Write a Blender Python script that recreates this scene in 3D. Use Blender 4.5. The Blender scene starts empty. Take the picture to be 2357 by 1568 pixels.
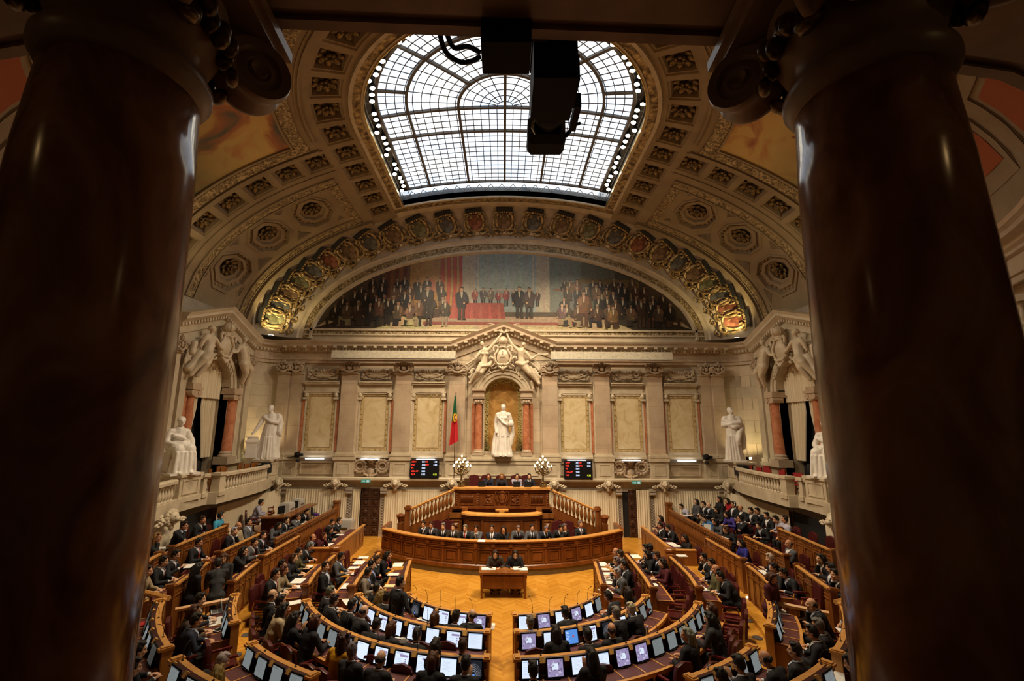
import bpy, math, random
from mathutils import Vector, Matrix
R=math.radians
pi=math.pi
sin,cos,sqrt=math.sin,math.cos,math.sqrt
random.seed(7)
D=bpy.data
COL=bpy.context.scene.collection
H=5.75
ZC,A,B,YC=10.75,14.0,7.5,16.6     # springing height, half width and rise of the vault, centre of the half dome

# ---------------------------------------------------------------- materials
M={}
def nodes(name):
    m=D.materials.new(name); m.use_nodes=True
    nt=m.node_tree; b=nt.nodes['Principled BSDF']
    M[name]=m
    return m,nt,b
def lk(nt,a,b): nt.links.new(a,b)
def nd(nt,t,**k):
    n=nt.nodes.new(t)
    for a,v in k.items():
        if hasattr(n,a): setattr(n,a,v)
        else: n.inputs[a.replace('_',' ')].default_value=v
    return n
def ramp(nt,fac,stops):
    r=nt.nodes.new('ShaderNodeValToRGB'); e=r.color_ramp.elements
    while len(e)<len(stops): e.new(.5)
    for i,(p,c) in enumerate(stops):
        e[i].position=p; e[i].color=(*c,1)
    lk(nt,fac,r.inputs[0]); return r
def srgb(h):
    c=[int(h[i:i+2],16)/255 for i in (0,2,4)]
    return tuple(x/12.92 if x<=.04045 else ((x+.055)/1.055)**2.4 for x in c)
def plain(name,col,rough=.6,metal=0,spec=.5,**k):
    m,nt,b=nodes(name)
    b.inputs['Base Color'].default_value=(*col,1); b.inputs['Roughness'].default_value=rough
    b.inputs['Metallic'].default_value=metal; b.inputs['Specular IOR Level'].default_value=spec
    for a,v in k.items(): b.inputs[a.replace('_',' ')].default_value=v
    return m
def noisy(name,stops,scale=3,rough=.6,stretch=(1,1,1),detail=5,bump=0,metal=0,dist=0,coord='Object',bscale=None,spec=.5):
    m,nt,b=nodes(name)
    tc=nd(nt,'ShaderNodeTexCoord'); mp=nd(nt,'ShaderNodeMapping'); mp.inputs['Scale'].default_value=stretch
    lk(nt,tc.outputs[coord],mp.inputs[0])
    n=nd(nt,'ShaderNodeTexNoise',Scale=scale,Detail=detail,Distortion=dist); lk(nt,mp.outputs[0],n.inputs['Vector'])
    r=ramp(nt,n.outputs['Fac'],stops); lk(nt,r.outputs[0],b.inputs['Base Color'])
    b.inputs['Roughness'].default_value=rough; b.inputs['Metallic'].default_value=metal
    b.inputs['Specular IOR Level'].default_value=spec
    if bump:
        n2=n
        if bscale:
            n2=nd(nt,'ShaderNodeTexNoise',Scale=bscale,Detail=3); lk(nt,mp.outputs[0],n2.inputs['Vector'])
        bp=nd(nt,'ShaderNodeBump',Strength=bump,Distance=.05); lk(nt,n2.outputs['Fac'],bp.inputs['Height']); lk(nt,bp.outputs[0],b.inputs['Normal'])
    return m
def blocks(name,stops,mort,bw=1.4,bh=.62,rough=.55):      # dressed stone in courses
    m,nt,b=nodes(name)
    tc=nd(nt,'ShaderNodeTexCoord'); sp=nd(nt,'ShaderNodeSeparateXYZ'); lk(nt,tc.outputs['Object'],sp.inputs[0])
    ad=nd(nt,'ShaderNodeMath',operation='ADD'); lk(nt,sp.outputs[0],ad.inputs[0]); lk(nt,sp.outputs[1],ad.inputs[1])
    cb=nd(nt,'ShaderNodeCombineXYZ'); lk(nt,ad.outputs[0],cb.inputs[0]); lk(nt,sp.outputs[2],cb.inputs[1])
    br=nd(nt,'ShaderNodeTexBrick',Scale=1.0); br.inputs['Brick Width'].default_value=bw; br.inputs['Row Height'].default_value=bh
    br.inputs['Mortar Size'].default_value=.006; br.inputs['Color1'].default_value=(.86,.86,.86,1); br.inputs['Color2'].default_value=(1.08,1.02,.98,1); br.inputs['Mortar'].default_value=(*mort,1)
    lk(nt,cb.outputs[0],br.inputs['Vector'])
    n=nd(nt,'ShaderNodeTexNoise',Scale=1.1,Detail=8,Roughness=.62); lk(nt,tc.outputs['Object'],n.inputs['Vector'])
    r=ramp(nt,n.outputs['Fac'],stops)
    mx=nd(nt,'ShaderNodeMixRGB',blend_type='MULTIPLY'); mx.inputs[0].default_value=1
    lk(nt,r.outputs[0],mx.inputs[1]); lk(nt,br.outputs[0],mx.inputs[2]); lk(nt,mx.outputs[0],b.inputs['Base Color'])
    b.inputs['Roughness'].default_value=rough
def tinted(name,rough=.8,spec=.3,var=.25,scale=30,stretch=(1,1,1),bump=0):     # colour comes from the object's own colour
    m,nt,b=nodes(name)
    oi=nd(nt,'ShaderNodeObjectInfo'); tc=nd(nt,'ShaderNodeTexCoord'); mp=nd(nt,'ShaderNodeMapping'); mp.inputs['Scale'].default_value=stretch; lk(nt,tc.outputs['Object'],mp.inputs[0])
    n=nd(nt,'ShaderNodeTexNoise',Scale=scale,Detail=3); lk(nt,mp.outputs[0],n.inputs['Vector'])
    r=ramp(nt,n.outputs['Fac'],[(.3,(1-var,)*3),(.7,(1+var*.5,)*3)])
    mx=nd(nt,'ShaderNodeMixRGB',blend_type='MULTIPLY'); mx.inputs[0].default_value=1
    lk(nt,oi.outputs['Color'],mx.inputs[1]); lk(nt,r.outputs[0],mx.inputs[2]); lk(nt,mx.outputs[0],b.inputs['Base Color'])
    b.inputs['Roughness'].default_value=rough; b.inputs['Specular IOR Level'].default_value=spec
    if bump: bp=nd(nt,'ShaderNodeBump',Strength=bump,Distance=.02); lk(nt,n.outputs['Fac'],bp.inputs['Height']); lk(nt,bp.outputs[0],b.inputs['Normal'])
def emit(name,col,s):
    m,nt,b=nodes(name)
    b.inputs['Base Color'].default_value=(.02,.02,.02,1)
    b.inputs['Emission Color'].default_value=(*col,1); b.inputs['Emission Strength'].default_value=s
    return m
blocks('stone',[(.25,(.42,.335,.23)),(.5,(.53,.44,.315)),(.75,(.60,.51,.375))],(.52,.47,.42))
noisy('stone_plain',[(.25,(.44,.36,.245)),(.5,(.55,.465,.335)),(.75,(.62,.54,.40))],2.2,.55,bump=.08,bscale=9)
blocks('stone_pink',[(.25,(.38,.285,.20)),(.5,(.50,.395,.285)),(.75,(.58,.48,.36))],(.62,.58,.54),4.5,1.16,.4)
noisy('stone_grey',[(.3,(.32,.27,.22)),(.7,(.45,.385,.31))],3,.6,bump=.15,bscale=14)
noisy('plaster',[(.3,(.25,.185,.112)),(.6,(.315,.24,.15)),(.8,(.355,.275,.18))],.9,.75,bump=.05,bscale=6)
noisy('gilt',[(.35,(.10,.065,.03)),(.5,(.34,.235,.105)),(.68,(.62,.47,.24))],5,.42,metal=.45,bump=.9,bscale=9,detail=4)
noisy('gilt_ornament',[(.38,(.13,.09,.045)),(.52,(.34,.25,.13)),(.62,(.55,.43,.25))],6.5,.5,metal=.2,bump=1.0,dist=1.6,detail=2)
noisy('bronze',[(.35,(.06,.04,.02)),(.65,(.30,.20,.08))],8,.4,metal=.6)
noisy('marble_white',[(.3,(.70,.655,.59)),(.7,(.83,.79,.73))],4,.4,bump=.04,bscale=12)
noisy('marble_yellow',[(.25,(.50,.37,.19)),(.5,(.66,.53,.31)),(.75,(.72,.61,.40))],1.3,.3,dist=2.2,detail=7)
noisy('marble_frame',[(.3,(.42,.31,.14)),(.7,(.60,.46,.24))],2.5,.3,dist=1)
noisy('marble_gold',[(.25,(.36,.17,.045)),(.5,(.55,.30,.09)),(.75,(.66,.42,.15))],1.8,.3,dist=1.8,detail=7)
noisy('marble_red',[(.3,(.40,.13,.06)),(.55,(.52,.20,.10)),(.8,(.60,.29,.17))],3,.22,dist=1.2,detail=7)
noisy('marble_column',[(.25,(.10,.042,.026)),(.42,(.24,.115,.07)),(.56,(.36,.19,.12)),(.72,(.50,.33,.22))],2.2,.17,dist=1.4,detail=9,stretch=(1,1,.55))
noisy('wood',[(.2,(.10,.030,.007)),(.5,(.215,.072,.015)),(.8,(.33,.125,.030))],3.2,.3,stretch=(1,1,.18),dist=.8,detail=6)
noisy('wood_light',[(.25,(.44,.19,.04)),(.55,(.57,.27,.065)),(.8,(.66,.35,.095))],5,.4,stretch=(1,1,.3),dist=.5)
noisy('wood_red',[(.2,(.085,.022,.006)),(.5,(.185,.055,.012)),(.8,(.28,.092,.022))],2.6,.3,stretch=(1,1,.25),dist=1,detail=6)
noisy('wood_dark',[(.3,(.03,.011,.006)),(.7,(.085,.032,.014))],4,.4,stretch=(1,1,.3))
noisy('wood_door',[(.3,(.035,.013,.006)),(.7,(.10,.037,.014))],9,.5,stretch=(1,1,.5),bump=.7,dist=2)
noisy('leather',[(.3,(.050,.008,.008)),(.7,(.085,.013,.012))],14,.33,bump=.05)
noisy('leather_top',[(.3,(.075,.017,.017)),(.7,(.115,.027,.025))],16,.55,bump=.04)
noisy('leather_panel',[(.3,(.045,.010,.010)),(.7,(.07,.016,.015))],12,.5)
plain('red_velvet',(.30,.012,.012),.8)
noisy('curtain',[(.3,(.70,.60,.42)),(.7,(.80,.70,.52))],.5,.85,stretch=(6,6,.1))
noisy('green_felt',[(.3,(.11,.075,.028)),(.7,(.16,.105,.04))],8,.8)
plain('black',(.008,.008,.009),.6,0,.12)
plain('black_matt',(.008,.008,.009),.75)
plain('black_gloss',(.01,.01,.012),.12)
plain('grey_plastic',(.50,.48,.44),.5); plain('grey_dark',(.10,.10,.105),.5)
plain('chrome',(.7,.7,.72),.2,1); plain('steel',(.22,.22,.23),.42,.8); plain('brass',(.62,.42,.14),.3,.9)
plain('iron',(.06,.06,.062),.6,.3); plain('bar_grey',(.105,.088,.072),.6)
plain('aluminium',(.45,.46,.47),.4,.6)
noisy('case_stone',[(.35,(.50,.46,.36)),(.5,(.62,.57,.44)),(.65,(.70,.63,.48))],12,.5)
plain('paper',(.80,.78,.74),.8); plain('paper_yellow',(.70,.62,.33),.8); plain('paper_red',(.55,.02,.025),.6); plain('folder_green',(.42,.60,.05),.6)
plain('tag_gold',(.58,.33,.085),.45)
plain('white_shirt',(.72,.72,.75),.8); plain('cloth_black',(.012,.012,.014),.8)
tinted('cloth',.78,.35,.22,9,(1,1,.6),.5); tinted('skin',.5,.4,.08,14); tinted('hair',.45,.4,.55,70,(1,1,.12),.8); tinted('shirt',.8,.3,.05); tinted('tie',.6,.4,.1)
plain('eye_white',(.62,.58,.54),.4); plain('eye_dark',(.01,.008,.006),.3)
m,nt,b=nodes('glass_bottle'); b.inputs['Base Color'].default_value=(.9,.95,.97,1); b.inputs['Transmission Weight'].default_value=.9; b.inputs['Roughness'].default_value=.05
emit('lamp',(1.0,.86,.62),26); emit('bulb',(1.0,.74,.40),5); emit('strip_light',(.92,.96,1.0),5.5); emit('uplight',(1.0,.82,.38),30)
emit('led_red',(1,.035,.02),2.2); emit('led_white',(.62,.72,1),2.2); emit('led_yellow',(.75,.85,.04),2.0); emit('exit_green',(.10,.42,.26),.5); emit('exit_white',(.75,.9,.85),.7)
emit('floor_spot',(1,.95,.85),12)

def parquet():
    m,nt,b=nodes('parquet')
    tc=nd(nt,'ShaderNodeTexCoord'); sp=nd(nt,'ShaderNodeSeparateXYZ'); lk(nt,tc.outputs['Object'],sp.inputs[0])
    def mt(op,a,c=None):
        n=nd(nt,'ShaderNodeMath',operation=op)
        for i,q in enumerate((a,c)):
            if q is None: continue
            if isinstance(q,(int,float)): n.inputs[i].default_value=q
            else: lk(nt,q,n.inputs[i])
        return n.outputs[0]
    u=mt('DIVIDE',sp.outputs[0],.42); col=mt('FLOOR',u); fr=mt('FRACT',u)
    tri=mt('ABSOLUTE',mt('SUBTRACT',mt('FRACT',mt('MULTIPLY',u,.5)),.5))
    v=mt('ADD',mt('DIVIDE',sp.outputs[1],.105),mt('MULTIPLY',tri,7.0)); row=mt('FLOOR',v)
    cb=nd(nt,'ShaderNodeCombineXYZ'); lk(nt,col,cb.inputs[0]); lk(nt,row,cb.inputs[1])
    wn=nd(nt,'ShaderNodeTexWhiteNoise'); lk(nt,cb.outputs[0],wn.inputs['Vector'])
    n=nd(nt,'ShaderNodeTexNoise',Scale=.8,Detail=3); lk(nt,tc.outputs['Object'],n.inputs['Vector'])
    s=mt('ADD',mt('MULTIPLY',wn.outputs[0],.6),mt('MULTIPLY',n.outputs['Fac'],.45))
    r=ramp(nt,s,[(.1,(.44,.185,.020)),(.5,(.56,.255,.030)),(.95,(.66,.335,.055))])
    edge=mt('LESS_THAN',mt('FRACT',v),.05)
    mx=nd(nt,'ShaderNodeMixRGB'); lk(nt,mt('MULTIPLY',edge,.4),mx.inputs[0]); lk(nt,r.outputs[0],mx.inputs[1]); mx.inputs[2].default_value=(.22,.09,.02,1)
    lk(nt,mx.outputs[0],b.inputs['Base Color']); b.inputs['Roughness'].default_value=.30; b.inputs['Specular IOR Level'].default_value=.35
parquet()

# ---------------------------------------------------------------- mesh building
class MB:
    def __init__(s): s.v=[]; s.f=[]; s.m=[]
    def add(s,v,f,m=0):
        o=len(s.v); s.v+= [tuple(p) for p in v]; s.f+=[tuple(i+o for i in q) for q in f]; s.m+=[m]*len(f); return s
    def box(s,x0,y0,z0,x1,y1,z1,m=0,tx=None):
        v=[(x,y,z) for z in (z0,z1) for y in (y0,y1) for x in (x0,x1)]
        if tx: v=[tx@Vector(p) for p in v]
        return s.add(v,[(0,2,3,1),(4,5,7,6),(0,1,5,4),(2,6,7,3),(0,4,6,2),(1,3,7,5)],m)
    def cbox(s,c,d,m=0,rz=0,tx=None):
        t=Matrix.Translation(c)@Matrix.Rotation(rz,4,'Z')
        if tx is not None: t=t@tx
        return s.box(-d[0]/2,-d[1]/2,-d[2]/2,d[0]/2,d[1]/2,d[2]/2,m,t)
    def grid(s,fn,nu,nv,m=0,cu=False,cv=False):
        v=[fn(i/nu,j/nv) for i in range(nu+(not cu)) for j in range(nv+(not cv))]
        W=nv+(not cv); U=nu+(not cu)
        f=[(i*W+j,((i+1)%U)*W+j,((i+1)%U)*W+(j+1)%W,i*W+(j+1)%W) for i in range(nu) for j in range(nv)]
        return s.add(v,f,m)
    def prism(s,poly,z0,z1,m=0,tx=None):          # poly in xy
        n=len(poly); v=[(x,y,z0) for x,y in poly]+[(x,y,z1) for x,y in poly]
        if tx: v=[tx@Vector(p) for p in v]
        f=[tuple(range(n-1,-1,-1)),tuple(range(n,2*n))]+[(i,(i+1)%n,n+(i+1)%n,n+i) for i in range(n)]
        return s.add(v,f,m)
    def sweep(s,path,prof,m=0,closed=False,caps=True,nrm=None):   # profile (n,z): n along the right-hand normal of the path
        n=len(path); k=len(prof); v=[]
        for i,p in enumerate(path):
            if nrm: q=nrm[i]
            else:
                a=path[(i-1)%n] if (closed or i>0) else p; c=path[(i+1)%n] if (closed or i<n-1) else p
                d1=Vector((p[0]-a[0],p[1]-a[1])); d2=Vector((c[0]-p[0],c[1]-p[1]))
                if d1.length<1e-9: d1=d2
                if d2.length<1e-9: d2=d1
                d1.normalize(); d2.normalize(); d=(d1+d2); d.normalize(); q=(d.y,-d.x)
                w=1/max(.5,d.dot(d1)); q=(q[0]*w,q[1]*w)
            zz=p[2] if len(p)>2 else 0
            v+=[(p[0]+q[0]*a_,p[1]+q[1]*a_,zz+b_) for a_,b_ in prof]
        f=[]
        for i in range(n if closed else n-1):
            j=(i+1)%n
            f+=[(i*k+a_,j*k+a_,j*k+(a_+1)%k,i*k+(a_+1)%k) for a_ in range(k)]
        if caps and not closed: f+=[tuple(range(k)),tuple((n-1)*k+a_ for a_ in range(k-1,-1,-1))]
        return s.add(v,f,m)
    def tube(s,pts,r,k=8,m=0,caps=True,closed=False):
        pts=[Vector(p) for p in pts]; n=len(pts); v=[]; u=None
        for i,p in enumerate(pts):
            d=(pts[(i+1)%n]-pts[i-1]) if closed else pts[min(i+1,n-1)]-pts[max(i-1,0)]
            if d.length<1e-9: d=Vector((0,0,1))
            d.normalize()
            if u is None: u=d.orthogonal()
            u=(u-d*u.dot(d)); u=u.normalized() if u.length>1e-6 else d.orthogonal().normalized()
            w=d.cross(u); rr=r[i] if isinstance(r,(list,tuple)) else r
            v+=[p+(u*cos(2*pi*j/k)+w*sin(2*pi*j/k))*rr for j in range(k)]
        f=[]
        for i in range(n if closed else n-1):
            f+=[(i*k+j,i*k+(j+1)%k,((i+1)%n)*k+(j+1)%k,((i+1)%n)*k+j) for j in range(k)]
        if caps and not closed: f+=[tuple(range(k-1,-1,-1)),tuple((n-1)*k+j for j in range(k))]
        return s.add(v,f,m)
    def lathe(s,prof,c=(0,0,0),k=16,m=0,tx=None,ang=2*pi):
        full=abs(ang-2*pi)<1e-6; kk=k if full else k+1
        v=[Vector((r*cos(ang*j/k),r*sin(ang*j/k),z)) for r,z in prof for j in range(kk)]
        if tx: v=[tx@p for p in v]
        v=[p+Vector(c) for p in v]
        f=[(i*kk+j,i*kk+(j+1)%kk,(i+1)*kk+(j+1)%kk,(i+1)*kk+j) for i in range(len(prof)-1) for j in range(k)]
        if full:
            if prof[0][0]>1e-6: f.append(tuple(range(k-1,-1,-1)))
            if prof[-1][0]>1e-6: f.append(tuple((len(prof)-1)*k+j for j in range(k)))
        return s.add(v,f,m)
    def ell(s,c,r,k=12,m=0,tx=None):
        if not isinstance(r,(tuple,list)): r=(r,r,r)
        h=max(4,k*2//3); v=[Vector((0,0,-r[2]))]
        for i in range(1,h):
            a=-pi/2+pi*i/h
            v+=[Vector((r[0]*cos(a)*cos(2*pi*j/k),r[1]*cos(a)*sin(2*pi*j/k),r[2]*sin(a))) for j in range(k)]
        v.append(Vector((0,0,r[2])))
        if tx: v=[tx@p for p in v]
        v=[p+Vector(c) for p in v]; e=len(v)-1
        f=[(0,1+(j+1)%k,1+j) for j in range(k)]+[(e,e-k+j,e-k+(j+1)%k) for j in range(k)]
        f+=[(1+i*k+j,1+i*k+(j+1)%k,1+(i+1)*k+(j+1)%k,1+(i+1)*k+j) for i in range(h-2) for j in range(k)]
        return s.add(v,f,m)
    def cap(s,p0,p1,r0,r1,k=10,m=0):              # tapered limb with round ends
        p0,p1=Vector(p0),Vector(p1); d=(p1-p0); L=d.length; d=d.normalized() if L>1e-6 else Vector((0,0,1))
        pr=[(r0*cos(a),-r0*sin(a)) for a in (pi/2*.98,pi/3,pi/6,0)]+[(r1*cos(a),L+r1*sin(a)) for a in (0,pi/6,pi/3,pi/2*.98)]
        return s.lathe(pr,p0,k,m,Vector((0,0,1)).rotation_difference(d).to_matrix().to_4x4())
    def chain(s,pts,k=10,m=0):                    # pts: (x,y,z,r)
        for a,b in zip(pts,pts[1:]): s.cap(a[:3],b[:3],a[3],b[3],k,m)
        return s
    def frame(s,x0,z0,x1,z1,w,y0,y1,m=0):         # rectangular frame facing -y
        for a in ((x0,z0,x1,z0+w),(x0,z1-w,x1,z1),(x0,z0+w,x0+w,z1-w),(x1-w,z0+w,x1,z1-w)): s.box(a[0],y0,a[1],a[2],y1,a[3],m)
        return s
    def mesh(s,name,mats,smooth=False,tx=None):
        me=D.meshes.new(name); me.from_pydata(s.v,[],s.f)
        for q in (mats if isinstance(mats,(list,tuple)) else [mats]): me.materials.append(M[q] if isinstance(q,str) else q)
        if max(s.m,default=0)>0: me.polygons.foreach_set('material_index',s.m)
        if tx: me.transform(tx)
        if smooth: me.shade_smooth() if smooth is True else smooth_angle(me,smooth)
        me.update(); return me
    def build(s,name,mats,parent=None,smooth=False,loc=None,rz=0,tx=None):
        return ob(name,s.mesh(name,mats,smooth,tx),parent,loc,rz)
def smooth_angle(me,a): me.shade_smooth(); me.set_sharp_from_angle(angle=R(a))
def curve3(P,n=24):
    P=[Vector(p) for p in P]; out=[]
    for i in range(len(P)-1):
        p0,p1,p2,p3=P[max(i-1,0)],P[i],P[i+1],P[min(i+2,len(P)-1)]
        for k in range(n):
            t=k/n; out.append(.5*((2*p1)+(p2-p0)*t+(2*p0-5*p1+4*p2-p3)*t*t+(3*p1-p0-3*p2+p3)*t**3))
    return out+[P[-1]]
def stube(mb,pts,r,k=8,m=0,n=4):
    q=curve3(pts,n); rr=r if isinstance(r,(int,float)) else [r[min(int(i/n),len(r)-1)]+(r[min(int(i/n)+1,len(r)-1)]-r[min(int(i/n),len(r)-1)])*(i%n)/n for i in range(len(q))]
    return mb.tube(q,rr,k,m)
def ob(name,data,parent=None,loc=None,rz=0):
    o=D.objects.new(name,data); COL.objects.link(o)
    if parent is not None: o.parent=parent
    if loc is not None: o.location=loc
    if rz: o.rotation_euler.z=rz
    return o
def tag(o,label=None,cat=None,group=None,kind=None):
    if label: o['label']=label
    if cat: o['category']=cat
    if group: o['group']=group
    if kind: o['kind']=kind
    return o
def thing(name,label,cat,loc=(0,0,0),rz=0,group=None,kind=None):
    o=D.objects.new(name,None); COL.objects.link(o); o.location=loc; o.rotation_euler.z=rz; o.empty_display_size=.1
    return tag(o,label,cat,group,kind)
def dup(root,loc=None,rz=None,label=None,group=None,parent=None):
    r=root.copy(); COL.objects.link(r)
    if loc is not None: r.location=loc
    if rz is not None: r.rotation_euler=(0,0,rz)
    if label: r['label']=label
    if group: r['group']=group
    if parent is not None: r.parent=parent
    for ch in KIDS(root):
        c=ch.copy(); COL.objects.link(c); c.parent=r
        for g in KIDS(ch):
            d=g.copy(); COL.objects.link(d); d.parent=c
    return r
_kids={}
def KIDS(o):
    if o.name not in _kids: _kids[o.name]=list(o.children)
    return _kids[o.name]
def struct(mb,name,mats,label=None,cat=None,smooth=False,parent=None):
    o=mb.build(name,mats,parent,smooth)
    if parent is None: tag(o,label,cat,None,'structure')
    return o
def remesh(mb,vox,name,mats,smooth=2,tx=None,dec=None):     # fuse overlapping volumes into one continuous skin
    me=mb.mesh(name,mats); o=D.objects.new('tmp_body',me); COL.objects.link(o)
    md=o.modifiers.new('r','REMESH'); md.mode='VOXEL'; md.voxel_size=vox; md.use_smooth_shade=True
    if smooth:
        sm=o.modifiers.new('s','SMOOTH'); sm.factor=.5; sm.iterations=smooth
    if dec:
        d=o.modifiers.new('d','DECIMATE'); d.ratio=dec
    dg=bpy.context.evaluated_depsgraph_get(); dg.update()
    nm=D.meshes.new_from_object(o.evaluated_get(dg)); nm.name=name
    D.objects.remove(o); D.meshes.remove(me)
    if tx: nm.transform(tx)
    nm.shade_smooth()
    return nm
def arc(cx,cy,rx,ry,a0,a1,n): return [(cx+rx*cos(R(a0+(a1-a0)*i/n)),cy+ry*sin(R(a0+(a1-a0)*i/n))) for i in range(n+1)]
ORD=['first','second','third','fourth','fifth','sixth','seventh','eighth','ninth','tenth','eleventh','twelfth','thirteenth','fourteenth','fifteenth','sixteenth','seventeenth','eighteenth','nineteenth','twentieth']
SKY=1.45; KEY=1.75
cam=D.cameras.new('camera'); cam.sensor_width=36; cam.lens=1050/2357*36; cam.shift_x=(1178.5-1159.5)/2357; cam.clip_start=.05; cam.clip_end=100
co=ob('camera',cam); co.matrix_world=Matrix.Translation((0,0,H))@Matrix.Rotation(R(90+10.8),4,'X')@Matrix.Rotation(R(.33),4,'Z')
sc=bpy.context.scene; sc.camera=co
sc.view_settings.view_transform='Standard'; sc.view_settings.look='None'; sc.view_settings.gamma=1; sc.view_settings.exposure=0
w=D.worlds.new('world'); sc.world=w; w.use_nodes=True; w.node_tree.nodes['Background'].inputs[0].default_value=(.5,.6,.8,1); w.node_tree.nodes['Background'].inputs[1].default_value=0.003
sc.cycles.max_bounces=5; sc.cycles.diffuse_bounces=4; sc.cycles.glossy_bounces=2; sc.cycles.transmission_bounces=3; sc.cycles.transparent_max_bounces=4
sc.cycles.caustics_reflective=False; sc.cycles.caustics_refractive=False; sc.cycles.sample_clamp_indirect=3; sc.cycles.use_denoising=True; sc.cycles.use_light_tree=True
sc.cycles.use_adaptive_sampling=True; sc.cycles.adaptive_threshold=.02
# ---------------------------------------------------------------- vault over the hall, swept along the skylight outline
TE=6.8*pi
def Vp(t,r,n=0):      # t: metres along the outline at r=6.8, r: plan distance, n: offset into the room
    z=ZC+B*sqrt(max(0,1-(r/A)**2)); nx,nz=r/A**2,(z-ZC)/B**2; L=sqrt(nx*nx+nz*nz) or 1
    rr=r-n*nx/L; z-=n*nz/L
    if t<=0: return Vector((-rr,YC-t,z))
    if t>=TE: return Vector((rr,YC+t-TE,z))
    a=t/6.8; return Vector((-rr*cos(a),YC-rr*sin(a),z))
def vn(t,r):
    a=Vp(t,r); return (Vp(t,r,.1)-a).normalized()
def stops_(a,b,step): return max(1,int(math.ceil(abs(b-a)/step)))
def vpatch(mb,t0,t1,r0,r1,n=0,m=0,dt=.55,dr=.5):
    return mb.grid(lambda u,v:Vp(t0+(t1-t0)*u,r0+(r1-r0)*v,n),stops_(t0,t1,dt),stops_(r0,r1,dr),m)
def vmold(mb,t0,t1,r0,r1,h,m=0,dt=.55,dr=.5,prof=None):
    vpatch(mb,t0,t1,r0,r1,h,m,dt,dr)
    for r in (r0,r1): mb.grid(lambda u,v:Vp(t0+(t1-t0)*u,r,h*v-.01),stops_(t0,t1,dt),1,m)
    for t in (t0,t1): mb.grid(lambda u,v:Vp(t,r0+(r1-r0)*u,h*v-.01),stops_(r0,r1,dr),1,m)
def cell(mb,tc,rc,ht,hr,loops,m=0):
    K=32; L=[]
    for k in range(K):
        th=2*pi*k/K; c,s=cos(th),sin(th); q=max(abs(c),abs(s)); w=1/cos((th+pi/8)%(pi/4)-pi/8)
        L.append(((c/q,s/q),(c*w,s*w)))
    P=[[Vp(tc+a[0][0]*ht,rc+a[0][1]*hr) for a in L]]
    for sc,n,shape in loops: P.append([Vp(tc+a[shape][0]*ht*sc,rc+a[shape][1]*hr*sc,n) for a in L])
    v=[p for q in P for p in q]; f=[(i*K+k,i*K+(k+1)%K,(i+1)*K+(k+1)%K,(i+1)*K+k) for i in range(len(P)-1) for k in range(K)]
    f.append(tuple((len(P)-1)*K+k for k in range(K)))
    mb.add(v,f,m)
def mir(t): return TE-t
ceil=MB(); orn=MB(); rose=[]
TN=[-6.55+k*1.3254 for k in range(27)]
TB0=-7.75; TB1=TE+7.75
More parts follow.
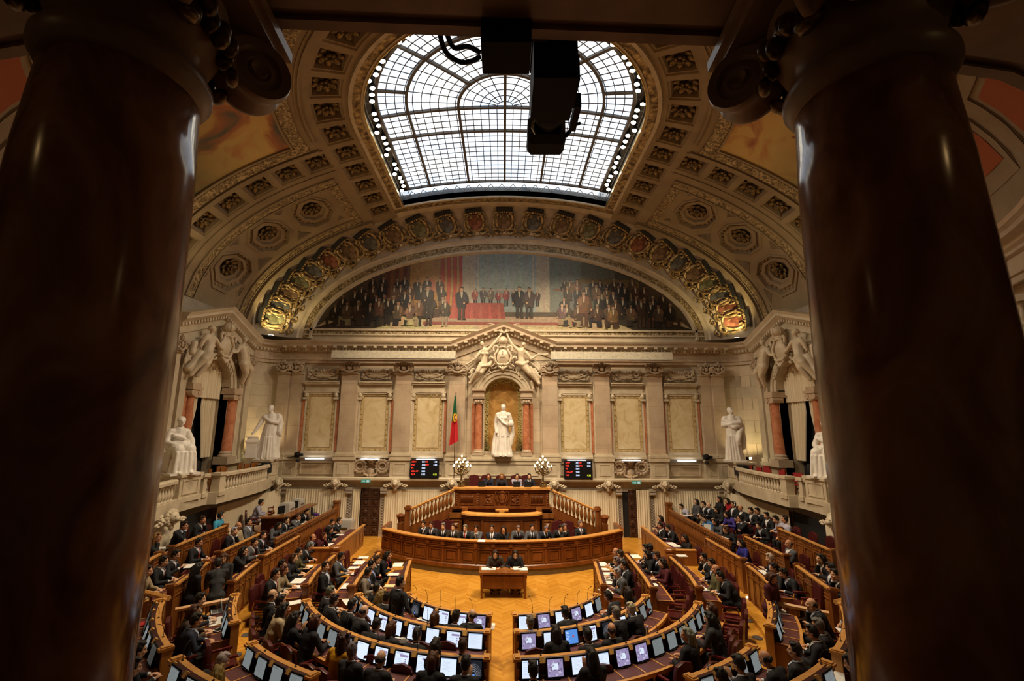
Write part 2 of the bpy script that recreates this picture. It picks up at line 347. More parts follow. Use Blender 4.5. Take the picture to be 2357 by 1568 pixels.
# the coffered band beside the skylight
edges=[TB0]+[(a+b)/2 for a,b in zip(TN,TN[1:])]+[TB1]
COF=lambda: [(.86,0,0),(.80,-.06,0),(.72,-.06,0),(.60,-.30,0)]
for k,t in enumerate(TN):
    ht=.62; cell(ceil,t,6.78,ht,.62,COF())
    vpatch(ceil,edges[k],t-ht,6.05,7.45); vpatch(ceil,t+ht,edges[k+1],6.05,7.45)
    vpatch(ceil,t-ht,t+ht,6.05,6.16); vpatch(ceil,t-ht,t+ht,7.40,7.45)
    rose.append((t,6.78,.50))
RB=[7.45,8.68,9.87,11.02,12.07,12.94,13.56,13.97]; RCN=[8.07,9.28,10.45,11.55,12.5,13.25,13.78]
for sd in (0,1):
    X=(lambda t:t) if sd==0 else mir
    def P(t0,t1,r0,r1,n=0,m=0,mb=ceil): vpatch(mb,X(t0),X(t1),r0,r1,n,m,dr=.3)
    def Q(t0,t1,r0,r1,h,m=0,mb=ceil): vmold(mb,X(t0),X(t1),r0,r1,h,m,dr=.3)
    # transverse rib with coffers
    for i,rc in enumerate(RCN):
        hr=min(rc-RB[i],RB[i+1]-rc)*.97; ht=.6
        cell(ceil,X(-1.33),rc,ht,hr,COF())
        P(-2.05,-1.93,RB[i],RB[i+1]); P(-.73,-.6,RB[i],RB[i+1]); P(-1.93,-.73,RB[i],rc-hr); P(-1.93,-.73,rc+hr,RB[i+1])
        if rc<13.6: rose.append((X(-1.33),rc,[.52,.52,.5,.47,.43,.38][i]))
    for t in (-2.12,-.62): Q(t-.05,t+.05,7.6,13.97,.05)
    # field with three octagons
    P(TB0,-2.05,7.45,8.45); P(-7.0,-6.25,8.45,13.97); P(TB0,-7.0,8.45,13.97); P(-2.85,-2.05,8.45,13.97)
    for rc,r0,r1 in ((9.56,8.45,10.62),(11.6,10.62,12.52),(13.22,12.52,13.9)):
        c=(r0+r1)/2; hr=(r1-r0)/2
        cell(ceil,X(-4.55),c,1.7,hr,[(.80,0,1),(.78,.06,1),(.73,.06,1),(.70,-.12,1),(.60,-.12,1),(.585,-.05,1),(.46,-.05,1),(.44,-.18,1),(.34,-.2,1),(.33,-.36,1)])
        rose.append((X(-4.55),c,.5))
        for k in range(24):     # row of beads round the inner octagon
            th=2*pi*k/24; w=1/cos((th+pi/8)%(pi/4)-pi/8); p=Vp(X(-4.55+cos(th)*w*1.7*.65),c+sin(th)*w*hr*.65,-.10); orn.ell(p,.055,6)
    P(-6.25,-2.85,13.9,13.97)
    for tc,rc,q in ((-3.3,10.62,1),(-5.8,10.62,1),(-3.3,12.5,1),(-5.8,12.5,1),(-3.2,8.7,.5),(-5.9,8.7,.5),(-3.2,13.6,.5),(-5.9,13.6,.5)):   # small triangles between the octagons
        d=.34*q*(1 if tc>-4.5 else -1); w=.34*q
        v=[Vp(X(tc+d),rc-w,.012),Vp(X(tc+d),rc+w,.012),Vp(X(tc-d),rc,.012)]; c=(v[0]+v[1]+v[2])/3
        ceil.add(v+[c+(p-c)*.72+Vector((0,0,.0)) for p in v],[(0,1,2)],2)
        orn.tube([v[0],v[1],v[2]],.02,4,closed=True)
    for a in ((-3.05,-2.68,7.9,13.95),(-7.0,-6.62,7.9,13.95),(-6.62,-3.05,7.9,8.3)): Q(*a,.05,0,orn)
    for a in ((-2.66,-2.56),(-7.1,-7.02),(-3.15,-3.08),(-6.6,-6.53)): Q(*a,7.85,13.95,.08)
    Q(-7.75,-7.3,7.45,13.97,.10); Q(-7.3,-7.22,7.45,13.97,.16)
    # strip between the rib and the painted bay
    P(-.6,0.0,7.45,13.97); Q(-.55,-.45,7.7,13.97,.10); Q(-.38,.02,8.0,13.95,.06,0,orn)
    P(0,TE/2,7.45,8.55); P(0,TE/2,12.75,13.99); P(8.2,TE/2,8.55,12.75)
    Q(.02,TE/2,7.62,7.70,.06); Q(.02,TE/2,7.78,7.82,.04); Q(0,TE/2,8.02,8.46,.06,0,orn); Q(.03,8.2,8.50,8.58,.05)
    for a in ((.03,.10),(8.1,8.2)): Q(*a,8.55,12.75,.05)
    Q(.03,8.2,12.7,12.8,.06)
    for t0,t1 in ((.6,2.1),(2.35,3.6),(3.85,5.1)):
        Q(t0,t1,12.98,13.06,.06); Q(t0,t1,13.82,13.88,.06); Q(t0,t0+.08,13.0,13.88,.06); Q(t1-.08,t1,13.0,13.88,.06); Q(t0+.16,t1-.16,13.16,13.74,.02,3)
    vmold(ceil,X(5.2),X(5.5),8.6,13.97,.1,0,dr=.3); vmold(orn,X(5.6),X(5.95),8.6,13.97,.06,0,dr=.3)
plain('coral',(.36,.095,.035),.8)
noisy('triangle_dark',[(.3,(.12,.09,.06)),(.7,(.20,.15,.10))],3,.7)
C=struct(ceil,'ceiling',['plaster','gilt_ornament','triangle_dark','coral'],'ceiling vault of buff plaster with square coffers above the chamber','ceiling')
orn.build('gilt_border',['gilt_ornament'],C)
# rosettes
rb=MB()
for k in range(8):
    a=2*pi*k/8; tx=Matrix.Rotation(a,4,'Z')@Matrix.Translation((.62,0,.02))@Matrix.Rotation(-.35,4,'Y')
    rb.ell((0,0,0),(.40,.27,.12),8,0,tx)
for k in range(6):
    a=2*pi*k/6+.3; rb.ell((.27*cos(a),.27*sin(a),.16),(.20,.16,.14),6)
rb.ell((0,0,.25),.17,8)
rosette=rb.mesh('rosette','bronze',True)
for t,r,s in rose:
    o=ob('rosette',rosette,C); n=vn(t,r); o.matrix_local=Matrix.Translation(Vp(t,r,-.24))@Vector((0,0,1)).rotation_difference(n).to_matrix().to_4x4()@Matrix.Rotation(r*3,4,'Z')@Matrix.Diagonal((s,s,s*1.15,1))
# painted bays of the half dome: loose clouds and colours
m,nt,b=nodes('sky_painting')
tc=nd(nt,'ShaderNodeTexCoord'); n1=nd(nt,'ShaderNodeTexNoise',Scale=.42,Detail=6,Distortion=1.2); lk(nt,tc.outputs['Object'],n1.inputs['Vector'])
r1=ramp(nt,n1.outputs['Fac'],[(.30,(.10,.13,.12)),(.40,(.40,.16,.08)),(.50,(.62,.42,.16)),(.60,(.60,.44,.18)),(.72,(.52,.25,.10)),(.85,(.20,.17,.11))])
sp=nd(nt,'ShaderNodeSeparateXYZ'); lk(nt,tc.outputs['Object'],sp.inputs[0])
mr=nd(nt,'ShaderNodeMapRange'); mr.inputs[1].default_value=14.6; mr.inputs[2].default_value=16.1; lk(nt,sp.outputs[2],mr.inputs[0])
n2=nd(nt,'ShaderNodeTexNoise',Scale=1.2,Detail=5); lk(nt,tc.outputs['Object'],n2.inputs['Vector'])
r2=ramp(nt,n2.outputs['Fac'],[(.35,(.05,.06,.035)),(.55,(.13,.12,.05)),(.7,(.22,.16,.07))])
mx=nd(nt,'ShaderNodeMixRGB'); lk(nt,mr.outputs[0],mx.inputs[0]); lk(nt,r2.outputs[0],mx.inputs[1]); lk(nt,r1.outputs[0],mx.inputs[2]); lk(nt,mx.outputs[0],b.inputs['Base Color']); b.inputs['Roughness'].default_value=.8
for sd in (0,1):
    pm=MB(); X=(lambda t:t) if sd==0 else mir
    vpatch(pm,X(.05),X(8.2),8.5,12.8,-.03,0,dr=.3)
    o=pm.build('ceiling_painting','sky_painting'); tag(o,'painted ceiling bay of warm clouds and figures, %s of the skylight'%('left','right')[sd],'painting','ceiling paintings')
    if sd==1:      # a few tumbling figures on the sky
        for t,r,a in ((2.6,9.2,.4),(2.2,10.2,1.2),(1.7,10.9,2.0),(2.9,10.8,.2)):
            fg=MB(); p=Vp(X(t),r,.0); n=vn(X(t),r); q=Matrix.Translation(p)@Vector((0,0,1)).rotation_difference(n).to_matrix().to_4x4()@Matrix.Rotation(a,4,'Z')
            for c,rr in (((0,0,0),(.16,.34,.03)),((.05,.45,0),(.1,.12,.03)),((.22,.12,0),(.2,.06,.03)),((-.12,-.5,0),(.08,.34,.03)),((.14,-.45,0),(.08,.3,.03))): fg.ell(q@Vector(c),rr,6,0,q.to_3x3().to_4x4())
            fg.build('painted_figure',M.get('fresco_flesh') or plain('fresco_flesh',(.30,.13,.06),.8),o)

# ---------------------------------------------------------------- skylight
W1=thing('window_1','great arched skylight of leaded panes in the middle of the vault','window',(0,0,0)); W1['kind']='structure'
RG=5.0; TG=-5.7
fr=MB()
for t0,t1 in ((-6.5,TE+6.5),):
    for r0,r1,h,mm in ((5.92,6.06,.10,0),(5.62,5.92,.05,1),(5.52,5.62,.09,0)): vmold(fr,t0,t1,r0,r1,h,mm,dt=.35)
    vmold(fr,t0,t1,5.50,5.53,.12,2,dt=.35)
def endbar(mb,y0,y1,h,m,x=6.06,n=20):
    ts=[-x+2*x*i/n for i in range(n+1)]
    f=lambda u,v,hh:Vp(YC-(y0+(y1-y0)*v) if u<=0 else TE+(y0+(y1-y0)*v)-YC,abs(u),hh)
    for y_,q in ((y0,0),(y1,1)): mb.grid(lambda u,v:f(-x+2*x*u,q,h*v-.3*(1-v)),n,1,m)
    mb.grid(lambda u,v:f(-x+2*x*u,v,h),n,1,m)
endbar(fr,23.1,23.22,.09,0); endbar(fr,23.22,23.62,.05,1); endbar(fr,23.62,23.78,.10,0); endbar(fr,23.78,24.36,.0,0)
fr.build('frame',['stone_plain','gilt','brass'],W1)
tr=MB()     # trough with lamps round the glass
vpatch(tr,TG-.8,TE-TG+.8,5.0,5.5,-.55,0,.35); 
tr.grid(lambda u,v:Vp(TG-.8+(TE-2*TG+1.6)*u,5.5,-.55+.55*v),90,1,0)
endb=lambda y0,y1,h,m: endbar(tr,y0,y1,h,m,5.5)
tr.grid(lambda u,v:(lambda x,y:Vp(YC-y if x<=0 else TE+y-YC,abs(x),-.55))(-5.5+11*u,22.3+.35*v),22,2,0)
tr.grid(lambda u,v:(lambda x:Vp(YC-23.1 if x<=0 else TE+23.1-YC,abs(x),-.55+.55*v))(-5.5+11*u),22,1,0)
for k in range(84):
    t=TG-.7+(TE-2*TG+1.4)*k/83
    if k%2==0: tr.tube([Vp(t,5.02,-.5),Vp(t,5.48,-.5)],.018,4,1)
for a in (5.08,5.42): tr.tube([Vp(TG-.7+(TE-2*TG+1.4)*k/100,a,-.42) for k in range(101)],.022,4,1)
for i in range(36):
    x=-5.2+10.4*i/35; y0,y1=(22.4,23.0) if i%2 else (23.0,22.4)
    g=lambda x,y:Vp(YC-y if x<=0 else TE+y-YC,abs(x),-.3)
    if i<35: tr.tube([g(x,y0),g(x+10.4/35,y1)],.02,4,1)
noisy('trough_metal',[(.3,(.10,.10,.095)),(.7,(.20,.20,.19))],2,.45,metal=.3)
tr.build('lamp_trough',['trough_metal','aluminium'],W1)
pn=MB()
pn.grid(lambda u,v:(lambda x,y:Vp(YC-y if x<=0 else TE+y-YC,abs(x),-.55))(-5.5+11*u,22.65+.45*v),22,1,0); vpatch(pn,TG,0,.0,RG,-.5,0,.6,.6); vpatch(pn,0,TE,.0,RG,-.5,0,.9,.6); vpatch(pn,TE,TE-TG,0,RG,-.5,0,.6,.6)
m,nt,b=nodes('sky_glass')
tc=nd(nt,'ShaderNodeTexCoord'); n1=nd(nt,'ShaderNodeTexNoise',Scale=.35,Detail=2); lk(nt,tc.outputs['Object'],n1.inputs['Vector'])
r1=ramp(nt,n1.outputs['Fac'],[(.35,(.66,.81,1.0)),(.6,(.93,.98,1.0))]); lk(nt,r1.outputs[0],b.inputs['Emission Color'])
b.inputs['Emission Strength'].default_value=SKY; b.inputs['Base Color'].default_value=(.3,.3,.3,1); b.inputs['Roughness'].default_value=.4
pn.build('pane','sky_glass',W1)
gb=MB(); thin=MB()
N_=-.42
def bar(mb,pts,r,k=4): mb.tube(pts,r,k)
def line(t0,r0,t1,r1,n=16): return [Vp(t0+(t1-t0)*i/n,r0+(r1-r0)*i/n,N_) for i in range(n+1)]
for y in (16.6,18.1,22.3): bar(gb,[Vp(YC-y if x<=0 else TE+y-YC,abs(x),N_) for x in [-5+10*i/24 for i in range(25)]],.075)
for r in (1.88,3.9,5.0):
    bar(gb,line(TG,r,0,r)+line(0,r,TE,r,40)[1:]+line(TE,r,TE-TG,r)[1:],.075)
bar(gb,line(TG,0.001,-.01,.001),.075); bar(gb,line(TE/2,0,TE/2,5),.075)
for d in (45,135): bar(gb,line(6.8*R(d),1.88,6.8*R(d),5.0),.075)
for d in (17,163,69,111): bar(gb,line(6.8*R(d),3.9,6.8*R(d),5.0),.065)
for i in range(1,15):
    r=5*i/15; bar(thin,line(TG,r,0,r,6)+line(0,r,TE,r,40)[1:]+line(TE,r,TE-TG,r,6)[1:],.020,3)
for i in range(1,4): y=16.6+1.5*i/4; bar(thin,[Vp(YC-y if x<=0 else TE+y-YC,abs(x),N_) for x in [-5+10*j/20 for j in range(21)]],.020,3)
for i in range(1,11): y=18.1+4.2*i/11; bar(thin,[Vp(YC-y if x<=0 else TE+y-YC,abs(x),N_) for x in [-5+10*j/20 for j in range(21)]],.020,3)
for lo,hi,st in ((.37,1.88,18),(1.88,3.9,9),(3.9,5.0,4.5)):
    d=st
    while d<180: bar(thin,line(6.8*R(d),lo,6.8*R(d),hi,5),.020,3); d+=st
gb.build('glazing_bar','bar_grey',W1); thin.build('lead_bar','bar_grey',W1)
# spotlights round the rim of the skylight
lh=MB(); lh.lathe([(.02,.16),(.09,.14),(.12,.03),(.125,-.02)],k=12); lh.cbox((0,0,.2),(.04,.22,.1))
le=MB(); le.ell((0,0,-.03),(.098,.098,.045),16)
lamp_h,lamp_l=lh.mesh('lamp_housing','black',True),le.mesh('lamp_lens','lamp')
LAMPS=[]
ts=[]
t=-5.45
while t<TE+5.5:
    if not(8.0<t<TE-8.0): ts.append(t)
    t+=.47 if 0<t<TE else .40
for k,t in enumerate(ts):
    if k%9==7: continue
    p=Vp(t,5.17 if k%4 else 5.34,-.28); aim=(Vector((p.x*.25,YC+1,0))-p).normalized()
    q=Vector((0,0,-1)).rotation_difference(aim)
    where='left' if p.x<0 else 'right'
    o=thing('spotlight','small lit spotlight on the %s rim of the skylight'%where,'spotlight',p,0,'spotlights on the %s skylight rim'%where)
    o.rotation_mode='QUATERNION'; o.rotation_quaternion=q
    ob('housing',lamp_h,o); ob('lens',lamp_l,o); LAMPS.append(p)
noisy('stone_cream',[(.3,(.52,.42,.29)),(.7,(.66,.56,.41))],3,.5,bump=.05,bscale=10)
# ---------------------------------------------------------------- floor and tiers
fl=MB(); fl.add([(-13,0,0),(13,0,0),(13,26.3,0),(-13,26.3,0)],[(0,1,2,3)])
struct(fl,'floor','parquet','honey coloured parquet floor laid in zigzags','floor')
ROWS=[(15.4,3.0,2.65,0.0),(15.6,4.4,4.15,.12),(15.6,5.75,5.6,.24),(15.6,7.4,7.35,.38),(15.6,8.9,8.7,.70),(15.6,10.1,10.0,1.02)]
def ringpath(k,off=0,y1=22,n=40):      # outline of a tier, from the left wall round the near side to the right
    yc,ax,ay,_=ROWS[k]; ax+=off; ay+=off
    return [(-ax,y1)]+[(-ax*cos(pi*i/n),yc-ay*sin(pi*i/n)) for i in range(n+1)]+[(ax,y1)]
for k in range(1,6):
    mb=MB(); z0,z1=ROWS[k-1][3]-.02,ROWS[k][3]
    yend=(19.0,19.2,18.4,20.0,20.2,20.4)[k]
    a=ringpath(k,-.06,yend); b=ringpath(k,1.75 if k<5 else 3.0,yend)
    n=len(a)
    v=[(x,y,z1) for x,y in a]+[(x,y,z1) for x,y in b]+[(x,y,z0) for x,y in a]
    f=[(i,i+1,n+i+1,n+i) for i in range(n-1)]+[(2*n+i,2*n+i+1,i+1,i) for i in range(n-1)]
    for e in (0,n-1):
        q=len(v); v+=[(a[e][0],a[e][1],-.01),(b[e][0],b[e][1],-.01)]; f.append((e,n+e,q+1,q))
    mb.add(v,f)
    struct(mb,'floor_tier','parquet' if k<4 else 'wood_red','curved step of the seating tiers, %s from the middle of the chamber'%ORD[k-1],'floor')
# ---------------------------------------------------------------- back wall
YB=26.0
wb=MB(); hw,zs,zt=1.13,7.42,8.55      # the central niche
def archwall(mb,x0,x1,z0,z1,cx,hw,zb,zs,y,depth,m=0,mr=0,n=16):
    mb.box(x0,y,z0,cx-hw,y+.4,z1,m); mb.box(cx+hw,y,z0,x1,y+.4,z1,m)
    if zb>z0: mb.box(cx-hw,y,z0,cx+hw,y+.4,zb,m)
    pts=[(cx-hw*cos(pi*i/n),zs+hw*sin(pi*i/n)) for i in range(n+1)]
    v=[(x,y,z) for x,z in pts]+[(x,y,z1) for x,z in pts]
    mb.add(v,[(i,i+1,n+2+i,n+1+i) for i in range(n)],m)
    rv=[(cx-hw,zb)]+pts+[(cx+hw,zb)]; k=len(rv)
    v=[(x,y,z) for x,z in rv]+[(x,y+depth,z) for x,z in rv]
    mb.add(v,[(i,k+i,k+(i+1)%k,(i+1)%k) for i in range(k)],mr)
archwall(wb,-14.4,14.4,2.5,11.2,0,hw,4.45,zs,YB,.75)
wb.box(-14.4,YB,-.05,14.4,YB+.4,2.5)
v=[(14.4*cos(pi*i/40),YB+.02,10.7+8.4*sin(pi*i/40)) for i in range(41)]; wb.add(v+[(0,YB+.02,10.7)],[(41,i,i+1) for i in range(40)])
WB=struct(wb,'wall_back','stone','pale stone back wall with pilasters and a niche','wall')
nb=MB(); nb.box(-hw,YB+.7,4.3,hw,YB+.76,8.7); nb.build('niche_back','marble_gold',WB)
ns=MB()       # gilt border inside the niche and stone archivolt round it
def archband(mb,r0,r1,zb,y0,y1,m=0,cx=0,zs=zs,n=24):
    P=lambda r:[(cx-r,zb)]+[(cx-r*cos(pi*i/n),zs+r*sin(pi*i/n)) for i in range(n+1)]+[(cx+r,zb)]
    a,b=P(r0),P(r1); k=len(a)
    v=[(x,y0,z) for x,z in a]+[(x,y0,z) for x,z in b]+[(x,y1,z) for x,z in a]+[(x,y1,z) for x,z in b]
    f=[]
    for i in range(k-1): f+=[(i,i+1,k+i+1,k+i),(i,2*k+i,2*k+i+1,i+1),(k+i,k+i+1,3*k+i+1,3*k+i)]
    mb.add(v,f,m)
archband(ns,.84,1.12,4.45,YB+.62,YB+.7,0); ns.box(-1.12,YB+.6,4.45,-.75,YB+.7,4.75); ns.box(.75,YB+.6,4.45,1.12,YB+.7,4.75)
noisy('mosaic',[(.40,(.16,.10,.03)),(.5,(.50,.38,.12)),(.6,(.80,.68,.30))],16,.4,metal=.3,bump=.8,detail=2)
ns.build('mosaic_border','mosaic',WB)
na=MB(); archband(na,1.13,1.30,7.35,YB-.10,YB); archband(na,1.30,1.52,7.35,YB-.17,YB); archband(na,1.52,1.60,7.35,YB-.24,YB)
na.box(-1.15,YB-.06,4.25,-1.05,YB+.02,7.42); na.box(1.05,YB-.06,4.25,1.15,YB+.02,7.42)
na.build('archivolt','stone_plain',WB,True and 30)
def capital(mb,x,y,z,w,m=0):       # foliate capital facing -y; z = underside
    h=.58
    mb.box(x-w*.56,y-.12,z+h-.1,x+w*.56,y+.1,z+h,m); mb.box(x-w*.5,y-.10,z-.04,x+w*.5,y+.1,z+.02,m)
    mb.box(x-w*.42,y-.05,z,x+w*.42,y+.1,z+h-.1,m)
    for s in (-1,1):
        c=Vector((x+s*w*.44,y-.14,z+h-.30))
        mb.lathe([(.0,-.05),(.17,-.05),(.19,0),(.17,.05),(0,.05)],c,12,m,Matrix.Rotation(pi/2,4,'X'))
        mb.tube([c+Vector((-s*(.16-.018*i)*cos(i*.7),-.07,(.16-.018*i)*sin(i*.7))) for i in range(9)],.028,5,m)
        mb.tube([(x+s*w*.40,y-.12,z+h-.42),(x+s*w*.3,y-.16,z+.14),(x+s*w*.15,y-.18,z+.06),(x,y-.18,z+.04)],[.03,.05,.06,.07],6,m)
    for i in range(-2,3): mb.ell((x+i*w*.085,y-.13,z+h+.02-abs(i)*.04),(w*.05,.06,.13),6,m,Matrix.Rotation(i*.3,4,'Y'))
    mb.ell((x,y-.15,z+.28),(w*.16,.08,.13),8,m)
cap_mb=MB(); capital(cap_mb,0,0,0,.88); capital_me=cap_mb.mesh('capital','stone_pink',30)
PX=[(-12.42,.66,1),(-11.75,.66,.6),(-8.68,.9,1),(-5.63,.9,1),(-2.6,.9,1),(2.6,.86,1),(5.54,.82,1),(8.53,.82,1),(11.48,.66,.6),(12.1,.66,1)]
for x,wd,pr in PX:
    p=MB(); y0=YB-.28*pr
    p.box(x-wd/2,y0,4.35,x+wd/2,YB+.02,8.76,0)
    for d in (-1,1): p.box(x+d*(wd/2+.02)-.05,y0+.12,4.35,x+d*(wd/2+.02)+.05,YB+.02,8.76,1)
    p.box(x-wd/2-.06,y0-.05,8.66,x+wd/2+.06,YB,8.74,1)
    o=p.build('pilaster',['stone_pink','stone_plain'],WB)
    q=MB()
    for a,b,e in ((3.95,4.10,.14),(4.10,4.17,.09),(4.17,4.28,.12),(4.28,4.36,.06)): q.box(x-wd/2-e,y0-e,a,x+wd/2+e,YB,b)
    q.box(x-wd/2-.08,y0-.08,3.06,x+wd/2+.08,YB,3.95); q.frame(x-wd/2+.1,3.2,x+wd/2-.1,3.82,.05,y0-.1,y0-.07)
    q.build('pilaster_base','stone_plain',o)
    c=ob('capital',capital_me,o,(x,y0,8.74))
    c.scale.x=wd/.88
# relief used above each marble panel and below some of them
def spiral(mb,c,r,turns,th,m=0,s=1,y=0):
    n=int(turns*10); mb.tube([(c[0]+s*r*(1-i/n*.85)*cos(i*.628),c[1]-.02-.05*i/n,c[2]+r*(1-i/n*.85)*sin(i*.628)) for i in range(n+1)],[th*(1-.5*i/n) for i in range(n+1)],5,m)
rl=MB()
rl.box(-.86,.04,-.42,.86,.1,.42,2)  # ground in darker stone: shade behind the carving put into the colour
for i in range(9):
    a=pi*(.06+.88*i/8); rl.ell((.32*cos(a),-.0,-.22+.34*sin(a)),(.075,.05,.2),6,0,Matrix.Rotation(pi/2-a,4,'Y'))
rl.ell((0,.0,-.18),(.40,.05,.13),10); rl.ell((0,-.06,-.3),(.06,.04,.09),6,1)
for s in (-1,1):
    spiral(rl,(s*.38,0,.12),.19,2.2,.045,0,s)
    for i in range(14): rl.ell((s*(.5+.33*random.random()),-.01,-.34+.62*random.random()),(.10,.05,.055),6,0,Matrix.Rotation(random.random()*3,4,'Y'))
    rl.tube([(s*.3,0,-.3),(s*.55,-.04,-.36),(s*.82,0,-.2)],.04,5,0)
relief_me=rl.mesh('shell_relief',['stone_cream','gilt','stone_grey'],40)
wr=MB(); wr.box(-1.12,.05,-.45,1.12,.1,.4)
for s in (-1,1):
    for t in (.33,.2): wr.tube([(s*.62+t*cos(2*pi*i/14),-.04,.08+t*.95*sin(2*pi*i/14)) for i in range(14)],.075 if t>.3 else .06,6,0,False,True)
    for i in range(14): a=2*pi*i/14; wr.ell((s*.62+.36*cos(a),-.06,.08+.34*sin(a)),(.10,.07,.05),6,0,Matrix.Rotation(-a+.6,4,'Y'))
    wr.tube([(s*.3,-.03,-.1),(s*.36,-.07,-.32),(s*.08,-.08,-.44)],[.06,.05,.08],6); wr.tube([(s*.62,-.02,.4),(s*.3,-.08,.46),(0,-.1,.34)],.07,6)
wr.ell((0,-.08,.32),(.16,.1,.13),8); wr.ell((0,-.06,-.22),(.2,.07,.2),8); wr.ell((0,-.08,-.42),(.1,.08,.12),6)
wreath_me=wr.mesh('wreath_relief','stone_pink',40)
BAYS=[(-10.27,.95),(-7.24,.92),(-4.22,.90),(4.01,.92),(6.99,.88),(10.01,.92)]
for i,(x,h2) in enumerate(BAYS):
    p=MB()
    p.box(x-.62,YB-.02,4.62,x+.62,YB+.01,7.42,0)                     # marble field
    for a in ((x-.78,4.44,x+.78,7.58,.14),): p.frame(*a,YB-.05,YB,1)
    p.frame(x-.9,4.34,x+.9,7.66,.1,YB-.09,YB,2)
    for s in (-1,1):
        p.box(x+s*h2-.05 if s>0 else x-h2-.12,YB-.07,4.38,x+h2+.12 if s>0 else x-h2+.05,YB,7.2,3)          # red marble strips
        p.box(x+s*.86-.14,YB-.2,7.25,x+s*.86+.14,YB,7.36,2); p.ell((x+s*.84,YB-.12,7.5),(.13,.1,.16),8,2); p.box(x+s*.84-.15,YB-.18,7.62,x+s*.84+.15,YB,7.72,2)
    p.box(x-h2,YB-.12,7.66,x+h2,YB,7.86,2); p.box(x-h2-.02,YB-.05,7.86,x+h2+.02,YB,8.10,2); p.box(x-h2-.03,YB-.22,8.10,x+h2+.03,YB,8.20,2); p.box(x-h2-.03,YB-.28,8.20,x+h2+.03,YB,8.26,2)
    p.box(x-h2-.02,YB-.1,4.20,x+h2+.02,YB,4.36,2); p.box(x-h2-.02,YB-.2,4.08,x+h2+.02,YB,4.2,2)
    o=p.build('wall_panel',['marble_yellow','marble_frame','stone_plain','marble_red'],WB)
    s_=MB()
    for k in range(10):
        for e in (-1,1): s_.ell((x+e*.71,YB-.06,4.75+k*.285),.034,6)
    for k in range(4):
        for z in (4.51,7.51): s_.ell((x-.45+.3*k,YB-.06,z),.034,6)
    s_.build('stud','brass',o,True)
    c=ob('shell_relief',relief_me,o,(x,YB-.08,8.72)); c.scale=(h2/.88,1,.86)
    if i in (1,4): ob('wreath_relief',wreath_me,o,(x,YB-.08,3.55))
    else:
        q=MB(); q.frame(x-h2+.05,3.18,x+h2-.05,3.85,.06,YB-.06,YB); q.build('plinth_panel','stone_plain',o)
    t=MB(); t.box(x-.5,YB-.40,4.0,x+.5,YB-.32,4.035,0); t.box(x-.52,YB-.43,3.97,x+.52,YB-.28,4.0,1)
    lm=t.build('strip_light',['strip_light','aluminium']); tag(lm,'lit tube light under the marble panel %s'%['nearest the left corner statue','over the left wreath relief','above the left voting board','above the right voting board','over the right wreath relief','nearest the right corner statue'][i],'light','tube lights under the marble panels')
# niche columns and plinth
for s in (-1,1):
    o=MB(); x=s*1.38+(.0 if s<0 else -.1)
    o.lathe([(.21,4.55),(.195,5.6),(.17,7.05)],(x,YB-.22,0),18,0)
    c=o.build('niche_column','marble_red',WB,30)
    q=MB(); q.box(x-.3,YB-.5,4.2,x+.3,YB,4.38); q.lathe([(.27,4.38),(.29,4.43),(.24,4.48),(.26,4.52),(.21,4.56)],(x,YB-.22,0),16)
    q.box(x-.32,YB-.5,7.32,x+.32,YB,7.42); q.box(x-.25,YB-.42,7.05,x+.25,YB,7.3)
    for e in (-1,1): q.lathe([(0,-.2),(.12,-.2),(.12,.05),(0,.05)],(x+e*.2,YB-.3,7.2),10,0,Matrix.Rotation(pi/2,4,'X'))
    for i in range(3): q.ell((x+(i-1)*.14,YB-.46,7.18),(.07,.05,.09),6)
    q.box(x-.34,YB-.52,7.42,x+.34,YB,7.52); q.box(x-.30,YB-.46,7.52,x+.30,YB,7.75); q.box(x-.38,YB-.56,7.75,x+.38,YB,7.86)
    q.build('capital','stone_pink',c)
    e=MB(); e.box(x+s*.3-.08,YB-.1,4.4,x+s*.3+.08,YB,7.1); e.build('strip','marble_red',c)
pl=MB(); pl.box(-2.1,YB-.55,3.06,2.1,YB,3.98); pl.box(-2.15,YB-.6,3.98,2.15,YB,4.1); pl.box(-1.75,YB-.5,4.1,1.75,YB,4.24); pl.frame(-1.9,3.2,1.9,3.85,.06,YB-.58,YB-.55)
pl.build('niche_plinth','stone_plain',WB)
# entablature: runs along the sides, round the corners and along the back; the middle rises into a gable
XW=14.0
def wallpath(inset=0,y0=16.6,rc=1.3,gap=None):
    x=XW-inset; yb=YB-inset; r=rc
    L=[(-x,y0)]+[(-x,yb-r)]+[(-x+r-r*cos(a),yb-r+r*sin(a)) for a in [pi/2*i/8 for i in range(1,9)]]
    return L
PROF=[(0,9.32),(.10,9.32),(.10,9.50),(.16,9.50),(.16,9.62),(.12,9.64),(.12,9.95),(.22,9.98),(.22,10.06),(.30,10.12),(.34,10.22),(.52,10.26),(.52,10.38),(.60,10.44),(.64,10.54),(0,10.58)]
en=MB()
Lp=wallpath(0,24.0); Rp=[(-x,y) for x,y in Lp][::-1]
en.sweep(Lp+[(-3.0,YB)],PROF,0); en.sweep([(3.0,YB)]+Rp,PROF,0)
for s in (-1,1):
    q=[(s*XW,16.6),(s*XW,18.3)]; en.sweep(q if s<0 else q[::-1],PROF,0)
    q=[(s*14*cos(pi/2*i/24),YC-14*sin(pi/2*i/24)) for i in range(16)]; en.sweep(q[::-1] if s<0 else q,PROF,0)
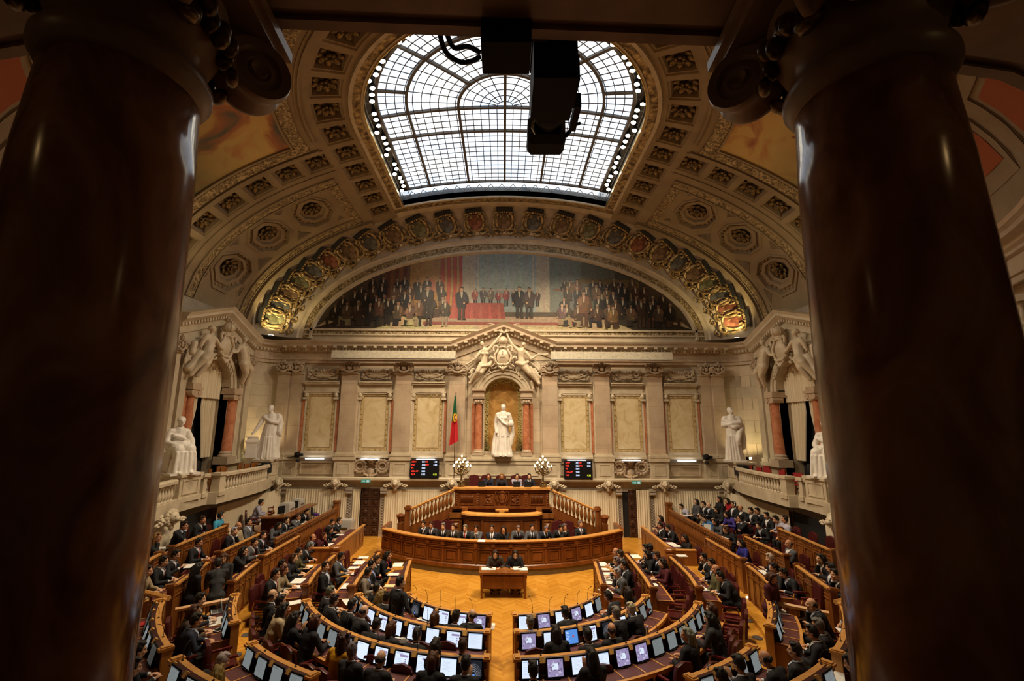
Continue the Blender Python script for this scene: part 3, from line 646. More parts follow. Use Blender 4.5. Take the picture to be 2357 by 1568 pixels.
for s in (-1,1):       # sloping cornice over the niche
    ap=(0,11.72); bs=(s*3.0,10.56)
    d=Vector((ap[0]-bs[0],ap[1]-bs[1])); 
    pr=[(0,-1.0),(.10,-1.0),(.12,-.62),(.22,-.58),(.30,-.44),(.52,-.30),(.52,-.18),(.64,-.02),(0,.0)]
    v=[(q[0],YB-n,q[1]+z) for q in (bs,ap) for n,z in pr]; k=len(pr)
    en.add(v,[(i,(i+1)%k,k+(i+1)%k,k+i) for i in range(k)]+[tuple(range(k))],0)
EN=struct(en,'trim_cornice','stone_pink','carved stone cornice along the walls below the vault','cornice')
dn=MB()
for path in (Lp+[(-3.2,YB)],[(3.2,YB)]+Rp):
    for (x0,y0),(x1,y1) in zip(path,path[1:]):
        L=math.hypot(x1-x0,y1-y0); n=max(1,int(L/.19)); rz=math.atan2(y1-y0,x1-x0); nx,ny=(y1-y0)/L,-(x1-x0)/L
        for i in range(n):
            f=(i+.5)/n; x,y=x0+(x1-x0)*f,y0+(y1-y0)*f
            dn.cbox((x+nx*.26,y+ny*.26,10.06),(.10,.12,.12),0,rz)
            if i%3==1: dn.cbox((x+nx*.42,y+ny*.42,10.20),(.16,.3,.10),0,rz)
for s in (-1,1):
    for i in range(16):
        f=(i+.5)/16; dn.cbox((s*3*(1-f),YB-.27,10.56+1.16*f-.52),(.1,.12,.12))
        if i%3==1: dn.cbox((s*3*(1-f),YB-.42,10.56+1.16*f-.36),(.2,.3,.1))
dn.build('dentil','stone_plain',EN)
tb=MB(); tb.add([(-3.0,YB-.02,9.55),(3.0,YB-.02,9.55),(0,YB-.02,11.4)],[(0,1,2)]); tb.build('gable_face','stone',EN)
# attic strip, frame of the mural and the coved arch with cartouches
at=MB()
at.box(-12.9,YB-.05,10.55,12.9,YB,10.95)
ea=lambda a,b,t,y,zz=ZC:(-a*cos(t),y,zz+b*sin(t))
def eband(mb,a0,b0,y0,a1,b1,y1,m=0,n=64,t0=.0,t1=pi): mb.grid(lambda u,v:ea(a0+(a1-a0)*v,b0+(b1-b0)*v,t0+(t1-t0)*u,y0+(y1-y0)*v),n,1,m)
TH=math.asin((11.34-ZC)/5.26)
eband(at,11.06,5.26,YB-.02,11.16,5.36,YB-.16,0); eband(at,11.16,5.36,YB-.16,11.28,5.48,YB-.16,0); eband(at,11.28,5.48,YB-.16,11.28,5.48,YB-.10,0)
eband(at,11.64,5.84,YB-.10,11.64,5.84,YB-.18,0); eband(at,11.64,5.84,YB-.18,11.82,6.02,YB-.22,0); eband(at,11.82,6.02,YB-.22,11.9,6.1,YB-.30,0)
at.box(-11.9,YB-.16,11.22,11.9,YB,11.34); at.box(-11.9,YB-.14,10.95,11.9,YB,11.04)
cv=[(11.9,6.1,YB-.30),(12.15,6.3,YB-.35),(12.55,6.62,YB-.50),(12.95,6.9,YB-.78),(13.3,7.12,YB-1.1),(13.6,7.28,YB-1.36),(13.85,7.42,YB-1.55),(14.0,7.5,YB-1.70)]
for p,q in zip(cv,cv[1:]): eband(at,*p,*q,1)
AT=struct(at,'trim_arch',['stone_plain','stone_grey'],'coved stone arch framing the wall painting, lined with cartouches','arch')
ao=MB(); eband(ao,11.28,5.48,YB-.12,11.64,5.84,YB-.12); ao.box(-11.9,YB-.10,11.04,11.9,YB-.02,11.22); ao.build('gilt_border','gilt_ornament',AT)
# one cartouche: shield with scrolls, in a local frame x along the arch, y out of the cove, z upwards along the cove
def cart(shield):
    c=MB()
    c.box(-.40,.0,-.42,.40,.10,.5,1); c.ell((0,.08,-.36),(.36,.06,.2),12,1)
    for s in (-1,1):
        stube(c,[(s*.04,.10,-.52),(s*.30,.13,-.40),(s*.47,.13,-.05),(s*.47,.13,.30),(s*.36,.16,.50),(s*.22,.17,.44),(s*.25,.17,.33),(s*.32,.17,.36)],[.07,.08,.085,.08,.07,.06,.055,.04],7)
        stube(c,[(s*.30,.12,.58),(s*.48,.13,.60),(s*.60,.11,.48),(s*.56,.11,.36),(s*.49,.11,.42)],[.05,.065,.065,.055,.04],7)
        stube(c,[(s*.10,.1,-.62),(s*.32,.13,-.72),(s*.52,.13,-.64),(s*.58,.11,-.48),(s*.50,.11,-.40),(s*.44,.11,-.48)],[.06,.075,.075,.065,.055,.04],7)
        stube(c,[(s*.40,.08,-.88),(s*.56,.1,-1.0),(s*.70,.1,-.90),(s*.68,.1,-.76),(s*.58,.1,-.8)],[.05,.06,.06,.05,.04],6)
        stube(c,[(s*.62,.08,.2),(s*.66,.1,-.1),(s*.60,.1,-.36)],[.04,.06,.05],6)
        c.ell((s*.68,.08,-.52),(.10,.1,.15),8,0)
        for i in range(4): c.ell((s*(.60+.05*i),.08,-1.0+.06*i),(.06,.05,.12),6,0,Matrix.Rotation(s*.5*(i-1.5),4,'Y'))
    for i in range(5): c.ell(((i-2)*.14,.08,.66-.03*abs(i-2)),(.08,.08,.12),6,0)
    c.box(-.26,.08,-.74,.26,.14,-.58,2)
    c.box(-.48,-.02,.66,.48,.16,.86,3)
    return c.mesh('cartouche',['gilt',shield,'stone_plain','black_matt'],40)
noisy('cart_gilt',[(.35,(.20,.13,.06)),(.65,(.50,.38,.20))],6,.5,metal=.25,bump=.3)
SH=[noisy('shield_'+n_,[(.35,tuple(x*.5 for x in c_)),(.5,c_),(.62,tuple(min(.6,x*1.6+.03) for x in c_))],4,.5,bump=.2) for n_,c_ in (('brown',(.12,.07,.035)),('blue',(.06,.065,.07)),('green',(.10,.10,.05)),('red',(.16,.045,.022)))]
carts=[cart(s.name) for s in SH]
NC=25
txt=['PORTO','LISBOA','COIMBRA','BRAGA','VISEU']
for i in range(NC):
    t=pi*(.052+.896*i/(NC-1)); tt=t
    # even spacing by arc length
    tt=t-.06*sin(2*t)
    p0=Vector(ea(12.35,6.47,tt,YB-.42)); p1=Vector(ea(13.75,7.37,tt,YB-1.46))
    up=(p1-p0).normalized(); tg=(Vector(ea(13,6.9,tt+.01,0))-Vector(ea(13,6.9,tt-.01,0))).normalized(); out=up.cross(tg).normalized()
    if out.z>0: out=-out
    tg=out.cross(up)
    q=Matrix((tg,out,up)).transposed().to_4x4(); q.translation=p0+(p1-p0)*.50
    sh=3 if i==NC-1 else (2 if i==0 else (0,1,0,2,1,3)[i%6])
    o=ob('cartouche',carts[sh],AT); o.matrix_local=q@Matrix.Diagonal((.98,1,1.02,1))
# ---------------------------------------------------------------- ledge, frieze and hangings under it
LED=[(0,2.50),(.06,2.50),(.06,2.60),(.10,2.62),(.10,2.78),(.16,2.80),(.30,2.88),(.42,2.92),(.42,3.02),(.38,3.06),(0,3.06)]
lg=MB(); XL=12.2
lg.sweep([(-XL,YB),(XL,YB)],LED,0)
lg.box(-XL,YB-.08,2.36,XL,YB,2.5,1)
LG=struct(lg,'trim_ledge',['stone_plain','stone_grey'],'moulded stone ledge across the back wall above the curtains','ledge')
mk=MB()      # lion mask with leafy sprays
mk.ell((0,-.12,0),(.17,.17,.19),10); mk.ell((0,-.27,-.05),(.09,.09,.08),8); mk.ell((0,-.33,-.02),(.035,.03,.03),6); mk.ell((0,-.25,-.14),(.07,.06,.04),6)
for s in (-1,1): mk.ell((s*.07,-.25,.05),(.03,.03,.025),6); mk.ell((s*.14,-.12,.15),(.05,.04,.06),6)
for i in range(14): a=2*pi*i/14; mk.ell((.2*cos(a),-.06,.2*sin(a)-.02),(.09,.09,.11),6)
for s in (-1,1):
    for i in range(6): mk.ell((s*(.26+.07*i),-.06,-.12-.02*i+.07*(i%2)),(.09,.05,.05),6,0,Matrix.Rotation(s*.5*(i%3-1),4,'Y'))
mk.ell((0,-.08,-.3),(.1,.08,.14),6)
mask_me=mk.mesh('lion_mask','stone_plain',True)
for x in (-9.04,-5.8,-2.75,2.77,5.7,8.73): ob('lion_mask',mask_me,LG,(x,YB-.3,2.78))
for s in (-1,1): ob('lion_mask',mask_me,LG,(s*12.0,YB-.7,2.80),s*-.5)
# doorways with scroll brackets
for i,(x0,x1) in enumerate(((-8.13,-6.62),(6.45,7.9))):
    d=MB(); xa=(x0+x1)/2
    d.box(x0,YB-.03,0,x1,YB-.005,2.5,0)
    dr=d.build('door_%d'%(i+1),'black_matt'); tag(dr,'dark carved timber door in the back wall, %s of the tribune'%('left','right')[i],'door',None,'structure')
    l=MB(); a,b=(x0+.45,x1-.02) if i==0 else (x0+.35,x1-.4)
    l.box(a,YB-.10,0,b,YB-.03,2.45)
    for k in range(5):
        for e in range(2):
            w=(b-a)/2; l.frame(a+e*w+.06,.12+k*.47,a+e*w+w-.06,.52+k*.47,.05,YB-.14,YB-.10); l.ell((a+e*w+w/2,YB-.11,.32+k*.47),(.14,.04,.12),8)
    l.build('door_leaf','wood_door',dr)
    for x in (x0-.18,x1+.18):
        j=MB(); j.box(x-.2,YB-.14,0,x+.2,YB,2.36,0); j.frame(x-.13,.2,x+.13,2.1,.04,YB-.17,YB-.14,0)
        for k in range(24): j.ell((x+.04*(-1)**k,YB-.16,.3+k*.07),(.05,.03,.045),5,0)
        j.lathe([(0,-.16),(.1,-.16),(.1,.16),(0,.16)],(x,YB-.24,2.26),10,0,Matrix.Rotation(pi/2,4,'Y')); j.box(x-.17,YB-.34,2.36,x+.17,YB,2.52,0)
        j.build('door_jamb','stone_grey',dr)
    ex=MB(); ex.box(xa-.24,YB-.52,2.80,xa+.24,YB-.44,2.96,0)
    e=ex.build('exit_sign','exit_green'); tag(e,'small green exit sign on the ledge above the %s door'%('left','right')[i],'sign','exit signs above the doors')
    w_=MB(); w_.box(xa-.19,YB-.525,2.86,xa-.08,YB-.52,2.90); w_.add([(xa-.08,YB-.523,2.83),(xa-.08,YB-.523,2.93),(xa-.02,YB-.523,2.88)],[(0,1,2)]); w_.box(xa+.06,YB-.525,2.83,xa+.12,YB-.52,2.93); w_.ell((xa+.17,YB-.522,2.92),(.02,.005,.02),6); w_.box(xa+.155,YB-.525,2.83,xa+.185,YB-.52,2.9)
    w_.build('pictogram','exit_white',e)
def curtain(mb,path,z0,z1,amp=.032,pitch=.125):
    pts=[]; L=0
    for (x0,y0),(x1,y1) in zip(path,path[1:]):
        d=math.hypot(x1-x0,y1-y0); n=max(2,int(d/(pitch/6))); nx,ny=(y1-y0)/d,-(x1-x0)/d
        for i in range(n):
            s=d*i/n; a=amp*(sin(2*pi*(L+s)/pitch+1.3*sin((L+s)*2.1))*.7+.5*sin(2*pi*(L+s)/(pitch*2.7)))
            pts.append((x0+(x1-x0)*i/n,y0+(y1-y0)*i/n,nx,ny,a))
        L+=d
    rows=[(z1,.55),(z1-.35*(z1-z0),.9),(z0,1.15)]
    v=[(x+nx*(a*k+.06),y+ny*(a*k+.06),z) for z,k in rows for x,y,nx,ny,a in pts]; n=len(pts)
    mb.add(v,[(j*n+i,j*n+i+1,(j+1)*n+i+1,(j+1)*n+i) for j in range(2) for i in range(n-1)])
def hang(path,z0,z1,label,**k):
    mb=MB(); curtain(mb,path,z0,z1,**k); o=mb.build('curtain','curtain',None,True); return tag(o,label,'curtain','cream curtains under the ledge')
yc_=YB-.12
hang([(-11.75,yc_),(-8.4,yc_)],.02,2.42,'cream pleated curtain between the left corner and the left door')
hang([(-8.12,yc_),(-7.68,yc_)],.02,2.42,'narrow cream curtain half covering the left door')
hang([(-6.4,yc_),(-2.2,yc_)],.02,2.42,'cream pleated curtain between the left door and the tribune')
hang([(2.2,yc_),(6.25,yc_)],.02,2.42,'cream pleated curtain between the tribune and the right door')
hang([(7.2,yc_-.1),(7.92,yc_-.1)],.02,2.46,'wide cream curtain drawn across half of the right door')
hang([(8.2,yc_),(11.75,yc_)],.02,2.42,'cream pleated curtain between the right door and the right corner')
# lower side walls under the balconies
def lowpath(s,off=0):
    P=[(-12.3,YB),(-12.25,22.5),(-12.15,20),(-11.95,17.5),(-11.7,15.5),(-11.2,13.4),(-10.3,11.2),(-9.2,9.4),(-7.6,7.5),(-6.0,6.0)]
    return [(-(s)*x if s>0 else x,y) for x,y in P]
for s,n_ in ((-1,'left'),(1,'right')):
    P=lowpath(s); w=MB(); 
    v=[(x,y,z) for z in (0,3.0) for x,y in P]; n=len(P); w.add(v,[(i,i+1,n+i+1,n+i) for i in range(n-1)])
    struct(w,'wall_lower_'+n_,'stone','stone wall under the %s balcony, mostly hung with curtains'%n_,'wall')
    Q=[(x*.985,y) for x,y in P]
    if s<0: Q=Q[::-1]
    gaps=((0,1.6),(1.6,9)) 
    hang([q for q in Q if q[1]>=20.0] ,.0,2.42,'cream curtain on the %s side wall behind the back benches'%n_)
    q=[q for q in Q if q[1]<=17.6 and q[1]>10]
    hang(q,.0,2.42,'cream curtain on the %s side wall, next to the near stone column'%n_)
    dd=MB(); dd.add([(s*12.1,20,0),(s*11.9,17.6,0),(s*11.9,17.6,2.4),(s*12.1,20,2.4)],[(0,1,2,3)])
    o=dd.build('door_%d'%(3 if s<0 else 4),'black_matt'); tag(o,'dark doorway under the %s balcony'%n_,'door',None,'structure')
    lp=MB(); lp.sweep(P if s>0 else P[::-1],[(0,2.42),(-.06,2.42),(-.06,2.7),(-.14,2.76),(0,2.8)],0)
    struct(lp,'trim_frieze_'+n_,'stone_grey','grey carved frieze under the %s balcony'%n_,'frieze')
# ---------------------------------------------------------------- upper side walls, window bays, balconies
def mx(s): return Matrix.Diagonal((s,1,1,1))
def sidetx(s,y,x=13.45):      # local frame: x along the wall (to the right as seen from the hall), y into the wall, z up
    return Matrix.Translation((s*x,y,0))@Matrix.Rotation(R(90 if s<0 else -90),4,'Z')
WY=20.9
for s,n_ in ((-1,'left'),(1,'right')):
    w=MB()
    P=[(s*x,y) for x,y in [(14,24.0),(14,24.7)]]+[(s*(12.7+1.3*cos(a)),24.7+1.3*sin(a)) for a in [pi/2*i/8 for i in range(1,9)]]
    v=[(x,y,z) for z in (3.0,9.4) for x,y in P]; n=len(P); w.add(v,[(i,i+1,n+i+1,n+i) for i in range(n-1)])
    Q=[(s*14,18.0),(s*14,YC)]+[(s*14.2*cos(pi*i/60),YC-14.2*sin(pi*i/60)) for i in range(1,21)]
    v=[(x,y,z) for z in (3.0,10.9) for x,y in Q]; n=len(Q); w.add(v,[(i,i+1,n+i+1,n+i) for i in range(n-1)])
    t=MB(); archwall(t,-3.05,3.05,3.0,10.4,0,1.3,3.05,7.6,0,.9)
    t.box(-3.05,.0,3.0,-2.95,.6,9.4); t.box(2.95,.0,3.0,3.05,.6,9.4)
    tx=sidetx(s,WY+.2); w.add([tx@Vector(p) for p in t.v],t.f)
    W=struct(w,'wall_'+n_,'stone','pale stone %s side wall with an arched curtained window bay'%n_,'wall')
    g=MB()     # gable cornice and bay details, local frame
    for e in (-1,1):
        ap=(0,11.36); bs=(e*2.95,10.34)
        pr=[(0,-.95),(.10,-.95),(.12,-.62),(.22,-.58),(.30,-.44),(.52,-.30),(.52,-.18),(.64,-.02),(0,.0)]
        vv=[(q[0],-nn,q[1]+z) for q in (bs,ap) for nn,z in pr]; k=len(pr)
        g.add(vv,[(i,(i+1)%k,k+(i+1)%k,k+i) for i in range(k)]+[tuple(range(k)),tuple(range(k,2*k))])
        for i in range(16):
            f=(i+.5)/16; g.cbox((e*2.95*(1-f),-.27,10.34+1.02*f-.52),(.1,.12,.12))
        for x,wd in ((2.72,.46),(2.12,.36)):      # pilasters beside the bay
            g.box(e*x-wd/2,-.14,4.3,e*x+wd/2,0,8.75)
            for a,b,c in ((3.95,4.12,.10),(4.12,4.3,.05)): g.box(e*x-wd/2-c,-.14-c,a,e*x+wd/2+c,0,b)
    g.add([(0,-.01,11.2),(-2.9,-.01,10.2),(-2.9,-.01,9.3),(2.9,-.01,9.3),(2.9,-.01,10.2)],[(0,1,2,3,4)])
    archband(g,1.3,1.46,7.55,-.10,0,0,0,7.6); archband(g,1.46,1.66,7.55,-.18,0,0,0,7.6)
    G=g.build('window_bay','stone_plain',W,30,tx=None); G.matrix_world=tx
    for e in (-1,1):
        c=MB(); c.lathe([(.24,4.55),(.225,5.7),(.19,7.0)],(e*1.52,-.05,0),18,0); col=c.build('bay_column','marble_red',G,30)
        q=MB(); q.box(e*1.9-.14,-.12,4.4,e*1.9+.14,0,7.2,1)
        q.box(e*1.52-.34,-.4,3.95,e*1.52+.34,.3,4.3); q.lathe([(.3,4.3),(.32,4.36),(.27,4.42),(.29,4.48),(.24,4.56)],(e*1.52,-.05,0),16)
        q.box(e*1.52-.28,-.34,7.0,e*1.52+.28,.2,7.26)
        for d in (-1,1): q.lathe([(0,-.25),(.13,-.25),(.13,.25),(0,.25)],(e*1.52+d*.22,-.12,7.14),10,0,Matrix.Rotation(pi/2,4,'X'))
        q.box(e*1.52-.34,-.4,7.26,e*1.52+.34,.3,7.38); q.box(e*1.52-.28,-.34,7.38,e*1.52+.28,.3,7.55)
        q.build('capital',['stone_pink','marble_red'],col)
        ob('capital',capital_me,G,(e*2.72,-.14,8.74)).scale=(.56,1,1)
    dk=MB(); dk.box(-1.4,.86,3.05,1.4,.9,9.0); wn_=dk.build('window_%d'%(2 if s<0 else 3),'black_matt'); wn_.matrix_world=tx; tag(wn_,'dark arched window opening behind the %s drapes'%n_,'window',None,'structure')
    cu=MB()
    def drape(x0,x1,z0,z1,sl,y=.5,fold=.13,top=None):
        nn=int(abs(x1-x0)/fold*6)+2; 
        def f(u,v):
            x=x0+(x1-x0)*u; z=z1+(z0-z1)*v
            if top: z=min(z,7.6+sqrt(max(.0,1.3**2-x*x))-.02) if v<.5 else z
            return ((x+sl*v*(1-u*.2)),y+.05*sin(2*pi*x/fold+v)+.02*sin(9*x),z)
        cu.grid(f,nn,6)
    def val(u,v): x=-1.28+2.56*u; return (x,.36+.05*sin(2*pi*x/.17)+.02*sin(11*x),(7.6+sqrt(max(0,1.3**2-x*x))-.02)*(1-v)+7.02*v)
    cu.grid(val,110,3)
    def side(e):
        def f(u,v): 
            spread=1-.42*max(0,(v-.25))*1.2
            x=e*(1.28-(1.12*u)*spread); return (x,.52+.05*sin(2*pi*u*7)+.02*sin(19*u),7.3-3.0*v)
        return f
    for e in (-1,1): cu.grid(side(e),60,8)
    o=cu.build('drape','curtain',None,True); o.matrix_world=tx; tag(o,'cream drapes with a pleated valance in the %s arched window'%n_,'curtain')
    u_=MB(); u_.box(s*14.0-.05,16.6,10.3,s*14.0+.05,26,11.45); u_.box(s*14.0-.3,24.3,10.3,s*14.0+.3,26,11.9)
    u_.build('springing','stone_grey',W)
    # balcony
    f_=[(12.2,24.9),(11.95,24.2),(11.72,23.5),(11.56,22.7),(11.47,21.8),(11.42,20.8),(11.42,19.3),(11.42,18.95),(11.75,18.9),(11.78,18.2),(11.7,17.2),(11.62,16.8),(11.3,15.4),(10.8,13.6),(9.9,11.6)]
    F=[(s*x,y) for x,y in f_]
    bk=[(s*14.2,25.2),(s*14.2,16.6),(s*14,14.0),(s*13.2,11.2)]
    sl=MB(); sl.prism((F+bk[::-1]) if s>0 else (F+bk[::-1]),2.82,3.04,0)
    path=F if s>0 else F[::-1]
    path=path[::-1] if s<0 else path
    pth=F[::-1] if s>0 else F     # outward normal must point into the hall
    sl.sweep(pth,[(-.02,2.72),(.06,2.72),(.08,2.84),(.16,2.90),(.18,3.00),(.12,3.04),(.04,3.06),(.04,3.16),(-.14,3.16),(-.14,2.72)],0)
    BAL=thing('balcony','stone balcony with balustrade on the %s side of the chamber'%n_,'balcony',(0,0,0)); 
    sl.build('balcony_floor','stone_plain',BAL,30)
    rail=[p for p in F if p[1]<=24.0]
    rl_=MB(); segs=[[p for p in F if 18.95<=p[1]<=24.0],[p for p in F if 18.1<=p[1]<=18.91],[p for p in F if p[1]<=17.0]]
    bals=MB(); bals.lathe([(.085,.16),(.085,.20),(.05,.22),(.05,.25),(.082,.33),(.075,.40),(.045,.54),(.04,.60),(.058,.63),(.058,.66),(.075,.68),(.075,.72)],k=10)
    bal_me=bals.mesh('baluster','stone_plain',True) if s<0 else bal_me
    for sg in segs:
        sg2=sg[::-1] if s>0 else sg
        rl_.sweep(sg2,[(-.13,3.74),(-.10,3.72),(.10,3.72),(.13,3.76),(.13,3.84),(.09,3.88),(-.09,3.88),(-.13,3.84)],0)
    rl_.build('handrail','stone_plain',BAL,30)
    for sg,skip in zip(segs,(.18,.12,.15)):
        d=skip; L=[math.dist(a,b) for a,b in zip(sg,sg[1:])]; tot=sum(L)
        while d<tot-.1:
            r=d
            for (a,b),l in zip(zip(sg,sg[1:]),L):
                if r<=l: break
                r-=l
            x,y=a[0]+(b[0]-a[0])*r/l,a[1]+(b[1]-a[1])*r/l
            if y>12.6: ob('baluster',bal_me,BAL,(x,y,3.0))
            d+=.215
    for nm,(x,y),(wx,wy),z1 in (('corner_pedestal',(s*12.3,24.35),(.95,.95),4.08),('statue_pedestal',(s*12.15,17.65),(1.1,1.15),4.0),('post',(s*11.45,19.1),(.34,.36),3.9),('post',(s*11.72,18.55),(.2,.2),3.88),('post',(s*11.0,14.2),(.4,.7),3.9)):
        p=MB(); p.cbox((x,y,(3.0+z1)/2),(wx,wy,z1-3.0)); p.cbox((x,y,z1-.05),(wx+.12,wy+.12,.1)); p.cbox((x,y,3.1),(wx+.1,wy+.1,.16))
        if wx>.8:
            p.frame(x-wx/2+.14,3.28,x+wx/2-.14,z1-.2,.05,y-wy/2-.03,y-wy/2)
            for e in (-1,1):
                q=MB(); q.frame(-wy/2+.14,3.28,wy/2-.14,z1-.2,.05,-.03,0); T=Matrix.Translation((x+e*wx/2,y,0))@Matrix.Rotation(R(90*e),4,'Z'); p.add([T@Vector(a) for a in q.v],q.f)
        p.build(nm,'stone_plain',BAL)
    for x,y in ((s*11.2,16.2),(s*11.5,15.9)): o=ob('lion_mask',mask_me,BAL,(x,y,2.72),R(90*-s)); o.scale=(1.1,1,1)
# gallery round the near end, upper balustrade seen past the right column
gw=MB()
gw.grid(lambda u,v:(19*cos(pi*u),YC-19*sin(pi*u),3+6.5*v),40,1)
struct(gw,'wall_gallery','stone_grey','dim curved wall at the back of the public gallery','wall')
gf=MB(); gf.grid(lambda u,v:((14.35+4.65*v)*cos(pi*u),YC-(14.35+4.65*v)*sin(pi*u),3.75),40,1); gf.grid(lambda u,v:(14.35*cos(pi*u),YC-14.35*sin(pi*u),2.9+.85*v),40,1)
struct(gf,'floor_gallery','wood_dark','dark floor of the public gallery','floor')
gc=MB(); gc.grid(lambda u,v:((14.3+4.7*v)*cos(pi*u),YC-(14.3+4.7*v)*sin(pi*u),8.9),40,1); gc.grid(lambda u,v:(14.3*cos(pi*u),YC-14.3*sin(pi*u),8.9+1.9*v),40,1)
struct(gc,'ceiling_gallery','plaster','low dim ceiling of the public gallery','ceiling')
gb_=thing('balustrade','white stone balustrade of a side gallery beyond the right column','balustrade',(12.2,10.2,8.0),R(-62))
q=MB(); q.box(-1.6,-.12,-.2,1.6,.12,.14); q.box(-1.6,-.13,.72,1.6,.13,.88); q.build('handrail','stone_plain',gb_)
for k in range(12): ob('baluster',bal_me,gb_,(-1.5+.27*k,0,0))
q=MB(); q.lathe([(2.2,0),(2.2,.12),(1.9,.12),(1.9,0)],(0,0,0),40,0,Matrix.Rotation(pi/2,4,'X'),pi); 
o=q.build('trim_gallery_arch','gilt_ornament',None,False,(13.25,9.9,9.0),R(-62)); o.scale=(.8,1,.8); tag(o,'dark carved arch band beyond the right column','arch',None,'structure')
# ---------------------------------------------------------------- statues
def gown(mb,r0,r1,r2,z0,z1,z2,folds=13,amp=.075,sx=1,sy=.85,c=(0,0),lean=(0,0)):
    def f(u,v):
        z=z0+(z2-z0)*v; a=2*pi*u
        r=(r0+(r1-r0)*min(1,(z-z0)/(z1-z0)) if z<z1 else r1+(r2-r1)*(z-z1)/(z2-z1))
        r*=1+amp*3*(1-v)**.8*(.6*sin(folds*a+2*sin(3*a))+.4*sin(folds*.5*a+1))
        return (c[0]+lean[0]*v+r*cos(a)*sx,c[1]+lean[1]*v+r*sin(a)*sy,z)
    o=len(mb.v); mb.grid(f,56,14,0,True,False)
    mb.f+=[tuple(o+15*i for i in range(56)),tuple(o+15*i+14 for i in range(55,-1,-1))]; mb.m+=[0,0]
def head(mb,c,s=1,rz=0,nod=0,hair=True):
    s=s*1.2; T=Matrix.Translation(Vector(c)+Vector((0,0,.02)))@Matrix.Rotation(rz,4,'Z')@Matrix.Rotation(nod,4,'X')@Matrix.Diagonal((s,s,s,1))
    def E_(p,r): mb.ell(T@Vector(p),tuple(q*s for q in r),10,0,(Matrix.Rotation(rz,4,'Z')@Matrix.Rotation(nod,4,'X')))
    E_((0,0,0),(.105,.125,.15)); E_((0,-.06,-.06),(.07,.07,.085)); E_((0,-.13,-.015),(.022,.035,.04)); E_((0,-.112,-.075),(.04,.02,.014))
    for q in (-1,1): E_((q*.045,-.105,.045),(.04,.02,.012))
    if hair: E_((0,.04,.05),(.125,.13,.13)); E_((0,.13,.0),(.075,.07,.08))
st_m=MB(); s_=st_m
gown(s_,.46,.36,.27,0.02,1.0,1.72,15,.07,1,.8)
gown(s_,.37,.33,.27,1.02,1.35,1.85,11,.03,1,.82)
s_.chain([(0,0,1.7,.25),(0,0,2.0,.27),(0,0,2.22,.22)]); s_.chain([(-.30,0,2.2,.14),(.30,0,2.2,.14)]); s_.cap((0,0,2.2),(0,0,2.45),.10,.085)
for q in (-1,1): s_.ell((q*.12,-.2,2.02),(.11,.1,.1),8)
head(s_,(0,-.02,2.57),1,.1); s_.ell((0,.03,2.68),(.13,.14,.11),10); s_.ell((.02,-.06,2.76),(.08,.08,.06),8)
s_.chain([(-.33,0,2.18,.12),(-.42,.02,1.75,.10),(-.40,-.10,1.38,.07),(-.39,-.16,1.24,.06)])
s_.chain([(.33,0,2.18,.12),(.46,.02,1.74,.105),(.36,-.32,1.62,.08)]); s_.ell((.42,-.34,1.72),(.17,.16,.2),10)
for i in range(7): s_.ell((.34+.05*(i%4),-.42,1.66+.06*(i%3)),.07,6)
s_.chain([(.5,.0,1.6,.10),(.52,-.02,1.1,.12),(.42,0,.6,.10)]); s_.chain([(-.3,-.2,2.1,.06),(.0,-.3,1.75,.06),(.3,-.22,1.6,.06)])
s_.chain([(-.42,.08,1.2,.09),(-.5,.05,.6,.13),(-.5,.02,.1,.15)]); s_.ell((-.14,-.36,.03),(.09,.16,.06),8); s_.ell((.14,-.34,.03),(.09,.16,.06),8)
me=remesh(s_,.022,'figure','marble_white',2)
S=thing('statue','white marble statue of a robed woman standing in the central niche','statue',(0,25.48,4.24))
ob('figure',me,S); p=MB(); p.box(-.5,-.42,-.02,.5,.42,.1); p.build('plinth','marble_white',S)
# standing figure, left corner
m_=MB(); gown(m_,.52,.42,.30,.02,.9,1.75,12,.075,1,.85); m_.chain([(0,0,1.7,.27),(.02,0,2.05,.28),(.02,0,2.2,.22)]); m_.chain([(-.3,0,2.18,.13),(.32,0,2.2,.14)]); m_.cap((.02,-.02,2.2),(-.02,-.06,2.42),.1,.09)
head(m_,(-.06,-.1,2.54),1,-.4,.35)
m_.chain([(-.33,0,2.15,.13),(-.5,-.08,1.78,.11),(-.68,-.2,1.42,.075),(-.78,-.26,1.28,.06)]); m_.tube([(-.78,-.27,1.34),(-.86,-.3,1.1)],.015,5)
m_.chain([(.34,0,2.2,.16),(.46,.03,1.8,.17),(.44,-.1,1.4,.14),(.50,-.1,1.25,.1)]); m_.chain([(-.32,-.1,2.12,.1),(0,-.28,1.9,.09),(.3,-.2,1.85,.1),(.42,0,2.15,.12)])
m_.chain([(.45,0,1.5,.12),(.42,0,.9,.14),(.34,0,.2,.14)])
for i in range(5): m_.chain([(-.2+.1*i,-.34+.03*abs(i-2),1.1,.05),(-.26+.13*i,-.42+.03*abs(i-2),.1,.06)])
mL=remesh(m_,.022,'figure','marble_white',2)
S=thing('statue','white marble woman bending over a small desk, on the left corner pedestal','statue',(-12.2,24.35,4.08),R(22)); ob('figure',mL,S)
p=MB(); p.box(-.5,-.42,0,.52,.42,.1); p.build('plinth','marble_white',S)
p=MB(); p.box(-1.0,-.4,.1,-.5,.1,.85); p.box(-1.05,-.45,.85,-.45,.15,.95); p.box(-.98,-.38,.95,-.5,.02,1.08); p.cbox((-.78,-.2,1.12),(.5,.4,.06),0,.2); p.build('stone_desk','marble_white',S)
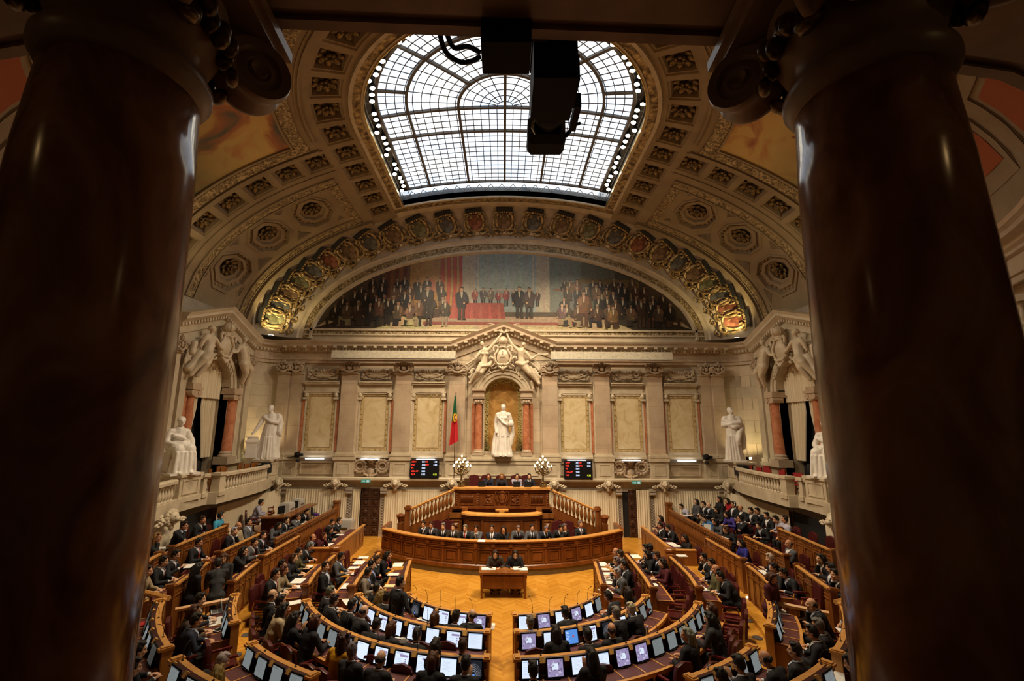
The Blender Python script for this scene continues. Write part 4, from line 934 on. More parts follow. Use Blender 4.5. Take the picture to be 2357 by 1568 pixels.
m_=MB(); gown(m_,.42,.37,.30,.02,.9,1.75,14,.075,1,.85); m_.chain([(0,0,1.7,.28),(0,0,2.05,.29),(0,0,2.22,.23)]); m_.chain([(-.32,0,2.2,.15),(.32,0,2.2,.15)]); m_.cap((0,0,2.2),(.0,-.02,2.45),.1,.09)
head(m_,(-.02,-.03,2.58),1,.5); 
m_.chain([(-.35,0,2.18,.14),(-.42,-.06,1.85,.12),(-.1,-.28,1.9,.09)]); m_.chain([(.35,0,2.18,.15),(.48,0,1.7,.14),(.30,-.3,1.5,.09)])
m_.chain([(-.38,-.05,2.1,.12),(0,-.28,1.95,.11),(.35,-.22,2.0,.13)]); m_.chain([(-.34,-.12,1.95,.1),(.05,-.32,1.75,.1),(.42,-.1,1.9,.13)]); m_.chain([(.3,-.3,1.5,.12),(.2,-.36,1.1,.11),(.25,-.3,.9,.08)])
m_.chain([(.45,.05,1.7,.14),(.5,.05,1.1,.15),(.48,.05,.7,.10)])
for i in range(4): m_.chain([(-.2+.1*i,-.3,1.3,.05),(-.22+.14*i,-.36,.1,.06)])
mR=remesh(m_,.022,'figure','marble_white',2)
S=thing('statue','white marble man wrapped in a toga, standing on the right corner pedestal','statue',(12.0,24.35,4.08),R(-18)); ob('figure',mR,S)
p=MB(); p.box(-.5,-.42,0,.5,.42,.1); p.build('plinth','marble_white',S)
# seated figures on the balcony pedestals
def seated(arm):
    m=MB(); m.cbox((0,.18,.42),(.7,.7,.75)); gown(m,.44,.38,.26,.02,.5,.85,11,.04,1,.6,(0,-.42)); 
    for q in (-1,1): m.chain([(q*.17,.1,.95,.22),(q*.2,-.45,.93,.19),(q*.2,-.52,.5,.17),(q*.2,-.5,.08,.15)]); m.ell((q*.2,-.66,.05),(.09,.18,.07),8)
    m.chain([(0,.12,.9,.28),(0,.1,1.3,.25),(0,.08,1.62,.2)]); m.chain([(-.27,.08,1.58,.12),(.27,.08,1.58,.12)]); m.cap((0,.06,1.6),(0,.03,1.82),.09,.08); head(m,(0,.0,1.94),1,.2*arm)
    m.chain([(-.3,.08,1.55,.11),(-.42,.0,1.2,.1),(-.25,-.3,1.08,.07)]); m.chain([(.3,.08,1.55,.11),(.45,.0,1.22,.1),(.35,-.3,1.15+.1*arm,.07)])
    m.chain([(-.35,.0,1.05,.14),(0,-.3,1.1,.13),(.38,0,1.0,.15)]); m.chain([(.42,.1,.95,.14),(.5,-.1,.5,.14),(.45,-.2,.1,.14)]); m.chain([(-.25,-.1,1.45,.07),(.1,-.2,1.3,.07),(.3,.0,1.15,.08)])
    for i in range(5): m.chain([(-.3+.15*i,-.62,.8,.05),(-.34+.17*i,-.66,.1,.06)])
    return remesh(m,.022,'figure','marble_white',2)
for s,n_ in ((-1,'left'),(1,'right')):
    S=thing('statue','white marble seated woman on the %s balcony pedestal beside the near column'%n_,'statue',(s*12.2,17.6,4.0),R(-52*s if s<0 else -40)); S.rotation_euler.z=R(60) if s<0 else R(-58)
    ob('figure',seated(s),S).scale=(1,1,.97); p=MB(); p.box(-.5,-.75,-.02,.5,.55,.06); p.build('plinth','marble_white',S)
# ---------------------------------------------------------------- sculptural groups over the niche and the side windows
def gp(X,Y,d=.3): return Vector(((X-940)*.00317,-d,11.8-.00325*Y))
def gch(mb,pts): mb.chain([(*gp(x,y,d),r) for x,y,d,r in pts])
def ghead(mb,X,Y,d,rz): head(mb,gp(X,Y,d),.8,rz)
fa=MB()
gch(fa,[(600,545,.34,.21),(600,640,.34,.17),(585,780,.34,.21)]); gch(fa,[(520,560,.34,.10),(670,520,.34,.10)]); gch(fa,[(600,520,.36,.08),(570,460,.4,.07)]); ghead(fa,555,435,.42,.6)
gch(fa,[(665,520,.34,.10),(775,400,.36,.085),(875,265,.34,.055),(890,235,.32,.06)]); gch(fa,[(515,580,.36,.10),(430,690,.4,.08),(300,775,.38,.05),(270,790,.38,.06)])
gch(fa,[(545,790,.40,.17),(480,910,.5,.14),(355,1085,.3,.07),(340,1105,.3,.08)]); gch(fa,[(625,800,.36,.17),(545,930,.45,.13),(440,1040,.25,.07)])
for x,y in ((560,600),(650,600)): fa.ell(gp(x,y,.52),(.10,.08,.09),8)
gch(fa,[(520,830,.5,.08),(600,820,.55,.08),(690,800,.42,.10)]); gch(fa,[(680,790,.3,.12),(740,700,.2,.08)])
fb=MB()
gch(fb,[(1255,550,.36,.22),(1255,660,.36,.18),(1265,780,.38,.23)]); gch(fb,[(1180,520,.34,.10),(1345,570,.36,.10)]); gch(fb,[(1270,530,.36,.08),(1300,470,.38,.07)]); ghead(fb,1305,448,.38,2.6)
gch(fb,[(1180,515,.34,.10),(1090,430,.36,.085),(1015,280,.34,.055),(1000,240,.32,.06)]); gch(fb,[(1350,580,.38,.10),(1430,690,.42,.08),(1560,600,.4,.05)])
gch(fb,[(1290,800,.4,.20),(1400,930,.45,.15),(1540,1080,.3,.08),(1570,1110,.3,.09)]); gch(fb,[(1340,820,.36,.18),(1440,960,.36,.13),(1570,1065,.25,.08)]); gch(fb,[(1180,760,.45,.12),(1280,790,.5,.14),(1370,740,.4,.1)])
gch(fb,[(1420,850,.25,.14),(1480,930,.25,.14),(1580,1000,.2,.12)]); gch(fb,[(1440,1080,.2,.09),(1470,1200,.15,.07)])
fA,fB=remesh(fa,.024,'winged_figure','stone_cream',2),remesh(fb,.024,'winged_figure','stone_cream',2)
wgs=[]
for sx in (-1,1):
    w=MB()
    for k in range(3):
        for i in range(6):
            a=.3+.16*i; c=gp(940+sx*(480+36*i+30*k),(640+70*k+34*i),.16+.03*k); w.ell(c,(.20,.05,.07),8,0,Matrix.Rotation(sx*(a+.2*k),4,'Y'))
    for i in range(8): w.ell(gp(940+sx*(560+14*(i%4)),860+22*i,.16),(.16,.08,.08),6,0,Matrix.Rotation(i,4,'Y'))
    wgs.append(w.mesh('wing','stone_plain',True))
shd=MB()
shd.grid(lambda u,v:(lambda a,k:gp(925+k*105*cos(a)*(1+.12*abs(sin(2*a))),640+k*135*sin(a),.36+.14*(1-k*k)))(2*pi*u,max(.001,v)),32,6,0,True,False)
for sx in (-1,1):
    P=lambda q:[gp(925+sx*(x-925),y,d) for x,y,d in q]
    stube(shd,P([(1040,760,.36),(1075,640,.40),(1030,560,.42),(1010,500,.4),(1050,460,.42),(1090,490,.42),(1085,560,.42)]),.06,8); stube(shd,P([(1020,780,.3),(1080,690,.36),(1150,650,.34),(1170,690,.32)]),.06,8)
    stube(shd,P([(925,470,.4),(990,490,.42),(1040,470,.4)]),.06,8); stube(shd,P([(925,780,.42),(980,790,.4),(1030,760,.4)]),.07,8)
    for i in range(7): shd.ell(gp(925+sx*(120+22*(i%5)),760+14*i,.22),(.09,.07,.05),6,0,Matrix.Rotation(i,4,'Y'))
    for i in range(8): shd.ell(gp(925+sx*(200+45*(i//2)),820+55*(i//2)+25*(i%2),.16),(.05,.04,.12),6,0,Matrix.Rotation(-sx*.6+(i%2),4,'Y'))
for i in range(5): a=pi*(.2+.15*i); shd.ell(gp(925+70*cos(a),800+50*sin(a),.4),(.05,.06,.13),6,0,Matrix.Rotation(pi/2-a+pi,4,'Y'))
shd.ell(gp(925,450,.36),(.2,.12,.1),8)
shield_me=shd.mesh('shield','stone_cream',True)
dm=MB()
for x,y in ((920,560),(920,605),(885,655),(920,655),(955,655)): dm.cbox(gp(x,y,.515),(.06,.03,.07))
dots_me=dm.mesh('shield_studs','stone_grey')
gl=MB(); gl.ell(gp(925,365,.38),.24,16)
for a in (0,.9,1.8): gl.tube([gp(925,365,.38)+Matrix.Rotation(a,3,'Z')@Vector((.245*cos(t),0,.245*sin(t))) for t in [2*pi*i/20 for i in range(20)]],.014,4,0,False,True)
globe_me=gl.mesh('globe','stone_cream',True)
def curve3_(a,b,c,n=6): return [a*(1-t)**2+b*2*t*(1-t)+c*t*t for t in [i/n for i in range(n+1)]]
pm=MB()
for sx in (-1,1):
    for x,y,r in ((350,110,.03),(330,150,.03),(300,60,.035),(260,90,.03),(200,160,.045),(170,110,.04),(110,190,.045),(230,190,.03)): pm.tube(curve3_(gp(940,230,.32),gp(940+sx*(x-60)*.55,y-25+30*(x<200),.40),gp(940+sx*x,y,.34)),[.03,.04,r,r*.9,r*.7,r*.5,.008],6)
palm_me=pm.mesh('palm_frond','stone_cream',True)
def group(nm,label,tx,parts):
    o=thing(nm,label,'sculpture'); o.matrix_world=tx
    for n_,me_ in parts: ob(n_,me_,o)
    return o
tp=MB(); tp.tube([gp(1540,602,.4),gp(1650,603,.4),gp(1735,606,.4)],[.03,.04,.08],8); trump=tp.mesh('trumpet','stone_cream',True)
group('relief_sculpture','pale stone winged figures raising palms over a shield, above the central niche',Matrix.Translation((0,YB-.06,0)),[('winged_figure',fA),('winged_figure',fB),('wing',wgs[0]),('wing',wgs[1]),('shield',shield_me),('shield_studs',dots_me),('globe',globe_me),('palm_frond',palm_me),('trumpet',trump)])
# side groups: reclining figures round a cartouche
fc=MB()
gch(fc,[(560,600,.34,.22),(530,720,.4,.2),(500,820,.4,.2)]); gch(fc,[(500,560,.34,.10),(650,580,.38,.10)]); gch(fc,[(570,570,.36,.08),(560,510,.4,.07)]); ghead(fc,555,470,.42,.9)
gch(fc,[(650,590,.4,.1),(740,680,.45,.08),(820,700,.42,.06)]); gch(fc,[(500,570,.36,.1),(420,640,.4,.09),(380,740,.38,.06)])
gch(fc,[(500,820,.45,.2),(400,900,.55,.15),(330,1060,.35,.09),(310,1120,.3,.09)]); gch(fc,[(540,830,.45,.18),(480,960,.5,.13),(430,1120,.3,.08)]); gch(fc,[(420,820,.3,.16),(350,960,.25,.16),(290,1040,.2,.14)]); gch(fc,[(330,700,.25,.12),(300,830,.25,.13)])
fC=remesh(fc,.026,'reclining_figure','stone_cream',2)
for s,n_ in ((-1,'left'),(1,'right')):
    G=group('relief_sculpture','stone figures lounging round a cartouche over the %s arched window'%n_,sidetx(s,WY+.2)@Matrix.Translation((0,-.02,-.32))@Matrix.Diagonal((1.05,1.2,1,1)),[('reclining_figure',fC),('cartouche',shield_me),('head_carving',globe_me),('wing',wgs[0]),('wing',wgs[1])])
    o=ob('reclining_figure',fC,G); o.scale.x=-1
# ---------------------------------------------------------------- wall painting: an anonymous assembly of people round a red table
rng=random.Random(5)
PV=[];PF=[];PC=[];LAY=[0]
zt_=lambda x: ZC+5.26*sqrt(max(0,1-(x/11.06)**2))
def inside(x,z): return (min(max(x,-10.97),10.97),max(11.345,min(z,zt_(min(max(x,-10.97),10.97)))))
def shape(pts,col,jit=.0):
    LAY[0]+=1; o=len(PV); y=YB-.03-.00004*LAY[0]
    for x,z in pts: q=inside(x,z); PV.append((q[0],y,q[1]))
    PF.append(tuple(range(o,o+len(pts)))); PC.append([tuple(max(0,c*(1+jit*rng.uniform(-1,1))) for c in col) for _ in pts])
def oval(x,z,a,b,col,jit=0,n=12,rot=0): shape([(x+a*cos(t)*cos(rot)-b*sin(t)*sin(rot),z+a*cos(t)*sin(rot)+b*sin(t)*cos(rot)) for t in [2*pi*i/n for i in range(n)]],col,jit)
def fig(x,z,h,coat,leg,seat=False,hd=(.36,.20,.12)):
    w=rng.choice((-1,1)); P=lambda L:[(x+a*h*w,z+b*h) for a,b in L]; lt=tuple(c*1.7+.006 for c in coat); dkc=tuple(c*.6 for c in coat)
    if seat:
        shape(P([(-.16,.0),(-.14,.42),(.1,.42),(.12,.30),(.30,.34),(.34,.26),(.30,.02),(.36,-.01),(.22,-.01),(.22,.2),(.05,.16),(.04,0)]),leg,.2); d=-.16; B=.30
    else:
        shape(P([(-.10,.48),(-.095,.05),(-.11,-.0),(-.0,.0),(-.01,.40),(.03,.40),(.04,.05),(.03,-.01),(.15,-.01),(.10,.06),(.11,.5)]),leg,.2); d=0; B=.36
    q=lambda L:P([(a,b+d) for a,b in L])
    shape(q([(-.13,B-d*.6),(-.17,.62),(-.19,.74),(-.13,.835),(-.04,.87),(.05,.87),(.14,.83),(.18,.72),(.15,.58),(.13,B-d*.5)]),coat,.25)
    shape(q([(.06,.80),(.14,.80),(.17,.68),(.12,.56),(.05,.62)]),lt,.2); shape(q([(-.13,.4-d*.5),(-.17,.62),(-.12,.62),(-.07,.4-d*.5)]),dkc,.2)
    shape(q([(-.035,.865),(.04,.865),(.028,.70),(.0,.64),(-.02,.70)]),(.38,.33,.25),.1)
    if rng.random()<.6: e=rng.uniform(.45,.6); shape(q([(.13,.76),(.20,.72),(.22,e),(.10,e-.06),(.06,e),(.15,e+.05)]),coat,.2); oval(*q([(.08,e-.03)])[0],.03*h,.028*h,hd,.1,8)
    else: shape(q([(-.14,.8),(-.21,.70),(-.22,.50),(-.17,.47),(-.15,.6)]),dkc,.2); oval(*q([(-.195,.46)])[0],.026*h,.035*h,hd,.1,8)
    hx,hz=q([(.005,.935)])[0]; oval(hx,hz-.06*h,.028*h,.05*h,tuple(c*.8 for c in hd)); oval(hx,hz,.052*h,.068*h,hd,.12); shape([(hx-.052*h,hz),(hx-.02*h*w,hz-.06*h),(hx-.045*h*w,hz)],tuple(c*.65 for c in hd))
    hc=rng.choice(((.02,.012,.008),(.05,.028,.015),(.02,.012,.008),(.22,.20,.17)))
    shape([(hx+.056*h*cos(t),hz+.012*h+.068*h*sin(t)) for t in [pi*i/7 for i in range(8)]]+[(hx-.02*h*w,hz+.038*h)],hc,.2)
    for e in (-.018,.02): oval(hx+e*h,hz+.0*h,.008*h,.006*h,(.04,.02,.012),0,6)
dk=[(.012,.010,.009),(.02,.014,.01),(.014,.012,.014),(.05,.024,.013),(.03,.02,.012)]
def quad(x0,z0,x1,z1,col,n=10,jit=.12):
    for i in range(n):
        a,b=x0+(x1-x0)*i/n,x0+(x1-x0)*(i+1)/n; shape([(a,z0),(b,z0),(b,z1),(a,z1)],col,jit)
quad(-11,11,11,17,(.06,.04,.025),40); 
for x0,x1,c in ((-7.2,-5.6,(.10,.05,.02)),(-5.6,-3.8,(.26,.135,.04)),(-3.8,-2.5,(.22,.055,.025)),(-2.5,-1.7,(.30,.26,.20)),(-1.7,1.9,(.20,.235,.225)),(1.9,2.7,(.29,.25,.19)),(2.7,4.6,(.115,.13,.12)),(4.6,6.6,(.085,.085,.065)),(6.6,8.4,(.045,.04,.028))): quad(x0,12.4,x1,16.2,c,8,.1)
for i in range(7): x=-3.75+.18*i; shape([(x,12.6),(x+.12,12.6),(x+.2,14.4),(x+.12,16),(x+.02,16),(x+.06,14.2)],((.30,.05,.022),(.30,.17,.05))[i%2],.2)
for i in range(5): x=-7.0+.25*i; shape([(x,12.4),(x+.16,12.4),(x+.22,16),(x+.05,16)],((.10,.022,.014),(.16,.06,.02))[i%2],.2)
shape([(-1.55,13.8),(1.7,13.8),(1.7,13.72),(-1.55,13.72)],(.30,.27,.21)); shape([(-1.6,13.75),(-1.5,13.75),(-1.5,16),(-1.6,16)],(.31,.28,.22)); shape([(1.68,13.75),(1.78,13.75),(1.78,16),(1.68,16)],(.31,.28,.22))
shape([(-4.6,13.4),(-4.1,13.4),(-4.1,14.2),(-4.35,14.45),(-4.6,14.2)],(.30,.085,.05),.1)
shape([(3.0,13.7),(8.0,13.5),(8.0,13.62),(3.0,13.82)],(.16,.06,.03)); shape([(4.4,14.2),(8,13.9),(8,14.5),(4.4,14.5)],(.12,.075,.025),.3)
quad(-11,11.3,11,11.95,(.40,.32,.18),30,.12)
for i in range(30): x=rng.uniform(-6,6); z=rng.uniform(11.4,11.85); shape([(x,z),(x+.7,z+.03),(x+.9,z+.07),(x+.1,z+.05)],(.33,.25,.14),.1)
for sd in (-1,1): shape([(sd*11,11.3),(sd*7.6,11.3),(sd*6.2,11.9),(sd*7,12.6),(sd*11,12.6)],(.035,.024,.015),.3)
for i in range(5): fig(3.6+.85*i,13.72-.05*i,.8,rng.choice(dk),dk[0],True,(.22,.12,.07))
for i in range(9): fig(-1.7+.46*i,12.75,.95+.2*rng.random(),rng.choice([(.06,.05,.05),(.05,.025,.02),(.11,.085,.07),(.2,.05,.04)]),dk[0],False,(.36,.21,.14))
shape([(-4.7,11.78),(4.3,11.78),(3.6,12.12),(-3.9,12.12)],(.28,.20,.14),.1); shape([(-4.7,11.62),(4.3,11.62),(4.3,11.8),(-4.7,11.8)],(.20,.055,.035),.15)
shape([(-3.2,12.0),(.1,12.0),(-.05,12.95),(-2.9,12.95)],(.24,.05,.035),.2)
for i in range(6): shape([(-3.1+.55*i,12.0),(-2.9+.55*i,12.0),(-2.92+.53*i,12.9),(-3.0+.53*i,12.9)],(.31,.075,.05),.15)
for row in (3,2,1,0):
    for sd in (-1,1):
        n=(11,12,12,11)[row]
        for i in range(n):
            x=sd*(3.4+.1*row+6.9*(i+rng.random()*.6)/n); z=11.5+.52*row+.08*rng.random()
            if zt_(x)-z<1.35: continue
            f=max(.35,1-.09*max(0,abs(x)-4.5)); hd=tuple(c*f for c in (.30,.17,.10))
            fig(x,z,1.55+.2*rng.random()-.1*row,tuple(c*f for c in rng.choice(dk+[(.10,.055,.03)])),rng.choice(dk+[(.26*f,.20*f,.12*f)]),row<2 and rng.random()<.55,hd)
for x,z,h,c,l in ((-4.5,12.0,1.95,dk[1],dk[0]),(-2.5,11.95,1.95,dk[2],dk[4]),(.9,12.05,1.9,dk[0],dk[1]),(1.5,12.05,1.85,(.05,.03,.02),dk[1]),(4.7,11.6,2.1,(.12,.055,.025),(.07,.03,.015)),(3.4,11.65,1.5,(.10,.06,.05),(.24,.18,.10)),(-5.5,11.6,1.5,(.14,.075,.05),(.42,.32,.18)),(6.4,11.45,1.6,(.13,.07,.025),dk[3])): fig(x,z,h,c,l,h<1.62,(.40,.24,.15))
mu=MB().add(PV,PF)
m,nt,b=nodes('mural_paint'); at_=nd(nt,'ShaderNodeAttribute'); at_.attribute_name='paint'
tc=nd(nt,'ShaderNodeTexCoord'); n_=nd(nt,'ShaderNodeTexNoise',Scale=5,Detail=6,Distortion=1.5); lk(nt,tc.outputs['Object'],n_.inputs['Vector']); r_=ramp(nt,n_.outputs['Fac'],[(.3,(.72,.72,.72)),(.7,(1.2,1.18,1.12))])
mx_=nd(nt,'ShaderNodeMixRGB',blend_type='MULTIPLY'); mx_.inputs[0].default_value=1; lk(nt,at_.outputs['Color'],mx_.inputs[1]); lk(nt,r_.outputs[0],mx_.inputs[2]); lk(nt,mx_.outputs[0],b.inputs['Base Color']); b.inputs['Roughness'].default_value=.5
me=mu.mesh('mural','mural_paint'); ca=me.color_attributes.new('paint','FLOAT_COLOR','CORNER'); ca.data.foreach_set('color',[v for f in PC for c in f for v in (*c,1)])
tag(ob('mural',me),'long arched wall painting of a crowded assembly under the vault','painting')
# ---------------------------------------------------------------- tribune
TR=thing('tribune','carved wooden tribune with a high desk, curved speaking front and two stairs','tribune'); TX=-.04
q=MB(); q.box(-2.4,22.72,.25,2.32,25.4,2.05); q.box(-2.32,22.62,1.86,2.24,22.8,2.06); q.build('platform','wood_red',TR)
q=MB(); q.box(-2.27,22.62,2.06,2.19,22.7,2.74,0); q.box(-2.3,22.55,2.74,2.22,23.05,2.86,0); q.box(-2.36,22.48,2.86,2.28,23.1,2.945,1); q.box(-2.33,22.52,2.0,2.25,22.7,2.10,0)
for e in (-1,1):
    for a,b in ((2.0,1.31),(.87,.40)): q.frame(TX+min(e*a,e*b),2.16,TX+max(e*a,e*b),2.66,.05,22.585,22.62,0)
    for x in (2.15,1.14): q.box(TX+e*x-.08,22.57,2.12,TX+e*x+.08,22.62,2.70,0)
q.build('high_desk',['wood_red','wood_light'],TR)
for e in (-1,1):
    q=MB()
    for i in range(11): q.tube([(TX+e*(1.40+.052*i),22.6,2.60),(TX+e*(1.40+.052*i)+.012,22.58,2.45),(TX+e*(1.40+.052*i)-.01,22.6,2.24)],.018,5)
    q.build('carving','wood_red',TR,True); q=MB()
    for i in range(16): q.ell((TX+e*(.47+.33*random.random()),22.6,2.24+.36*random.random()),(.07,.03,.04),6,0,Matrix.Rotation(random.random()*3,4,'Y'))
    q.build('carving','wood_red',TR,True)
    for x in (2.15,1.14):
        q=MB()
        for i in range(5): q.ell((TX+e*x,22.565,2.22+.1*i),(.05,.025,.05),6)
        q.build('carving','wood_red',TR,True)
q=MB(); q.ell((TX,22.58,2.5),(.16,.06,.2),12); q.tube([(TX+.22*cos(t),22.56,2.5+.22*sin(t)) for t in [2*pi*i/16 for i in range(16)]],.02,5,0,False,True)
for e in (-1,1): q.tube([(TX+e*.05,22.56,2.70),(TX+e*.3,22.55,2.78),(TX+e*.34,22.57,2.5),(TX+e*.2,22.57,2.2)],.03,6)
q.ell((TX,22.55,2.76),(.12,.05,.10),8)
q.build('carving','wood_red',TR,True)
def ledge_arc(n=24): return [(TX-1.78*cos(pi*i/n),22.45-.85*sin(pi*i/n)**.6) for i in range(n+1)]
pa=ledge_arc()
q=MB(); q.sweep(pa,[(-.02,.25),(.0,.25),(.0,1.82),(-.02,1.82)],0); 
q.sweep(pa,[(-.03,.25),(.05,.25),(.05,.45),(.02,.5),(-.03,.5)],0); q.sweep(pa,[(-.05,1.62),(.03,1.64),(.03,1.70),(.06,1.74),(.06,1.80),(-.05,1.80)],0)
for i in (4,8,16,20):
    x,y=pa[i]; q.cbox((x,y-.01,1.05),(.1,.06,1.15),0,R((i-12)*5))
q.build('speaking_front','wood_red',TR,30)
q=MB(); q.sweep(pa,[(-.16,1.86),(.08,1.80),(.12,1.83),(.10,1.90),(-.14,1.96)],0)
q.build('ledge','wood_light',TR,30)
q=MB(); q.prism(pa+[(TX+1.7,22.6),(TX-1.7,22.6)],1.66,1.72); q.build('shelf','wood',TR)
q=MB(); q.add([(TX-.14,22.0,1.62),(TX+.14,22.0,1.62),(TX+.3,22.3,2.0),(TX-.3,22.3,2.0)],[(0,1,2,3)]); q.box(TX-.3,22.05,1.96,TX+.3,22.4,2.02); q.box(TX-.12,22.02,1.7,TX+.12,22.3,1.97); q.build('reading_stand','wood_light',TR)
for e in (-1,1):
    q=MB(); x=TX+e*2.12; q.box(x-.26,22.32,.25,x+.26,22.7,1.86); q.box(x-.3,22.28,1.62,x+.3,22.7,1.86); q.frame(x-.2,.5,x+.2,1.52,.04,22.29,22.32)
    for z in (.7,1.0,1.3): q.add([(x-.1,22.31,z-.1),(x+.1,22.31,z-.1),(x+.1,22.31,z+.1),(x-.1,22.31,z+.1),(x,22.25,z)],[(0,1,4),(1,2,4),(2,3,4),(3,0,4)])
    q.box(TX+e*1.72-.13,22.2,1.9,TX+e*1.72+.13,22.46,2.08)
    q.build('pier','wood',TR)
for e,n_ in ((-1,'left'),(1,'right')):
    st=MB()
    for i in range(9):
        x0=2.35+.22*i; st.box(min(e*x0,e*(x0+.22)),22.45,.25,max(e*x0,e*(x0+.22)),23.9,2.05-.2*(i+1))
    st.build('steps','wood_red',TR)
    sg=MB(); T=lambda x,z:(e*x,22.4,z)
    vv=[(e*x,y,z) for y in (22.36,22.46) for x,z in ((2.36,2.03),(4.3,1.18),(4.3,.25),(2.36,.25))]
    sg.add(vv,[(0,1,2,3),(7,6,5,4),(0,4,5,1),(1,5,6,2)],0)
    sg.tube([T(2.36,2.06),T(4.3,1.20)],.05,4); sg.tube([T(2.36,1.85),T(4.3,.98)],.03,4)
    vv=[(e*x,22.34,z) for x,z in ((2.55,1.6),(3.6,1.15),(3.6,.45),(2.55,.45))]; c=[sum(p[k] for p in vv)/4 for k in (0,2)]
    sg.tube(vv,.03,4,0,False,True)
    sg.build('stringer','wood_red',TR)
    hr=MB(); hr.tube([T(2.3,2.86),T(4.34,1.97)],[.055,.055],6); hr.build('handrail','wood_light',TR)
    if e<0:
        bb=MB()
        P=[(.045,0),(.05,.08),(.03,.10),(.06,.16),(.085,.30),(.075,.42),(.035,.56),(.03,.62),(.055,.66),(.055,.72)]
        bb.lathe(P,k=8); wbal=bb.mesh('stair_baluster','wood',True)
    for i in range(11):
        x=2.44+.176*i; o=ob('stair_baluster',wbal,TR,(e*x,22.4,2.07-.44*(x-2.36)))
    nw=MB(); nw.box(e*4.42-.12,22.28,.25,e*4.42+.12,22.52,1.98); nw.box(e*4.42-.16,22.24,1.98,e*4.42+.16,22.56,2.08); nw.box(e*4.42-.1,22.3,2.08,e*4.42+.1,22.5,2.14)
    nw.tube([(e*4.5,22.4,1.75),(e*4.62,22.4,1.6),(e*4.56,22.4,1.4),(e*4.62,22.4,1.1),(e*4.8,22.4,.8),(e*4.95,22.4,.45)],[.06,.08,.07,.08,.10,.12],8); nw.build('newel','wood_red',TR)
# curved bench of the government
GC,GR=(0.0,26.9),7.62
def garc(r,a0,a1,n): return [(GC[0]+r*sin(R(a)),GC[1]-r*cos(R(a))) for a in [a0+(a1-a0)*i/n for i in range(n+1)]]
GA=45.5
GB=thing('curved_bench','long curved wooden bench front of seventeen panels below the tribune','bench')
p_=garc(GR-.13,-GA,GA,60)
q=MB(); q.sweep(p_,[(-.05,.24),(.0,.24),(.0,1.24),(-.05,1.24)],0); q.sweep(p_,[(-.02,.95),(.04,.97),(.04,1.0),(-.02,1.02)],0); q.sweep(p_,[(-.02,1.18),(.05,1.2),(.06,1.25),(-.02,1.25)],0); q.sweep(p_,[(-.02,.24),(.06,.24),(.06,.36),(.02,.40),(-.02,.40)],0)
q.build('front','wood_red',GB,30)
q=MB(); q.sweep(p_,[(-.5,1.18),(-.12,1.25),(.07,1.25),(.09,1.28),(.07,1.31),(-.12,1.31),(-.5,1.22)],0); q.build('top_rail','wood_light',GB,30)
q=MB(); q.sweep(p_,[(-.05,0),(.03,0),(.03,.24),(-.05,.24)],0); q.build('plinth','green_felt',GB,30)
pan=MB(); bx=MB()
for i in range(17):
    a=-GA+(i+.5)*2*GA/17; w=GR*R(2*GA/17)
    T=Matrix.Translation((GC[0]+(GR-.13)*sin(R(a)),GC[1]-(GR-.13)*cos(R(a)),0))@Matrix.Rotation(R(a),4,'Z')
    t=MB(); t.frame(-w*.34,.46,w*.34,.90,.035,-.035,.0); t.frame(-w*.42,1.05,w*.34,1.16,.02,-.03,.0); t.box(-w*.26,-.02,.54,w*.26,0,.82); 
    for x in (-.47,.40,.47): t.box(w*x-.025,-.045,1.03,w*x+.025,0,1.18)
    t.box(-w*.5-.03,-.03,.42,-w*.5+.03,.0,.94)
    pan.add([T@Vector(p) for p in t.v],t.f)
pan.build('panel_moulding','wood_red',GB)
for e in (-1,1):
    q=MB(); a=Vector(garc(GR-.13,GA*e,GA*e,1)[0]); b=Vector((a.x+e*.02,23.2))
    q.box(min(a.x,a.x-e*.07),a.y,0,max(a.x,a.x-e*.07),23.0,1.25); q.box(a.x-.08,a.y-.05,1.25,a.x+.08,23.0,1.33); q.build('end_panel','wood_red',GB)
    u=MB(); u.box(e*4.75-.13,22.3,1.3,e*4.75+.13,22.5,1.36); u.lathe([(.12,1.36),(.10,1.42),(.19,1.66),(.22,1.68),(.2,1.73),(.08,1.78),(0,1.8)],(e*4.75,22.4,0),8); u.box(e*4.75-.12,22.3,.25,e*4.75+.12,22.5,1.3)
    u.build('urn','wood_red',GB)
gp_=MB(); gp_.prism(garc(GR-.2,-GA,GA,40)+[(5.3,25.9),(-5.3,25.9)],-.02,.25); struct(gp_,'floor_platform','wood_red','low wooden platform under the tribune and curved bench','floor')
